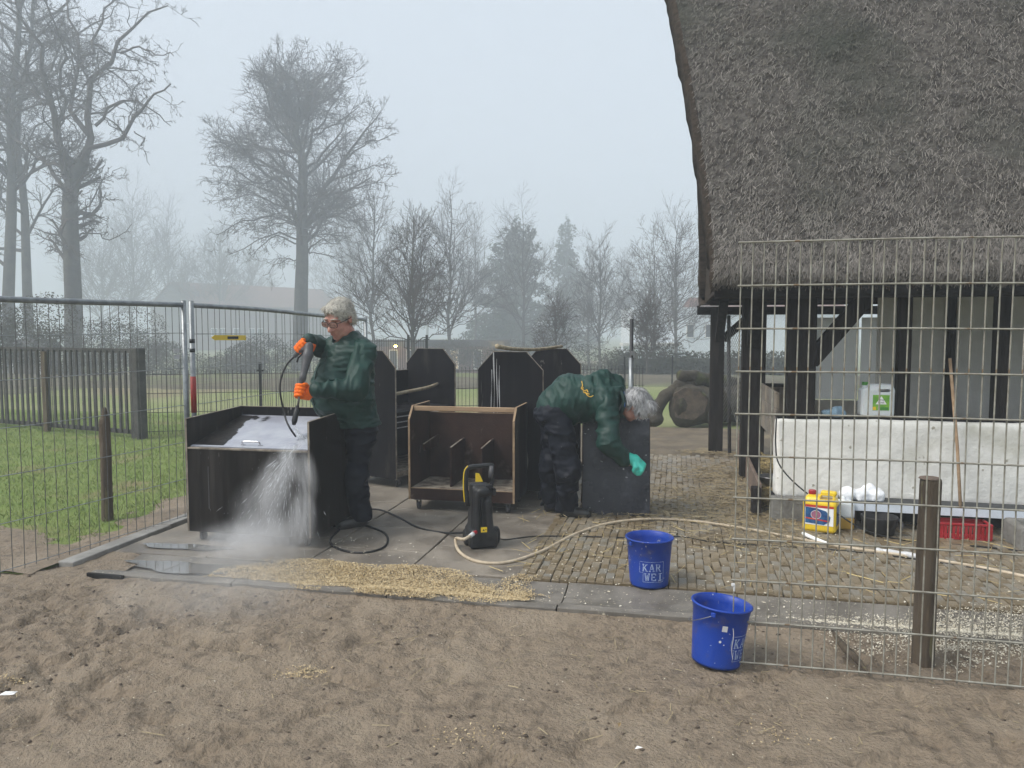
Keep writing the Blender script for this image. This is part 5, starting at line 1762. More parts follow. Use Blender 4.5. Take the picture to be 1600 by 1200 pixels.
part(lb, 'label_print', MB().prism([(-0.016, 0, 0.142), (0.000, 0, 0.142), (-0.008, 0, 0.157)], (0, -0.1245, 0), (0, -0.1235, 0)).box((0.008, -0.124, 0.150), (0.012, 0.001, 0.004)), M['ink'])
for x in (-0.095, 0.12):
    rot = np.array(Matrix.Rotation(math.pi / 2, 3, 'Y'))
    w_ = part(ws, 'wheel', MB().lathe([(0.001, -0.022), (0.05, -0.022), (0.062, -0.012), (0.062, 0.012), (0.05, 0.022), (0.001, 0.022)], (x, 0.05, 0.062), 20, rot), M['black_rubber'])
    part(w_, 'hub', MB().lathe([(0.001, 0.026), (0.024, 0.025), (0.028, 0.02)], (x, 0.05, 0.062), 16, rot), M['grey_plastic'])
part(ws, 'water_inlet', MB().tube([(-0.06, -0.11, 0.135), (-0.085, -0.135, 0.13)], 0.014, 10), M['red_plastic'], smooth=True)
part(ws, 'inlet_collar', MB().tube([(-0.085, -0.135, 0.13), (-0.112, -0.16, 0.122)], 0.016, 10), M['sticker'], smooth=True)


def lay(pts, z, r, n=60, nn=8):
    return MB().tube(spline([np.array((*G(x, y, z + (p_[2] if len(p_) > 2 else 0))[:3],)) for p_ in pts for x, y in (p_[:2],)], n), r, nn)


inl = np.array(ws.location) + np.array(Matrix.Rotation(R(14), 3, 'Z') @ Vector((-0.112, -0.16, 0.122)))
hp = [inl, inl + (-0.045, -0.03, -0.015)] + [G(x, y, z) for x, y, z in ((712, 842, 0.05), (718, 862, 0.018), (745, 877, 0.016), (790, 879, 0.016), (845, 862, 0.016), (900, 834, 0.018), (955, 817, 0.02), (1020, 811, 0.02), (1090, 815, 0.02), (1180, 829, 0.02), (1290, 850, 0.02), (1370, 862, 0.02), (1450, 873, 0.02), (1550, 890, 0.02), (1660, 912, 0.02), (1830, 935, 0.02), (2050, 950, 0.02))]
gh = thing('garden_hose', 'cream garden hose curving across the bricks to the pressure washer', 'hose', G(900, 834))
part(gh, 'hose', MB().tube(spline(hp, 150), 0.0115, 8), M['hose_cream'], world=True, smooth=True)
part(gh, 'hose_wrap', MB().tube(spline([G(1366, 860, 0.022), G(1380, 862, 0.022), G(1410, 866, 0.022), G(1440, 871, 0.022)], 12), [0.006] + [0.021 + 0.003 * math.sin(i * 1.9) for i in range(10)] + [0.012], 10), M['sticker'], world=True, smooth=True)
part(gh, 'hose_wrap', MB().tube(spline([G(1254, 833, 0.03), G(1264, 838, 0.03), G(1285, 847, 0.025), G(1296, 851, 0.02)], 10), [0.01] + [0.016] * 8 + [0.008], 8), M['paper_white'], world=True, smooth=True)
hs = thing('pressure_hose', 'black pressure hose looping between the washer and the sprayed cart', 'hose', G(640, 822))
part(hs, 'hose', MB().tube(spline([wg + (-0.08, -0.02, 0.11), G(712, 833, 0.04), G(690, 832, 0.012), G(655, 825, 0.012), G(622, 808, 0.012), G(595, 797, 0.012), G(572, 797, 0.012), G(556, 808, 0.012), G(530, 828, 0.012), G(516, 845, 0.012), G(530, 858, 0.012), G(565, 864, 0.012), G(598, 856, 0.012), G(606, 842, 0.012), G(596, 830, 0.012), G(565, 820, 0.012), G(545, 819, 0.012), G(520, 822, 0.012)], 110), 0.0085, 8), M['black_rubber'], world=True, smooth=True)
tag(link('power_cable', MB().tube(spline([wg + (0.10, 0.03, 0.06), G(790, 843, 0.01), G(835, 838, 0.012), G(905, 838, 0.012), G(985, 840, 0.014), G(1060, 838, 0.014), G(1110, 846, 0.014), G(1190, 852, 0.014), G(1290, 858, 0.014), G(1420, 872, 0.014), G(1640, 905, 0.014), G(2000, 950, 0.014)], 90), 0.0048, 6).mesh('power_cable', True), M['black_rubber']),
    'thin dark power cable lying on the bricks behind the buckets', 'cable')

# ------------------------------------------------------------------ buckets
LET = {
    'K': [[(.02, 0), (.34, 0), (.34, .13), (.02, .13)], [(.02, .87), (.34, .87), (.34, 1), (.02, 1)], [(.09, .13), (.27, .13), (.27, .87), (.09, .87)],
          [(.30, .48), (.46, .58), (.90, .08), (.62, .08)], [(.30, .40), (.30, .56), (.60, .92), (.82, .92)], [(.56, 0), (.98, 0), (.98, .12), (.56, .12)], [(.54, .88), (.94, .88), (.94, 1), (.54, 1)]],
    'A': [[(0, 0), (.34, 0), (.34, .12), (0, .12)], [(.62, 0), (1, 0), (1, .12), (.62, .12)], [(.08, .12), (.24, .12), (.54, 1), (.40, 1)], [(.68, .12), (.90, .12), (.60, 1), (.46, 1)], [(.26, .30), (.68, .30), (.66, .42), (.30, .42)]],
    'R': [[(.02, 0), (.34, 0), (.34, .13), (.02, .13)], [(.02, .87), (.60, .87), (.60, 1), (.02, 1)], [(.09, .13), (.27, .13), (.27, .87), (.09, .87)], [(.31, .46), (.62, .46), (.62, .58), (.31, .58)],
          [(.58, .46), (.80, .56), (.80, .90), (.58, 1)], [(.44, .45), (.62, .45), (.92, .06), (.70, .06)], [(.62, 0), (.98, 0), (.98, .12), (.62, .12)]],
    'W': [[(0, .88), (.36, .88), (.36, 1), (0, 1)], [(.64, .88), (1, .88), (1, 1), (.64, 1)], [(.08, .88), (.24, .88), (.40, 0), (.26, 0)], [(.34, 0), (.44, 0), (.56, .80), (.46, .80)], [(.46, .80), (.56, .80), (.74, 0), (.62, 0)], [(.64, 0), (.76, 0), (.92, .88), (.78, .88)]],
    'E': [[(.09, 0), (.27, 0), (.27, 1), (.09, 1)], [(.31, 0), (.90, 0), (.90, .13), (.31, .13)], [(.31, .87), (.88, .87), (.88, 1), (.31, 1)], [(.31, .44), (.70, .44), (.70, .57), (.31, .57)], [(.78, .13), (.90, .13), (.90, .30), (.78, .26)], [(.77, .74), (.88, .70), (.88, .87), (.77, .87)]],
    'I': [[(.20, 0), (.80, 0), (.80, .13), (.20, .13)], [(.20, .87), (.80, .87), (.80, 1), (.20, 1)], [(.38, .16), (.62, .16), (.62, .84), (.38, .84)]],
}


def bucket(label, loc, text_ang, m, tilt=(0, 0), sc=1.0, extras=None, bail_ang=0.0):
    b = thing('bucket', label, 'bucket', loc, 0.0, 'blue plastic buckets')
    rb, rt, H = 0.112 * sc, 0.134 * sc, 0.285 * sc
    pr_ = [(0.001, 0.006), (rb - 0.006, 0.004), (rb, 0.0), (rb + 0.001, 0.012), (rb + (rt - rb) * 0.5, H * 0.5), (rt - 0.003, H - 0.035), (rt, H - 0.033), (rt + 0.001, H - 0.012), (rt + 0.008, H - 0.010), (rt + 0.009, H - 0.003), (rt + 0.004, H), (rt - 0.003, H - 0.004), (rt - 0.008, H - 0.04), (rb - 0.002, 0.012), (0.001, 0.011)]
    shell = part(b, 'shell', MB().lathe(pr_, n=48), M[m], smooth=True)
    me = shell.data

    def on(x, z, lift=0.0009):
        r_ = rb + (rt - rb) * z / H + lift
        a = text_ang + x / r_ - math.pi / 2
        return (r_ * math.cos(a), r_ * math.sin(a), z)
    x0, hh, ww = -0.056 * sc, 0.046 * sc, 0.034 * sc
    for row, (word, z0, sh) in enumerate((('KAR', 0.105 * sc, 0.0), ('WEI', 0.050 * sc, 0.012 * sc))):
        for k, ch in enumerate(word):
            mb = MB()
            for pg in LET[ch]:
                V = [on(x0 + sh + k * (ww + 0.005 * sc) + px_ * ww, z0 + py_ * hh) for px_, py_ in pg]
                mb.add(V, [tuple(range(len(V)))])
            part(b, 'printed_letter', mb, M['print_white'])
    fr = MB()
    for (xa, za, xb, zb) in ((-0.072, 0.098, -0.072, 0.163), (-0.072, 0.163, 0.072, 0.163), (0.072, 0.163, 0.072, 0.042), (0.072, 0.042, -0.050, 0.042), (-0.050, 0.042, -0.050, 0.098), (-0.050, 0.098, -0.072, 0.098)):
        n_ = 8
        for t in range(n_):
            p0 = np.array((xa + (xb - xa) * t / n_, za + (zb - za) * t / n_)) * sc
            p1 = np.array((xa + (xb - xa) * (t + 1) / n_, za + (zb - za) * (t + 1) / n_)) * sc
            d_ = (p1 - p0) / np.linalg.norm(p1 - p0)
            s_ = np.array((-d_[1], d_[0])) * 0.0011
            fr.add([on(*(p0 - s_)), on(*(p0 + s_)), on(*(p1 + s_)), on(*(p1 - s_))], [(0, 1, 2, 3)])
    part(b, 'printed_frame', fr, M['print_white'])
    # wire bail hanging down on one side, with its two lugs
    ba = []
    for t in np.linspace(0, math.pi, 24):
        x, dn = math.cos(t), math.sin(t)
        ca, sa = math.cos(bail_ang), math.sin(bail_ang)
        px_, py_ = (rt + 0.008) * x, -(rt + 0.010) * dn
        ba.append((px_ * ca - py_ * sa, px_ * sa + py_ * ca, H - 0.03 - 0.085 * dn))
    part(b, 'bail', MB().tube(ba, 0.0022, 6), M['steel'], smooth=True)
    for sgn in (1, -1):
        ca, sa = math.cos(bail_ang), math.sin(bail_ang)
        part(b, 'lug', MB().box((sgn * (rt + 0.006) * ca, sgn * (rt + 0.006) * sa, H - 0.028), (0.014, 0.022, 0.022), bail_ang), M[m], bevel=0.003)
    b.rotation_euler = (tilt[0], tilt[1], 0)
    return b, on


b1, on1 = bucket('blue bucket nearest the camera, tilted on the mud beside the wire panel', G(1118, 1032, -0.012), 0.80, 'blue_plastic', (R(-1), R(5.5)), bail_ang=R(-120))
mb = MB()
mb.add([on1(x - 0.115, z) for x, z in ((-0.012, 0.185), (0.012, 0.185), (0.012, 0.212), (-0.012, 0.212))], [(0, 1, 2, 3)])
part(b1, 'sticker', mb, M['sticker'])
b_pts = [on1(-0.078 + 0.028 * t + 0.004 * math.sin(7 * t), 0.205 - 0.15 * t, 0.0004) for t in np.linspace(0, 1, 16)]
part(b1, 'scratch', MB().tube(b_pts, 0.0017, 4), M['sticker'])
for x, z, r_ in ((-0.125, 0.135, 0.006), (-0.106, 0.122, 0.003), (-0.118, 0.155, 0.0025)):
    part(b1, 'paint_spot', MB().add([on1(x + r_ * math.cos(a), z + r_ * math.sin(a)) for a in np.linspace(0, 2 * math.pi, 9)[:-1]], [tuple(range(8))]), M['sticker'])
b2, on2 = bucket('blue bucket standing upright on the bricks behind the tilted one', G(1014, 911, 0.01), -0.05, 'blue_soiled', (0, 0), 1.03, bail_ang=R(-150))

# ------------------------------------------------------------------ things by the barn
def bl(x, y, z=0.0):
    """Barn-local to world."""
    return F(BU + x, BW + y, z)


def text_mesh(txt, size):
    cu = bpy.data.curves.new('lettering', 'FONT')
    cu.body = txt
    cu.size = size
    cu.align_x = 'CENTER'
    cu.resolution_u = 3
    o_ = bpy.data.objects.new('lettering_tmp', cu)
    COL.objects.link(o_)
    dg = bpy.context.evaluated_depsgraph_get()
    me = bpy.data.meshes.new_from_object(o_.evaluated_get(dg))
    bpy.data.objects.remove(o_)
    return me


def stand_text(me, x, y, z):
    """Text in XY turned upright into XZ, facing -y."""
    V = np.array([v.co for v in me.vertices])
    for v, c in zip(me.vertices, V):
        v.co = (c[0] + x, y, c[1] + z)
    me.update()
    return me


jw = thing('white_jerrycan', 'translucent white jerrycan with green label standing on the barn wall', 'jerrycan', bl(1.295, 0.545, 0.851), -YAW)
s = Sdf((-0.16, -0.11, -0.01), (0.16, 0.11, 0.31), 0.006)
s.rbox((0, 0, 0.125), (0.128, 0.078, 0.122), 0.03)
s.rbox((0.005, 0, 0.235), (0.112, 0.06, 0.04), 0.03, k=0.03)
s.rbox((0.045, 0, 0.222), (0.045, 0.10, 0.012), 0.01, sub=True)
s.rbox((-0.125, 0, 0.262), (0.05, 0.1, 0.03), 0.01, rot=np.array(Matrix.Rotation(-0.5, 3, 'Y')), sub=True)
s.cap((-0.085, 0, 0.22), (-0.085, 0, 0.265), 0.024, 0.022, 0.008)
part(jw, 'can', s.mesh('can'), M['clear_plastic'])
part(jw, 'cap', MB().lathe([(0.0001, 0.288), (0.024, 0.287), (0.027, 0.282), (0.027, 0.262), (0.0001, 0.261)], (-0.085, 0, 0), 18), M['green_cap'])
lb = part(jw, 'label', MB().box((0.02, -0.0795, 0.125), (0.125, 0.002, 0.125)), M['lime'])
part(lb, 'label_triangle', MB().prism([(-0.022, 0, 0.112), (0.062, 0, 0.112), (0.022, 0, 0.178)], (0, -0.0825, 0), (0, -0.0815, 0)), M['paper_white'])
part(lb, 'label_text', stand_text(text_mesh('Drie', 0.024), 0.020, -0.0835, 0.141), M['ink'])
part(lb, 'label_text', stand_text(text_mesh('hoek', 0.024), 0.020, -0.0835, 0.120), M['ink'])
part(lb, 'label_spot', MB().box((-0.03, -0.082, 0.078), (0.024, 0.001, 0.026)), M['yellow_plastic'])
part(lb, 'label_stripe', MB().box((0.045, -0.082, 0.078), (0.06, 0.001, 0.022)), M['green_cap'])

jy = thing('yellow_jerrycan', 'yellow jerrycan with dark blue label and red cap on the bricks', 'jerrycan', bl(0.80, 0.02, 0.012), -YAW - R(18))
s = Sdf((-0.16, -0.12, -0.01), (0.16, 0.12, 0.34), 0.006)
s.rbox((0, 0, 0.125), (0.122, 0.085, 0.122), 0.03)
s.rbox((0.0, 0, 0.245), (0.112, 0.07, 0.035), 0.032, k=0.03)
s.rbox((0.055, 0, 0.300), (0.058, 0.03, 0.018), 0.015, k=0.02)
s.rbox((0.045, 0, 0.268), (0.045, 0.11, 0.014), 0.012, sub=True)
s.cap((-0.065, 0, 0.25), (-0.065, 0, 0.285), 0.024, 0.022, 0.01)
part(jy, 'can', s.mesh('can'), M['yellow_plastic'])
part(jy, 'cap', MB().lathe([(0.0001, 0.315), (0.024, 0.314), (0.028, 0.308), (0.028, 0.284), (0.0001, 0.283)], (-0.065, 0, 0), 18), M['red_plastic'])
lb = part(jy, 'label', MB().box((0, -0.0862, 0.138), (0.205, 0.002, 0.15)), M['paper_white'])
part(lb, 'label_field', MB().prism([(-0.098, 0, 0.075), (0.035, 0, 0.068), (0.075, 0, 0.095), (0.082, 0, 0.13), (0.05, 0, 0.175), (-0.02, 0, 0.192), (-0.098, 0, 0.196)], (0, -0.0890, 0), (0, -0.0878, 0)), M['label_blue'])
part(lb, 'label_band', MB().box((0, -0.0885, 0.207), (0.206, 0.0012, 0.018)), M['label_red'])
part(lb, 'label_stripe', MB().bar((-0.097, -0.0900, 0.112), (0.075, -0.0900, 0.098), 0.0008, 0.010), M['label_red'])
part(lb, 'label_roundel', MB().prism([(-0.022 + 0.034 * math.cos(a), 0, 0.142 + 0.030 * math.sin(a)) for a in np.linspace(0, 2 * math.pi, 25)[:-1]], (0, -0.0902, 0), (0, -0.0894, 0)), M['label_violet'])
part(lb, 'label_ring', MB().tube([(-0.022 + 0.036 * math.cos(a), -0.0896, 0.142 + 0.032 * math.sin(a)) for a in np.linspace(0, 2 * math.pi, 25)], 0.0014, 4, cap=False), M['paper_white'])
part(jy, 'side_label', MB().box((0.1232, 0, 0.138), (0.002, 0.13, 0.15)), M['label_blue'])

jc = thing('clear_jerrycan', 'half-empty clear canister with amber liquid behind the yellow jerrycan', 'jerrycan', bl(0.985, 0.14, 0.012), -YAW)
s = Sdf((-0.12, -0.1, -0.01), (0.12, 0.1, 0.26), 0.007)
s.rbox((0, 0, 0.155), (0.075, 0.07, 0.065), 0.02).cap((0, 0, 0.2), (0, 0, 0.235), 0.025, 0.02, 0.02)
part(jc, 'can', s.mesh('can'), M['clear_plastic'])
s = Sdf((-0.12, -0.1, -0.01), (0.12, 0.1, 0.16), 0.007)
s.rbox((0, 0, 0.05), (0.074, 0.069, 0.048), 0.015)
part(jc, 'liquid', s.mesh('liquid'), M['amber'])

pk = thing('white_plank', 'long white plank lying low in front of the barn wall', 'plank', bl(0.98, 0.16, 0), -YAW - R(3.2))
part(pk, 'board', MB().box2((0, 0, 0.205), (3.0, 0.22, 0.223)), M['black_paint'], bevel=0.003)
part(pk, 'front_edge', MB().box2((0, -0.012, 0.155), (3.0, -0.001, 0.225)), M['white_paint'], bevel=0.003)
for x in (0.06, 2.6):
    part(pk, 'support', MB().box2((x, 0.03, 0.0), (x + 0.05, 0.2, 0.204)), M['post_wood'])
bg = thing('white_bag', 'crumpled white plastic bag on the plank', 'bag', bl(1.14, 0.25, 0.224), -YAW)
s = Sdf((-0.22, -0.13, -0.02), (0.24, 0.13, 0.16), 0.008)
s.ell((-0.10, 0, 0.04), (0.07, 0.075, 0.06)).rbox((0.055, 0, 0.035), (0.105, 0.075, 0.045), 0.03, k=0.02).ell((0.06, 0.01, 0.08), (0.06, 0.05, 0.04), None, 0.02)
s.displace(0.02, 17, 3).plane_cut((0, 0, 0), (0, 0, -1))
part(bg, 'bag', s.mesh('bag', False), M['white_bag'])
bb = thing('black_tub', 'black rubber tub tucked under the white plank', 'tub', bl(1.22, 0.02, 0.0), -YAW)
part(bb, 'shell', MB().lathe([(0.001, 0.01), (0.095, 0.01), (0.125, 0.15), (0.132, 0.15), (0.132, 0.142), (0.102, 0.0), (0.001, 0.0)], n=24), M['black_rubber'], smooth=True)
part(bb, 'rag', MB().tube(spline([(0.13, -0.03, 0.14), (0.145, -0.05, 0.10), (0.135, -0.06, 0.075), (0.15, -0.05, 0.06)], 10), [0.006, 0.01, 0.014, 0.013, 0.017, 0.015, 0.012, 0.014, 0.01, 0.005], 7), M['grey_plastic'], smooth=True)
rc = thing('red_crate', 'dark red slatted plastic crate under the white plank', 'crate', bl(1.78, 0.02, 0.01), -YAW)
part(rc, 'base', MB().box2((-0.2, -0.05, 0), (0.2, 0.13, 0.01)), M['red_plastic'])
for k in range(15):
    x = -0.195 + k * 0.0279
    part(rc, 'slat', MB().box2((x - 0.009, -0.05, 0.0101), (x + 0.009, -0.042, 0.105)), M['red_plastic'])
part(rc, 'rim', MB().box2((-0.205, -0.055, 0.106), (0.205, -0.04, 0.122)).box2((-0.205, 0.12, 0.106), (0.205, 0.135, 0.122)).box2((-0.205, -0.0395, 0.106), (-0.19, 0.1195, 0.122)).box2((0.19, -0.0395, 0.106), (0.205, 0.1195, 0.122)), M['red_plastic'], bevel=0.003)
part(rc, 'back', MB().box2((-0.2, 0.122, 0.0101), (0.2, 0.13, 0.105)), M['red_plastic'])
tr = thing('stone_trough', 'grey stone trough on the bricks at the right edge', 'trough', bl(2.28, -0.12, 0.0), -YAW)
s = Sdf((-0.30, -0.2, -0.02), (0.75, 0.24, 0.24), 0.012)
s.rbox((0.22, 0.02, 0.085), (0.42, 0.17, 0.095), 0.03).rbox((0.22, 0.02, 0.17), (0.36, 0.12, 0.06), 0.03, sub=True).displace(0.012, 9, 3)
part(tr, 'block', s.mesh('block'), M['stone'])
part(tr, 'pipe', MB().tube([(0.10, -0.10, 0.215), (0.55, -0.06, 0.215)], 0.032, 14).tube([(0.095, -0.10, 0.215), (0.12, -0.098, 0.215)], 0.04, 14), M['black_plastic'], smooth=True)
rg_ = thing('blue_rag', 'crumpled pale blue cloth on top of the barn wall', 'cloth', bl(0.98, 0.52, 0.85), -YAW)
s = Sdf((-0.14, -0.1, -0.02), (0.14, 0.1, 0.14), 0.007)
s.ell((0, 0, 0.02), (0.09, 0.06, 0.035)).ell((0.01, 0, 0.05), (0.045, 0.04, 0.035), None, 0.03).ell((-0.06, 0, 0.03), (0.05, 0.04, 0.03), None, 0.02).displace(0.022, 20, 3).plane_cut((0, 0, 0), (0, 0, -1))
part(rg_, 'cloth', s.mesh('cloth', False), M['blue_cloth'])
bs = thing('broom_handle', 'wooden broom handle leaning against the white barn wall', 'broom', bl(1.82, 0.12, 0), -YAW)
part(bs, 'handle', MB().tube([(0.015, 0.02, 0.03), (0, 0.14, 0.66), (-0.03, 0.285, 1.34)], 0.0125, 8), M['timber'], smooth=True)
part(bs, 'brush_head', MB().box((0.015, 0.02, 0.05), (0.24, 0.05, 0.045)), M['post_wood'], bevel=0.006)
part(bs, 'bristles', MB().box((0.015, 0.02, 0.022), (0.22, 0.045, 0.02)), M['black_rubber'])
tag(link('wall_cable', MB().tube(spline([bl(0.505, 0.40, 0.86), bl(0.50, 0.37, 0.62), bl(0.53, 0.33, 0.46), bl(0.68, 0.20, 0.30), bl(0.92, -0.08, 0.16), bl(1.12, -0.14, 0.06), bl(1.42, -0.16, 0.012), bl(1.9, -0.22, 0.012), bl(2.4, -0.40, 0.012)], 50), 0.006, 6).mesh('wall_cable', True), M['black_rubber']),
    'black cable drooping from the wall corner past the yellow jerrycan', 'cable')
ms = thing('feed_bowl', 'grey metal feeding bowl in the straw inside the barn corner', 'bowl', bl(0.62, 1.55, 0.05), 0)
part(ms, 'bowl', MB().lathe([(0.001, 0.012), (0.085, 0.012), (0.125, 0.10), (0.134, 0.10), (0.132, 0.092), (0.092, 0.0), (0.001, 0.0)], n=24), M['steel'], smooth=True)

# ------------------------------------------------------------------ fallen tree behind the barn corner
lg = thing('fallen_log', 'thick mossy log with its sawn round face towards us', 'log', G(1076, 664), 0)
LB = np.array(lg.location)


def lw(px, py, D):
    return P(px, py, D)


s = Sdf(LB + np.array((-0.6, -0.45, -0.1)), LB + np.array((1.6, 1.2, 0.95)), 0.018)
s.ell(P(1076, 632, 12.85), (0.34, 0.17, 0.36)).cap(P(1078, 630, 12.9), P(1185, 632, 13.6), 0.32, 0.30, 0.05).plane_cut(P(1076, 632, 12.72), (-0.12, -1, 0.03))
s.displace(0.11, 3.2, 3)
part(lg, 'trunk', s.mesh('trunk'), M['bark_log'], world=True)
fa = P(1076, 631, 12.69)
n_ = 30
fv = [fa + np.array((0.27 * math.cos(a) * (1 + 0.13 * math.sin(3 * a + 1) - 0.10 * math.sin(a)) + 0.01 * math.sin(9 * a), -0.035 * math.cos(a) - 0.012, 0.29 * math.sin(a) * (1 + 0.10 * math.cos(2 * a)) + 0.012 * math.cos(7 * a))) for a in np.linspace(0, 2 * math.pi, n_, endpoint=False)]
part(lg, 'sawn_face', MB().add(fv + [p_ + (0, 0.04, 0) for p_ in map(np.array, fv)], [tuple(range(n_))] + [(i, (i + 1) % n_, n_ + (i + 1) % n_, n_ + i) for i in range(n_)]), M['log_face'], world=True)
lb_ = thing('curved_branch', 'thick bent branch arching from the log to the ground', 'branch', G(1022, 665), 0)
s = Sdf(P(1010, 665, 12.9) - (0.2, 0.4, 0.15), P(1070, 590, 12.9) + (0.3, 0.4, 0.2), 0.016)
s.chain([P(1020, 654, 12.75), P(1024, 640, 12.8), P(1040, 618, 12.85), P(1060, 605, 12.9), P(1078, 602, 12.95)], [0.14, 0.10, 0.095, 0.11, 0.10], 0.06)
s.ell(P(1022, 657, 12.7), (0.16, 0.14, 0.10), None, 0.05).displace(0.03, 6, 3)
part(lb_, 'limb', s.mesh('limb'), M['bark_log'], world=True)
lt = thing('upper_log', 'greenish log resting on top of the sawn log', 'log', P(1080, 600, 13.2), 0)
s = Sdf(P(1050, 620, 13.0) - (0.3, 0.4, 0.2), P(1190, 575, 13.9) + (0.3, 0.4, 0.3), 0.018)
s.chain([P(1066, 588, 12.9), P(1085, 590, 13.05), P(1130, 598, 13.4), P(1185, 602, 13.8)], [0.10, 0.115, 0.12, 0.11], 0.05).plane_cut(P(1060, 588, 12.85), (-1, -0.2, 0)).displace(0.025, 6, 3)
part(lt, 'trunk', s.mesh('trunk'), M['bark_log'], world=True)

# ------------------------------------------------------------------ trees
def tubes_np(Pt, Rd, sides):
    """Pt (B,n,3), Rd (B,n) -> V, Q."""
    B, n, _ = Pt.shape
    tg = np.gradient(Pt, axis=1)
    tg /= np.linalg.norm(tg, axis=2, keepdims=True) + 1e-9
    ref = np.where(np.abs(tg[:, :1, 2:3]) < 0.85, np.array((0, 0, 1.0)), np.array((1.0, 0.2, 0)))
    x = np.cross(np.broadcast_to(ref, tg.shape), tg)
    x /= np.linalg.norm(x, axis=2, keepdims=True) + 1e-9
    y = np.cross(tg, x)
    a = np.arange(sides) * 2 * math.pi / sides
    V = Pt[:, :, None, :] + Rd[:, :, None, None] * (np.cos(a)[:, None] * x[:, :, None, :] + np.sin(a)[:, None] * y[:, :, None, :])
    idx = np.arange(B * n * sides).reshape(B, n, sides)
    j2 = np.roll(idx, -1, axis=2)
    Q = np.stack([idx[:, :-1], j2[:, :-1], j2[:, 1:], idx[:, 1:]], -1).reshape(-1, 4)
    return V.reshape(-1, 3), Q


def grow(P0, R0, levels, seed, up=0.25, wob=0.22, minr=0.008):
    """levels: list of (children per metre, length factor, angle deg, points, tmin, radius factor)."""
    r_ = np.random.default_rng(seed)
    out_ = []
    Pt, Rd = P0, R0
    for li, (dens, lf_, ang_, npt, tmin, rf_) in enumerate(levels):
        B, n, _ = Pt.shape
        ln = np.linalg.norm(np.diff(Pt, axis=1), axis=2).sum(1)
        cnt = np.maximum(1, np.round(ln * dens * r_.uniform(0.8, 1.2, B)).astype(int))
        ix = np.repeat(np.arange(B), cnt)
        m_ = len(ix)
        t = tmin + (1 - tmin) * r_.uniform(0, 1, m_) ** 0.9
        f = t * (n - 1)
        i0 = np.minimum(f.astype(int), n - 2)
        fr_ = (f - i0)[:, None]
        pos = Pt[ix, i0] * (1 - fr_) + Pt[ix, i0 + 1] * fr_
        rad = Rd[ix, i0] * (1 - fr_[:, 0]) + Rd[ix, i0 + 1] * fr_[:, 0]
        tg = Pt[ix, i0 + 1] - Pt[ix, i0]
        tg /= np.linalg.norm(tg, axis=1)[:, None] + 1e-9
        rv = r_.normal(0, 1, (m_, 3))
        pp = rv - tg * (rv * tg).sum(1)[:, None]
        pp /= np.linalg.norm(pp, axis=1)[:, None] + 1e-9
        an = np.radians(ang_ + r_.normal(0, 12, m_))[:, None]
        d = tg * np.cos(an) + pp * np.sin(an)
        d[:, 2] += up
        d /= np.linalg.norm(d, axis=1)[:, None]
        L = ln[ix] * lf_ * (1.05 - 0.6 * t) * r_.uniform(0.6, 1.25, m_)
        st = L / (npt - 1)
        pts = [pos]
        for k in range(npt - 1):
            d = d + r_.normal(0, wob, (m_, 3)) + np.array((0, 0, up * 0.25))
            d /= np.linalg.norm(d, axis=1)[:, None]
            pts.append(pts[-1] + d * st[:, None])
        Pn = np.stack(pts, 1)
        r0 = np.maximum(rad * rf_, minr)
        Rn = r0[:, None] * np.linspace(1, 0.35, npt)[None]
        Rn = np.maximum(Rn, minr * 0.6)
        out_.append((Pn, Rn))
        Pt, Rd = Pn, Rn
    return out_


def resample(pts, n):
    return spline(pts, n)


def tree(label, base, limbs, levels, seed, mats=('bark', 'twig'), name='bare_tree', group=None, up=0.25, wob=0.22, minr=0.009, extra_up=None):
    """limbs: list of (points world (k,3), r0, r1); the first is the trunk."""
    t = thing(name, label, 'tree', base, 0, group)
    bs_ = np.array(base, float)
    tr_pts = resample(limbs[0][0], 14) - bs_
    rr = np.linspace(limbs[0][1], limbs[0][2], 14)
    rr[0] *= 1.35
    V, Q = tubes_np(tr_pts[None], rr[None], 10)
    part(t, 'trunk', mesh_np('trunk', V, Q, True), M[mats[0]])
    n = 10
    LP = np.stack([resample(l[0], n) - bs_ for l in limbs])
    LR = np.stack([np.linspace(l[1], l[2], n) for l in limbs])
    if len(limbs) > 1:
        LR[1:] *= 0.72
    r_ = np.random.default_rng(seed + 99)
    LP[1:, 1:-1] += r_.normal(0, 0.12, LP[1:, 1:-1].shape)
    Vs, Qs, nv = [], [], 0
    if len(limbs) > 1:
        V, Q = tubes_np(LP[1:], LR[1:], 7)
        Vs.append(V)
        Qs.append(Q)
        nv += len(V)
    for k, (Pn, Rn) in enumerate(grow(LP, LR, levels, seed, up, wob, minr)):
        V, Q = tubes_np(Pn, Rn, 4 if k == 0 else 3)
        Vs.append(V)
        Qs.append(Q + nv)
        nv += len(V)
    part(t, 'crown', mesh_np('crown', np.concatenate(Vs), np.concatenate(Qs), True), M[mats[1]])
    return t


def crop1(pts, D, depth=0.0, seed=0):
    r_ = np.random.default_rng(seed)
    k = len(pts)
    dd = np.cumsum(r_.normal(0, 1, k)) * 0.0 + np.linspace(0, depth, k)
    return np.array([P(x * 0.4375, y * 0.4375, D + dd[i]) for i, (x, y) in enumerate(pts)])


GZ = -2.0
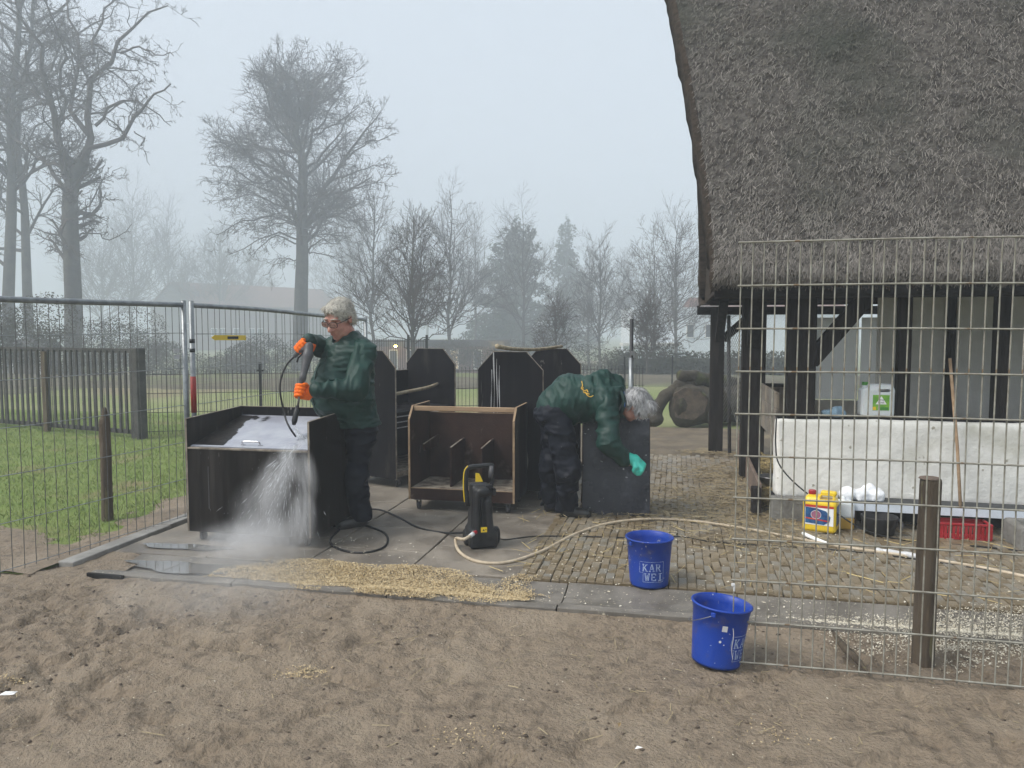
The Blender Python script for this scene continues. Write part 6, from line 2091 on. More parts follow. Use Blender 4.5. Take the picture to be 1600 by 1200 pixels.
# big forked oak on the left
D = 50
bz = P(112, 560, D)
bz[2] = GZ
oak = [(np.concatenate([[bz], crop1([(262, 1080), (255, 900), (250, 720), (268, 630), (300, 570)], D)]), 0.54, 0.40)]
for q_, dp, r0, r1 in (([(300, 580), (325, 480), (310, 380), (330, 290), (400, 210), (440, 120), (520, 60), (600, 20)], 2, 0.34, 0.06), ([(318, 530), (420, 510), (480, 440), (500, 390), (560, 330), (610, 300)], -3, 0.22, 0.05),
                       ([(268, 630), (225, 540), (190, 450), (170, 350), (150, 230), (130, 130), (80, 60), (10, 10)], -2, 0.36, 0.07), ([(315, 480), (270, 420), (255, 340), (280, 240), (270, 130), (240, 40), (230, -40)], 4, 0.24, 0.06),
                       ([(250, 700), (180, 610), (120, 540), (60, 500), (-20, 420)], 3, 0.22, 0.05), ([(340, 450), (400, 380), (470, 365), (560, 400), (610, 450)], 1, 0.15, 0.03),
                       ([(280, 240), (330, 180), (350, 90), (400, 20), (430, -40)], 3, 0.15, 0.05), ([(200, 470), (230, 380), (215, 280), (240, 180), (190, 80), (150, -20)], -4, 0.17, 0.05),
                       ([(430, 190), (500, 170), (560, 190), (620, 200)], -2, 0.10, 0.03), ([(480, 470), (520, 500), (510, 540), (535, 590)], -1, 0.06, 0.02), ([(250, 860), (320, 830), (400, 850), (470, 800)], 3, 0.10, 0.02),
                       ([(255, 780), (310, 720), (370, 640), (430, 600)], 4, 0.10, 0.02)):
    oak.append((crop1(q_, D, dp), r0, r1))
tree('huge forked bare oak with twisting limbs on the left', tuple(bz), oak, [(1.5, 0.36, 50, 6, 0.22, 0.38), (2.5, 0.48, 46, 5, 0.15, 0.45), (3.6, 0.55, 44, 4, 0.1, 0.6), (3.4, 0.7, 40, 3, 0.1, 0.7)], 11, up=0.02, wob=0.34, minr=0.018, name='oak_tree')
for lab, pts, D_, r0, sd_ in (('tall bare tree at the left edge, outermost', [(30, 1080), (40, 800), (42, 600), (38, 400), (60, 200), (70, 20), (60, -90)], 58, 0.46, 21),
                              ('tall bare tree between the leftmost trunk and the forked oak', [(98, 1060), (92, 880), (85, 700), (60, 520), (75, 330), (110, 160), (120, -40)], 62, 0.40, 22)):
    p0 = crop1(pts, D_)
    b0 = p0[0].copy()
    b0[2] = GZ
    lm = [(np.concatenate([[b0], p0]), r0, 0.10)]
    r_ = np.random.default_rng(sd_)
    for k in range(13):
        i = 2 + k % 5
        sgn = 1 if k % 2 else -1
        c = p0[i] + (p0[min(i + 1, 6)] - p0[i]) * r_.uniform(0, 1)
        L_ = r_.uniform(3.5, 7.0)
        lm.append((np.array([c, c + (sgn * L_ * 0.4, r_.normal(0, 1), L_ * 0.25), c + (sgn * L_ * 0.75, r_.normal(0, 1.5), L_ * 0.55), c + (sgn * L_, r_.normal(0, 2), L_ * r_.uniform(0.4, 1.0))]), 0.17, 0.03))
    tree(lab, tuple(b0), lm, [(0.8, 0.40, 48, 6, 0.2, 0.45), (1.7, 0.48, 45, 5, 0.15, 0.5), (2.5, 0.5, 42, 4, 0.1, 0.6), (2.0, 0.7, 40, 3, 0.1, 0.7)], sd_, up=0.04, wob=0.3, minr=0.018)

# the round-headed beech
D = 70
bz = P(470, 560, D)
bz[2] = GZ
be = [(np.concatenate([[bz], crop1([(1075, 1090), (1080, 900), (1078, 720), (1083, 582), (1062, 515), (1058, 448), (1092, 364), (1100, 310)], D)]), 0.70, 0.10)]
for q_, dp, r0, r1 in (([(1095, 800), (1180, 650), (1250, 550), (1330, 430), (1400, 340)], -3, 0.34, 0.05), ([(1085, 560), (1130, 440), (1180, 350), (1240, 260)], 3, 0.24, 0.05), ([(1075, 740), (1000, 650), (920, 600), (850, 520), (780, 430)], -2, 0.24, 0.05),
                       ([(1070, 760), (960, 720), (860, 700), (720, 730)], 3, 0.17, 0.03), ([(1070, 690), (980, 620), (900, 650), (800, 590), (700, 560)], -4, 0.18, 0.03), ([(1100, 900), (1150, 860), (1220, 870), (1290, 830)], 2, 0.13, 0.03),
                       ([(1062, 490), (980, 400), (920, 330), (865, 300)], 4, 0.20, 0.04), ([(1052, 420), (1000, 320), (960, 245)], -3, 0.16, 0.04), ([(1110, 790), (1200, 740), (1290, 740), (1340, 700)], 4, 0.15, 0.03), ([(1065, 870), (960, 850), (880, 920)], -3, 0.12, 0.03),
                       ([(1180, 650), (1290, 600), (1420, 560)], 3, 0.16, 0.03), ([(1250, 550), (1330, 480), (1430, 450)], -3, 0.13, 0.03), ([(1130, 440), (1210, 400), (1310, 320)], -4, 0.14, 0.04), ([(1060, 640), (960, 540), (880, 460), (840, 350)], 5, 0.2, 0.04),
                       ([(1085, 600), (1160, 520), (1230, 420), (1300, 300)], 6, 0.19, 0.04), ([(1075, 820), (1170, 800), (1280, 810)], -5, 0.12, 0.03), ([(1070, 800), (980, 800), (850, 820)], 6, 0.13, 0.03), ([(1060, 480), (1010, 360), (1040, 260), (1050, 220)], 5, 0.15, 0.04),
                       ([(1100, 300), (1150, 250), (1190, 230)], 2, 0.10, 0.03), ([(1078, 860), (1000, 830), (890, 860), (780, 910)], -4, 0.12, 0.03), ([(1080, 900), (1160, 905), (1270, 940)], 4, 0.10, 0.03), ([(1075, 930), (1000, 930), (920, 985)], 4, 0.09, 0.03),
                       ([(1085, 790), (1190, 765), (1310, 790), (1410, 770)], 5, 0.13, 0.03), ([(1075, 810), (960, 775), (840, 790), (730, 840)], -5, 0.13, 0.03), ([(1085, 700), (1190, 690), (1320, 660), (1420, 640)], -5, 0.14, 0.03), ([(1075, 700), (960, 690), (830, 640), (730, 640)], 6, 0.14, 0.03)):
    q_ = [(1078 + (x - 1078) * 0.88, 700 + (y - 700) * (0.84 if y < 700 else 1.0)) for x, y in q_]
    be.append((crop1(q_, D, dp), r0, r1))
tree('large round-headed bare beech behind the fence, left of centre', tuple(bz), be, [(1.5, 0.40, 52, 6, 0.22, 0.34), (2.2, 0.50, 44, 4, 0.12, 0.45), (2.6, 0.62, 40, 3, 0.1, 0.6), (2.0, 0.9, 38, 3, 0.1, 0.7)], 31, up=0.03, wob=0.2, minr=0.022, name='beech_tree')


def young(label, px, py_top, D_, seed, r0=0.10, spread=0.42, mats=('bark', 'twig'), low=0.22, lean_=0.0, minr=0.010, dens=2.4, name='young_tree', l2=1.8, last=True):
    b0 = P(px, 540, D_)
    b0[2] = -0.1 + float(drop(np.array(D_)))
    top_ = P(px + lean_, py_top, D_)
    H_ = top_[2] - b0[2]
    r_ = np.random.default_rng(seed)
    pts = [b0 + (top_ - b0) * t + np.array((r_.normal(0, 0.008), r_.normal(0, 0.008), 0)) * H_ * (t > 0) for t in np.linspace(0, 1, 7)]
    lm = [(np.array(pts), r0, 0.015)]
    for k in range(int(18 + H_)):
        t = low + (0.92 - low) * (k + 0.5) / (18 + H_)
        c = b0 + (top_ - b0) * t
        az = r_.uniform(0, 2 * math.pi)
        L_ = H_ * spread * (1.05 - t) * r_.uniform(0.75, 1.15) + 0.05 * H_
        dx, dy = math.cos(az), math.sin(az)
        rise = r_.uniform(0.5, 0.95)
        lm.append((np.array([c, c + (dx * L_ * 0.35, dy * L_ * 0.35, L_ * 0.25 * rise), c + (dx * L_ * 0.7, dy * L_ * 0.7, L_ * 0.62 * rise), c + (dx * L_ * 0.92, dy * L_ * 0.92, L_ * 1.05 * rise)]), r0 * 0.34 * (1.1 - 0.7 * t), 0.012))
    return tree(label, tuple(b0), lm, [(dens * 13 / H_, 0.42, 38, 4, 0.2, 0.5), (l2 * 16 / H_, 0.55, 36, 3, 0.1, 0.6)] + ([(l2 * 12 / H_, 0.7, 36, 3, 0.1, 0.7)] if last else []), seed, mats, name, up=0.18, wob=0.16, minr=minr)


young('slim bare tree with greenish trunk just right of the standing man', 646, 352, 36, 41, 0.13, 0.40, ('bark_green', 'twig'), 0.20, minr=0.009)
young('tall slender bare tree behind the standing man', 583, 300, 62, 42, 0.17, 0.36)
young('tallest slender bare tree above the left hutch', 704, 298, 64, 43, 0.18, 0.36)
young('faint bare tree between the tall slender tree and the evergreen', 742, 350, 95, 44, 0.2, 0.38, minr=0.014)
young('bare tree standing in front of the dark evergreen', 818, 330, 74, 45, 0.16, 0.42)
young('narrow bare tree right of the evergreens', 938, 382, 60, 46, 0.12, 0.34)
young('small bare tree with thin upright branches left of the barn', 921, 400, 78, 47, 0.14, 0.3)
young('bare tree forking low close to the barn roof', 1022, 372, 58, 48, 0.12, 0.46)
young('bare rounded tree beside the edge of the thatched roof', 1056, 345, 54, 49, 0.14, 0.46)
for k, (px, pt, D_, lab) in enumerate(((205, 300, 100, 'misty bare tree right of the forked oak'), (262, 330, 112, 'misty bare tree above the left end of the tiled roof'), (345, 352, 104, 'misty bare tree in front of the tiled roof'), (392, 385, 118, 'misty bare tree left of the beech trunk'),
                                       (548, 360, 120, 'misty bare tree between the beech and the standing man'), (160, 360, 92, 'misty bare tree close behind the oak trunk'), (975, 400, 112, 'misty bare tree low above the bending person'), (668, 390, 122, 'misty bare tree low behind the slender trees'))):
    young(lab, px, pt, D_ * 1.5, 60 + k, 0.34, 0.44, minr=0.034, dens=2.6, name='misty_tree', l2=2.4, last=False)


def leaf_cloud(ells, n, size, seed, flat=0.0):
    r_ = np.random.default_rng(seed)
    w_ = np.array([e[1][0] * e[1][1] * e[1][2] for e in ells]) ** 0.67
    ix = r_.choice(len(ells), n, p=w_ / w_.sum())
    d = r_.normal(0, 1, (n, 3))
    d /= np.linalg.norm(d, axis=1)[:, None]
    rad = r_.uniform(0.45, 1.0, n) ** 0.5
    C = np.array([e[0] for e in ells])[ix] + d * rad[:, None] * np.array([e[1] for e in ells])[ix]
    C += 0.12 * np.stack([fbm(C * 1.3 + k * 7, 2) for k in range(3)], 1) * size * 8
    a = r_.normal(0, 1, (n, 3))
    a /= np.linalg.norm(a, axis=1)[:, None]
    b = np.cross(a, r_.normal(0, 1, (n, 3)))
    b /= np.linalg.norm(b, axis=1)[:, None]
    s1 = size * r_.uniform(0.5, 1.4, n)[:, None]
    V = np.stack([C - a * s1, C - b * s1 * 0.45, C + a * s1, C + b * s1 * 0.45], 1).reshape(-1, 3)
    return mesh_np('crown', V, np.arange(4 * n).reshape(n, 4), tone=np.repeat(r_.uniform(0, 1, n), 4))


def conifer(label, px, top_y, D_, hw_px, n, seed, bottom=0.12, name='conifer', size=0.16, tiers=9, m='conifer'):
    b0 = P(px, 540, D_)
    b0[2] = float(drop(np.array(D_)))
    top_ = P(px, top_y, D_)
    H_ = top_[2] - b0[2]
    W_ = hw_px * D_ / FPX
    t = thing(name, label, 'tree', tuple(b0))
    part(t, 'trunk', MB().tube([(0, 0, 0), (0, 0, H_ * 0.95)], [0.02 * H_, 0.01], 8), M['bark'], smooth=True)
    r_ = np.random.default_rng(seed)
    el = []
    for k in range(tiers):
        f = k / (tiers - 1)
        z = H_ * (bottom + (0.97 - bottom) * f)
        w = W_ * (1 - f) ** 0.6 * r_.uniform(0.75, 1.2) + 0.10 * W_
        for q_ in range(4):
            az = r_.uniform(0, 6.28)
            el.append(((w * 0.35 * math.cos(az), w * 0.35 * math.sin(az), z + r_.normal(0, 0.02) * H_), (w * 0.7, w * 0.7, H_ * 0.55 / tiers * r_.uniform(0.8, 1.6))))
    part(t, 'crown', leaf_cloud(el, n, size, seed), M[m])
    return t


conifer('broad dark evergreen in the mist behind the streaked hutch', 806, 342, 105, 86, 19000, 71, 0.05, size=0.26, tiers=11)
conifer('slim tall conifer right of the broad evergreen', 886, 343, 125, 46, 12000, 72, 0.1, size=0.26, tiers=12)
conifer('low dark green holly cone in front of the evergreen', 792, 462, 95, 46, 11000, 73, 0.0, name='holly_tree', size=0.18, tiers=8)


def shrub(label, px, D_, w, h, n, seed, m='shrub', name='shrub', size=0.055, z0=None, depth=None):
    c = P(px, 540, D_)
    c[2] = float(drop(np.array(D_))) if z0 is None else z0
    t = thing(name, label, 'shrub', tuple(c))
    r_ = np.random.default_rng(seed)
    el = [((r_.uniform(-w / 2, w / 2), r_.uniform(-1, 1) * (depth or w * 0.3), h * r_.uniform(0.2, 0.75)), (w * 0.2, w * 0.2, h * 0.3)) for _ in range(10)]
    part(t, 'foliage', leaf_cloud(el, n, size, seed), M[m])
    st_ = MB()
    for k in range(5):
        st_.tube([(w * 0.1 * (k - 2), 0, -0.1), (w * 0.18 * (k - 2), 0, h * 0.6)], [0.03, 0.012], 5)
    part(t, 'stem', st_, M['bark'])
    return t


shrub('grey-green shrub mass at the left edge behind the slat fence', 20, 34, 6.5, 3.6, 14000, 81)
shrub('tall thin shrub below the forked oak', 120, 44, 8, 4.6, 14000, 82)
shrub('rounded shrub below the left end of the tiled house', 205, 46, 6, 4.0, 14000, 83)
shrub('dark shrub beside the tag on the wire fence', 330, 50, 7, 3.2, 14000, 84)
shrub('brownish shrub behind the standing man', 470, 52, 8, 3.4, 14000, 85)
shrub('dusky shrub below the holly, left of the streaked hutch', 735, 58, 8, 3.0, 14000, 86)
shrub('low brown shrub behind the streaked hutch', 900, 46, 9, 2.6, 14000, 87)
shrub('dark twiggy shrub in front of the white building', 1005, 40, 3.5, 2.3, 5000, 88)
hg = thing('hedge', 'long clipped dark hedge in front of the white building', 'hedge', (6.0, 35.0, float(drop(np.array(35.0)))), 0)
el = [((x, r_y, z), (0.7, 0.55, 0.45)) for x in np.arange(-1.0, 8.5, 0.55) for r_y, z in ((0.0, 0.35), (0.1, 0.85), (-0.1, 0.6))]
part(hg, 'foliage', leaf_cloud(el, 16000, 0.075, 91), M['hedge'])
part(hg, 'core', MB().box2((-1.2, -0.25, -0.2), (8.6, 0.3, 0.95)), M['hedge'])
for px, D_, sd_, lab in ((868, 37, 95, 'thin leafless sapling beside the low hedge, far from the barn'), (1012, 33, 96, 'thin leafless sapling in front of the hedge near the barn')):
    young(lab, px, 470, D_, sd_, 0.05, 0.3, dens=1.2, name='sapling', l2=1.0)
# thin dark fence stakes beyond the yard
for px, py, D_, lab in ((975, 582, 17, 'thin dark stake behind the steel pole'), (1050, 578, 19, 'thin dark stake left of the logs')):
    c = P(px, py, D_)
    stk = thing('stake', lab, 'stake', (c[0], c[1], 0))
    part(stk, 'shaft', MB().tube([(0, 0, -0.1), (0.01, 0, c[2] + 0.35)], 0.02, 6), M['black_paint'])
    part(stk, 'top', MB().lathe([(0.0001, c[2] + 0.37), (0.022, c[2] + 0.35)], (0.01, 0, 0), 6), M['black_paint'])

# ------------------------------------------------------------------ buildings in the mist
hx0 = P(306, 540, 150)
hs_ = thing('tiled_house', 'low brick house with a long red tiled roof and grey gable', 'house', (hx0[0], hx0[1], GZ), R(50))
HL, HWd, HE, HR = 36.0, 18.5, 8.9, 13.4
part(hs_, 'wall', MB().box2((0, 0, 0), (HL, 0.3, HE)), M['house_brick'])
part(hs_, 'wall', MB().box2((HL - 0.3, 0.31, 0), (HL, HWd, HE)), M['house_brick'])
part(hs_, 'gable', MB().prism([(0, 0.31, 0), (0, HWd, 0), (0, HWd, HE), (0, HWd / 2, HR - 0.15), (0, 0.31, HE)], (0, 0, 0), (0.3, 0, 0)), M['gable_grey'])
for sgn, y0_ in ((1, -0.45), (-1, HWd + 0.45)):
    rf = MB().prism([(0, y0_, HE - 0.35), (0, HWd / 2, HR), (0, HWd / 2, HR + 0.18), (0, y0_, HE - 0.17)], (-0.35, 0, 0), (HL + 0.35, 0, 0))
    ro = part(hs_, 'roof', rf, M['roof_tile'])
    if sgn == 1:
        part(ro, 'chimney', MB().box2((13.2, HWd / 2 - 0.4, HR - 0.5), (14.1, HWd / 2 + 0.4, HR + 0.9)), M['house_brick'])
for x in (3.2, 4.9, 8.0, 11.5, 13.4):
    w_ = part(hs_, 'window', MB().box2((x, -0.06, 2.7), (x + 1.35, -0.005, 4.2)), M['frame_white'])
    for k in (0, 1):
        part(w_, 'pane', MB().box2((x + 0.1 + k * 0.62, -0.075, 2.82), (x + 0.63 + k * 0.62, -0.061, 4.08)), M['pane'])
w_ = part(hs_, 'window', MB().box2((-0.06, 2.2, 4.0), (-0.005, 4.2, 5.2)), M['frame_white'])
for k in (0, 1):
    part(w_, 'pane', MB().box2((-0.075, 2.32 + k * 0.92, 4.12), (-0.061, 3.16 + k * 0.92, 5.08)), M['pane'])

lx0 = P(585, 560, 62)
lo_ = thing('low_building', 'low flat-roofed building with warm lamps behind the left hutch', 'building', (lx0[0], lx0[1], GZ), 0)
LW = 10.6
part(lo_, 'wall', MB().box2((0, 0, 0), (LW, 4, 2.7)), M['house_brick'])
part(lo_, 'fascia', MB().box2((-0.4, -0.5, 2.35), (LW + 0.4, 4.3, 2.85)), M['dark_fascia'])
for x, lit in ((1.2, False), (2.6, False), (5.1, True), (6.1, True), (8.0, False)):
    w_ = part(lo_, 'window', MB().box2((x, -0.05, 0.5), (x + 0.7, -0.005, 2.1)), M['frame_white'])
    part(w_, 'pane', MB().box2((x + 0.07, -0.065, 0.58), (x + 0.63, -0.051, 2.02)), M['pane_lit' if lit else 'pane'])
for px, py in ((618, 541), (777, 540)):
    c = P(px, py, 61.0)
    lp = part(lo_, 'wall_lamp', MB().box(c - lx0 * (1, 1, 0) - (0, 0, GZ) + (0, 0.2, 0.1), (0.12, 0.4, 0.08)), M['dark_fascia'])
    part(lp, 'bulb', MB().lathe([(0.0001, 0.09), (0.08, 0.06), (0.11, 0.0), (0.08, -0.06), (0.0001, -0.09)], c - lx0 * (1, 1, 0) - (0, 0, GZ), 12), M['lamp_lit'], smooth=True)
wx0 = P(988, 540, 66)
wb = thing('white_building', 'pale white building with low flat annex beside the barn', 'building', (wx0[0], wx0[1], GZ), 0)
part(wb, 'wall', MB().box2((0, 0, 0), (18, 7, 5.6)), M['facade_white'])
part(wb, 'annex', MB().box2((-0.8, -1.6, 0.0), (3.5, -0.01, 2.35)), M['facade_white'])
part(wb, 'annex_roof', MB().box2((-1.1, -1.9, 2.352), (3.7, -0.012, 2.6)), M['frame_white'])
part(wb, 'roof', MB().prism([(0, -0.4, 5.6), (0, 3.5, 6.6), (0, 7.4, 5.6)], (5.6, 0, 0), (18.3, 0, 0)), M['roof_tile'])
for x in (0.5, 4.6, 6.2):
    w_ = part(wb, 'window', MB().box2((x, -0.06, 3.0), (x + 0.7, -0.005, 4.2)), M['frame_white'])
    part(w_, 'pane', MB().box2((x + 0.08, -0.075, 3.08), (x + 0.62, -0.061, 4.12)), M['pane'])
sx0 = P(18, 560, 42)
shd = thing('garden_shed', 'small dark-roofed shed with white posts behind the slat fence', 'shed', (sx0[0], sx0[1], float(drop(np.array(42.0)))), 0)
part(shd, 'wall', MB().box2((0, 0.2, 0), (1.5, 1.8, 2.0)), M['post_wood'])
part(shd, 'roof', MB().prism([(0, -0.3, 2.0), (0, 1.0, 2.6), (0, 2.1, 2.0)], (-0.3, 0, 0), (1.8, 0, 0)), M['dark_fascia'])
for x in (0.0, 1.42):
    part(shd, 'post', MB().box2((x, 0.05, 0), (x + 0.09, 0.14, 1.99)), M['frame_white'])

# ------------------------------------------------------------------ loose stuff on the ground
def stuff(name, label, cat, V, Q, tone, m):
    return tag(link(name, mesh_np(name, V, Q, tone=tone), m), label, cat, kind='stuff')


# grass on the lawn
n = 76000
u_ = -4.12 - rng.uniform(0, 1, n) ** 1.3 * 9
w_ = rng.uniform(4.5, 12.5, n)
p_ = np.stack([u_, w_, 0 * u_], 1)
cover = fbm(p_ * 0.9, 3) + np.clip((-4.45 - u_) * 1.2, -1.0, 0.5) + np.clip((w_ - 4.9) * 1.0, -0.6, 0.3)
keep = (cover > -0.34) & (bare(u_, w_) < 0.02 + rng.uniform(-0.15, 0.25, n))
u_, w_ = u_[keep], w_[keep]
n = len(u_)
B0 = FA(np.stack([u_, w_, lawn_h(u_, w_) - 0.004], 1))
hgt = rng.uniform(0.018, 0.055, n)[:, None]
ln_ = rng.normal(0, 0.5, (n, 3)) * (1, 1, 0)
tip = B0 + np.concatenate([ln_[:, :2] * hgt, hgt], 1)
sd = rng.normal(0, 1, (n, 3)) * (1, 1, 0)
sd /= np.linalg.norm(sd, axis=1)[:, None]
sd *= rng.uniform(0.0025, 0.005, n)[:, None]
V = np.stack([B0 - sd, B0 + sd, tip], 1).reshape(-1, 3)
stuff('grass', 'short patchy green grass on the lawn behind the fence', 'grass', V, np.arange(3 * n).reshape(n, 3), np.repeat(rng.uniform(0, 1, n), 3), M['blade'])

# wood shavings swept into the gutter
def scatter_uw(n, u0, u1, w0, w1):
    return rng.uniform(u0, u1, n), rng.uniform(w0, w1, n)


def gz(w):
    return np.interp(w, [4.10, 4.175, 4.23, 4.32, 4.42, 4.52, 4.615, 4.65], [0.024, 0.028, 0.008, -0.014, -0.018, -0.006, 0.010, 0.016])


u_, w_ = scatter_uw(95000, -2.9, -0.70, 4.10, 4.68)
p_ = np.stack([u_, w_, 0 * u_], 1)
edge = np.minimum(np.clip((u_ + 2.9) / 0.7, 0, 1), np.clip((-0.70 - u_) / 0.25, 0, 1))
den = fbm(p_ * 3.6 + 2, 4) * 1.5 + 0.85 * edge - 0.7 * np.abs(w_ - 4.40) / 0.25 + 0.02
keep = den > rng.uniform(-0.1, 0.75, len(u_))
u_, w_, den = u_[keep], w_[keep], den[keep]
C = FA(np.stack([u_, w_, gz(w_) + 0.004 + rng.uniform(0, 0.02, len(u_)) * np.clip(den, 0, 1)], 1))
V, Q, T_ = bits(C, 0.008, 0.0040, 0.4)
stuff('wood_shavings', 'pale yellow wood shavings lying in the gutter', 'wood shavings', V, Q, T_, M['shavings'])
u_, w_ = scatter_uw(80000, 0.1, 3.4, 3.66, 4.76)
p_ = np.stack([u_, w_, 0 * u_], 1)
keep = (fbm(p_ * 2.4 + 8, 3) + 0.55 * np.clip((u_ - 0.45) / 0.8, 0, 1) - 2.2 * np.abs(w_ - 4.27) - 0.02) > rng.uniform(-0.15, 0.75, len(u_))
u_, w_ = u_[keep], w_[keep]
C = FA(np.stack([u_, w_, np.where(w_ < 4.12, mud_h(u_, w_) + 0.006, gz(w_) + 0.006) + rng.uniform(0, 0.008, len(u_))], 1))
V, Q, T_ = bits(C, 0.008, 0.0038, 0.4)
stuff('wood_flakes', 'whitish wood flakes scattered in the gutter behind the wire panel', 'wood flakes', V, Q, T_, M['flake'])
# loose pale flakes over the paving
u_, w_ = scatter_uw(5200, -2.4, 3.2, 4.25, 7.0)
keep = (fbm(np.stack([u_, w_, 0 * u_], 1) * 1.6 + 3, 3) - 0.22 * (w_ - 4.3)) > rng.uniform(-0.35, 0.35, len(u_))
u_, w_ = u_[keep], w_[keep]
C = FA(np.stack([u_, w_, np.where(w_ < 4.63, gz(w_) + 0.006, 0.019)], 1))
V, Q, T_ = bits(C, 0.011, 0.006, 0.2)
stuff('loose_flakes', 'scattered pale flakes on the slabs and bricks', 'flakes', V, Q, T_, M['flake'])
# straw and mud on the bricks beside the barn
u_, w_ = scatter_uw(17000, -0.9, 0.95, 5.6, 10.0)
keep = (fbm(np.stack([u_, w_, 0 * u_], 1) * 1.5, 3) + 0.5 * np.clip((u_ + 0.2), -0.6, 0.7) + 0.12 * np.clip(w_ - 6.4, -1, 1)) > rng.uniform(-0.05, 0.5, len(u_))
u_, w_ = u_[keep], w_[keep]
C = FA(np.stack([u_, w_, 0.022 + 0.012 * np.clip((w_ - 6.6) / 1.5, 0, 1) + rng.uniform(0, 0.012, len(u_))], 1))
V, Q, T_ = bits(C, 0.075, 0.004, 0.12)
stuff('trodden_straw', 'trodden old straw on the bricks beside the barn', 'straw', V, Q, T_, M['straw_old'])
u_, w_ = scatter_uw(9000, 0.78, 2.6, 6.72, 9.7)
C = FA(np.stack([u_, w_, 0.03 + rng.uniform(0, 0.05, len(u_))], 1))
V, Q, T_ = bits(C, 0.12, 0.0045, 0.25)
stuff('straw_bedding', 'golden straw bedding inside the open barn', 'straw', V, Q, T_, M['straw'])
u_, w_ = scatter_uw(420, -1.2, 2.6, 4.7, 7.2)
C = FA(np.stack([u_, w_, 0.024 + 0 * u_], 1))
V, Q, T_ = bits(C, 0.16, 0.0035, 0.03)
stuff('straw_stalks', 'long loose straw stalks strewn over the bricks', 'straw', V, Q, T_, M['straw'])
u_, w_ = scatter_uw(150, -5.0, 3.2, 1.9, 4.05)
C = FA(np.stack([u_, w_, mud_h(u_, w_) + 0.012], 1))
V, Q, T_ = bits(C, 0.10, 0.003, 0.06)
stuff('hay_stalks', 'single long hay stalks lying on the mud', 'straw', V, Q, T_, M['straw_old'])
# bits of straw on the mud
u_, w_ = scatter_uw(2600, -5.5, 3.5, 1.8, 4.1)
keep = fbm(np.stack([u_, w_, 0 * u_], 1) * 0.9 + 30, 3) > rng.uniform(-0.2, 0.5, len(u_))
u_, w_ = u_[keep], w_[keep]
C = FA(np.stack([u_, w_, mud_h(u_, w_) + 0.006], 1))
V, Q, T_ = bits(C, 0.035, 0.0028, 0.15)
stuff('straw_bits', 'short bits of straw trodden into the mud', 'straw', V, Q, T_, M['straw_old'])
u_, w_ = scatter_uw(2600, -5.5, 3.6, 1.7, 4.1)
keep = fbm(np.stack([u_, w_, 0 * u_], 1) * 0.8 + 70, 3) > rng.uniform(-0.3, 0.5, len(u_))
u_, w_ = u_[keep], w_[keep]
C = FA(np.stack([u_, w_, mud_h(u_, w_) + 0.003], 1))
V, Q, T_ = bits(C, 0.006, 0.0035, 0.25)
stuff('pale_chips', 'tiny pale chips sprinkled over the mud', 'wood chips', V, Q, T_, M['flake'])
for k, (px, py, rad, nn) in enumerate(((470, 1041, 0.06, 260), (20, 1055, 0.05, 120), (730, 1145, 0.09, 90), (1215, 1140, 0.10, 60))):
    c = G(px, py)
    pp = rng.normal(0, 1, (nn, 2)) * (rad, rad * 0.5)
    C = np.stack([c[0] + pp[:, 0], c[1] + pp[:, 1], 0 * pp[:, 0]], 1)
    uw = np.stack([C[:, 0] * CY - C[:, 1] * SY, C[:, 0] * SY + C[:, 1] * CY], 1)
    C[:, 2] = mud_h(uw[:, 0], uw[:, 1]) + 0.006 + rng.uniform(0, 0.008, nn)
    V, Q, T_ = bits(C, 0.008, 0.004, 0.3)
    stuff('shavings_patch', ('small heap of pale shavings on the mud left of centre', 'little patch of shavings at the left edge of the mud', 'sprinkle of shavings low in the middle of the mud', 'faint sprinkle of shavings on the mud before the wire panel')[k], 'wood shavings', V, Q, T_, M['shavings'])
# mud clods
nc = 14000
u_, w_ = rng.uniform(-6, 4, nc), 1.7 + rng.uniform(0, 1, nc) * 2.38
keep = fbm(np.stack([u_, w_, 0 * u_], 1) * 1.3 + 60, 3) > rng.uniform(-0.25, 0.45, nc)
u_, w_ = u_[keep], w_[keep]
nc = len(u_)
oct_ = np.array([(1, 0, 0), (0, 1, 0), (-1, 0, 0), (0, -1, 0), (0, 0, 1), (0, 0, -1)], float)
of = np.array([(0, 1, 4), (1, 2, 4), (2, 3, 4), (3, 0, 4), (1, 0, 5), (2, 1, 5), (3, 2, 5), (0, 3, 5)])
sz = 0.002 + 0.012 * rng.uniform(0, 1, nc) ** 5
C = FA(np.stack([u_, w_, mud_h(u_, w_) + sz * 0.15], 1))
V = C[:, None, :] + oct_[None] * sz[:, None, None] * rng.uniform(0.55, 1.3, (nc, 6, 1)) * np.array((1.2, 1.0, 0.6)) + rng.normal(0, 0.15, (nc, 6, 3)) * sz[:, None, None]
Q = (of[None] + 6 * np.arange(nc)[:, None, None]).reshape(-1, 3)
tag(link('mud_clods', mesh_np('mud_clods', V.reshape(-1, 3), Q, True), M['clod']), 'dark crumbs and clods of mud on the trodden ground', 'mud', kind='stuff')
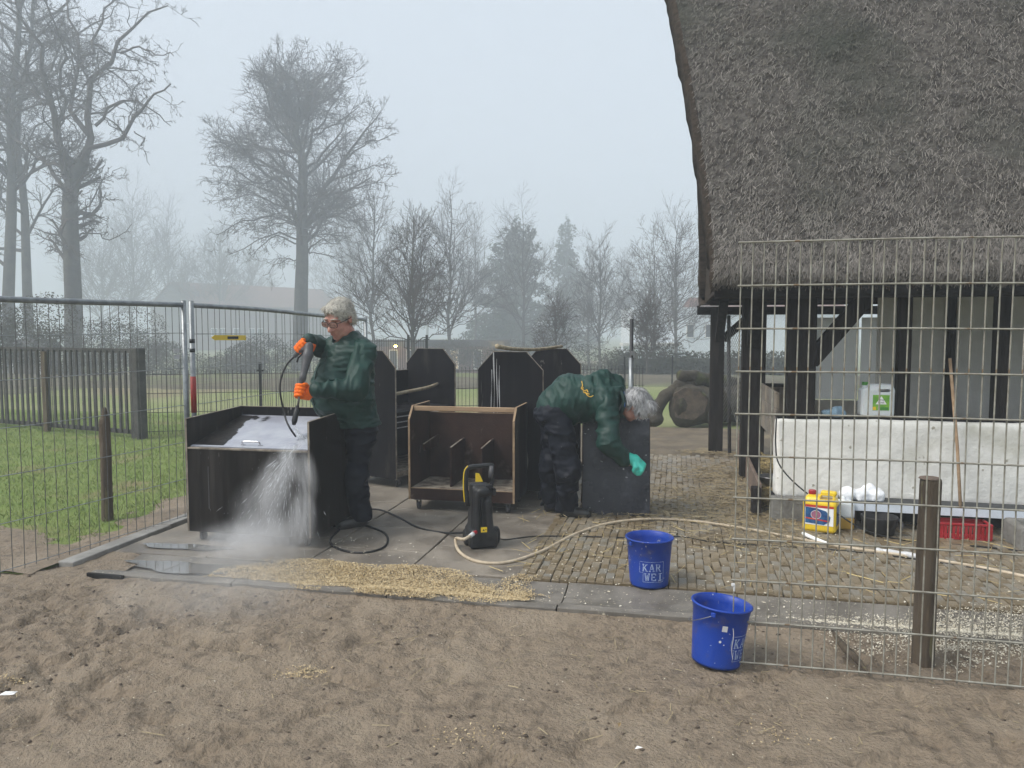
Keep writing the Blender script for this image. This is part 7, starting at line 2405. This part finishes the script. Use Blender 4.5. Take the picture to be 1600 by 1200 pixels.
# a few single things lying about
c = G(8, 1090, 0.0)
fe = thing('feather', 'white feather lying on the mud at the left edge', 'feather', c, 0.4)
part(fe, 'vane', MB().add([(-0.03, 0, 0.012), (-0.012, -0.016, 0.02), (0.03, -0.006, 0.01), (0.045, 0.004, 0.016), (0.0, 0.014, 0.022)], [(0, 1, 2, 4), (2, 3, 4)]).add([(-0.03, 0, 0.014), (-0.028, 0.01, 0.014), (-0.022, 0.03, 0.062), (-0.03, 0.02, 0.055)], [(0, 1, 2, 3)]), M['feather'])
part(fe, 'quill', MB().tube([(-0.035, 0.0, 0.012), (0.045, 0.003, 0.018)], 0.0012, 5), M['feather'])
for px, py, rz, lab in ((998, 1172, 0.3, 'pale curled leaf on the mud below the tilted bucket'), (968, 1135, 1.2, 'small yellow leaf flat on the mud')):
    lf_ = thing('fallen_leaf', lab, 'leaf', G(px, py, 0.0), rz)
    part(lf_, 'blade', MB().add([(-0.017, 0, 0.006), (-0.005, -0.008, 0.012), (0.017, -0.001, 0.008), (-0.002, 0.008, 0.013)], [(0, 1, 2, 3)]), M['leaf_dry'] if rz > 1 else M['feather'])
    part(lf_, 'stalk', MB().tube([(-0.028, 0.003, 0.004), (-0.017, 0, 0.007)], 0.001, 4), M['leaf_dry'])
sk = tag(link('twig', MB().tube(spline([G(1300, 985, 0.012), G(1318, 1010, 0.02), G(1338, 1030, 0.018), G(1358, 1052, 0.012)], 12), [0.004, 0.009, 0.013, 0.016, 0.018, 0.019, 0.019, 0.018, 0.016, 0.012, 0.008, 0.003], 7).mesh('twig', True), M['post_wood']),
         'dark piece of wood on the mud behind the wire panel', 'twig')

# ------------------------------------------------------------------ spray and haze
sp_ = G(455, 858)
m_, nt, v = volume_mat('spray_mist', (0.97, 0.98, 1.0), 2.0, 0.2)
def soft(nt, v, peak, nscale):
    """Density that dies away towards the rim of a unit ball, broken up by noise."""
    N, Lk = nt.nodes.new, nt.links.new
    tc = N('ShaderNodeTexCoord')
    le = N('ShaderNodeVectorMath')
    le.operation = 'LENGTH'
    Lk(tc.outputs['Object'], le.inputs[0])
    r1 = N('ShaderNodeMapRange')
    r1.interpolation_type = 'SMOOTHSTEP'
    r1.inputs['From Min'].default_value = 1.0
    r1.inputs['From Max'].default_value = 0.1
    Lk(le.outputs['Value'], r1.inputs['Value'])
    nz = N('ShaderNodeTexNoise')
    nz.inputs['Scale'].default_value = nscale
    nz.inputs['Detail'].default_value = 3.0
    mpn = N('ShaderNodeMapping')
    mpn.inputs['Scale'].default_value = (1.9, 1.9, 0.55)
    Lk(tc.outputs['Object'], mpn.inputs['Vector'])
    Lk(mpn.outputs[0], nz.inputs['Vector'])
    r2_ = N('ShaderNodeMapRange')
    r2_.inputs['From Min'].default_value = 0.32
    r2_.inputs['From Max'].default_value = 0.68
    r2_.inputs['To Max'].default_value = peak
    Lk(nz.outputs['Fac'], r2_.inputs['Value'])
    mu = N('ShaderNodeMath')
    mu.operation = 'MULTIPLY'
    Lk(r1.outputs[0], mu.inputs[0])
    Lk(r2_.outputs[0], mu.inputs[1])
    Lk(mu.outputs[0], v.inputs['Density'])


soft(nt, v, 15.0, 2.4)
m3, nt3, v3 = volume_mat('low_mist', (0.97, 0.98, 1.0), 0.30, 0.2)
soft(nt3, v3, 6.5, 2.6)
m2, nt2, v2 = volume_mat('drift_mist', (0.97, 0.98, 1.0), 0.30, 0.2)
soft(nt2, v2, 1.0, 2.0)
ball = MB().lathe([(max(0.001, math.sin(a)), -math.cos(a)) for a in np.linspace(0, math.pi, 13)], n=20).mesh('mist', True)
ball2 = ball.copy()
ball3 = ball.copy()
ball3.materials.append(m3)
ball.materials.append(m_)
ball2.materials.append(m2)
spray = tag(bpy.data.objects.new('water_spray', None), 'misty fan of spray water bouncing off the front of the cart', 'water spray', kind='stuff')
COL.objects.link(spray)
spray.location = sp_
hit = P(470, 684, 5.47)


def puff(c, r, tilt=0.0, me=None):
    o_ = bpy.data.objects.new('mist', me or ball)
    COL.objects.link(o_)
    o_.parent = spray
    o_.location = [float(x) for x in np.array(c) - sp_]
    o_.scale = r
    o_.rotation_euler = (0, tilt, rng.uniform(0, 6.28) if abs(r[0] - r[1]) < 0.02 else 0)
    return o_


puff(P(462, 702, 5.36), (0.035, 0.035, 0.13), R(38))
puff(P(452, 722, 5.27), (0.085, 0.08, 0.19), R(28))
puff(P(430, 756, 5.22), (0.17, 0.11, 0.28), R(20))
puff(P(412, 800, 5.20), (0.27, 0.15, 0.30), R(8), ball3)
puff(P(420, 838, 5.14), (0.40, 0.26, 0.22), 0, ball3)
puff(P(478, 745, 5.24), (0.10, 0.09, 0.24), R(-6))
puff(P(472, 805, 5.20), (0.13, 0.12, 0.24), 0)
puff(P(372, 848, 5.08), (0.36, 0.26, 0.17), 0, ball3)
puff(np.array((-1.75, 4.75, 0.10)), (0.75, 0.5, 0.30), 0, ball2)
puff(np.array((-1.65, 4.20, 0.08)), (0.85, 0.6, 0.28), 0, ball2)
n = 900
t = rng.uniform(0, 1, n) ** 0.8
path = spline([hit, P(455, 702, 5.30), P(432, 750, 5.20), P(420, 810, 5.12), P(415, 852, 5.05)], 40)
C = path[(t * 39).astype(int)] + rng.normal(0, 1, (n, 3)) * (0.015 + 0.15 * t[:, None]) * np.array((1, 0.5, 0.5))
C = C[C[:, 2] > 0.01]
n = len(C)
sz = rng.uniform(0.0004, 0.0009, n)
d_ = np.array((-0.25, -0.3, -1.0))
V = C[:, None, :] + oct_[None] * sz[:, None, None] * np.array((1, 1, 4.0))
Q = (of[None] + 6 * np.arange(n)[:, None, None]).reshape(-1, 3)
M['drop'] = mat('drop', (0.75, 0.78, 0.82), rough=0.1, spec=0.6)
part(spray, 'droplets', mesh_np('droplets', V.reshape(-1, 3), Q, True), M['drop'], world=True)

# streaks of flying water: from the nozzle to the lid, then fanning off the lid's edge
def streaks(origin, target, n, spread, seed, length, rad, t0=0.0, sag=0.0):
    r_ = np.random.default_rng(seed)
    o_, tg_ = np.array(origin), np.array(target)
    Vv, Qq = [], []
    for k in range(n):
        e = tg_ + r_.normal(0, 1, 3) * np.array(spread)
        d = e - o_
        t = t0 + (1 - t0) * r_.uniform(0, 1) ** 0.8
        L_ = length * r_.uniform(0.4, 1.3)
        a = o_ + d * t + np.array((0, 0, -sag * t * t))
        dn = d + np.array((0, 0, -2 * sag * t))
        dn /= np.linalg.norm(dn)
        b = a + dn * L_
        if b[2] < 0.02:
            continue
        sd_ = np.cross(dn, (0.0, 1.0, 0.2))
        sd_ /= np.linalg.norm(sd_)
        up_ = np.cross(sd_, dn)
        w_ = rad * r_.uniform(0.5, 1.4)
        m0 = (a + b) / 2
        i = len(Vv)
        Vv += [a, m0 + sd_ * w_, m0 + up_ * w_, m0 - sd_ * w_, m0 - up_ * w_, b]
        Qq += [(i, i + 1, i + 2), (i, i + 2, i + 3), (i, i + 3, i + 4), (i, i + 4, i + 1), (i + 5, i + 2, i + 1), (i + 5, i + 3, i + 2), (i + 5, i + 4, i + 3), (i + 5, i + 1, i + 4)]
    return mesh_np('jet_streaks', np.array(Vv), np.array(Qq), True)


part(spray, 'jet', streaks(ln_tip, hit, 60, (0.012, 0.02, 0.004), 1, 0.05, 0.0014), M['drop'], world=True)
edge_pt = P(462, 699, 5.36)
part(spray, 'jet', streaks(P(470, 690, 5.40), P(418, 742, 5.10), 90, (0.05, 0.05, 0.05), 2, 0.07, 0.0011, 0.0, 0.10), M['drop'], world=True)
part(spray, 'jet', streaks(P(455, 715, 5.28), P(420, 850, 5.08), 160, (0.17, 0.07, 0.06), 3, 0.06, 0.0009, 0.05, 0.0), M['drop'], world=True)

hzm, _, _ = volume_mat('haze', (0.74, 0.80, 0.87), HAZE, 0.0)
tag(link('haze', MB().box2((-395, -50, -3.4), (395, 565, 36)).mesh('haze'), hzm), 'even winter mist filling the whole scene', 'haze', kind='stuff')
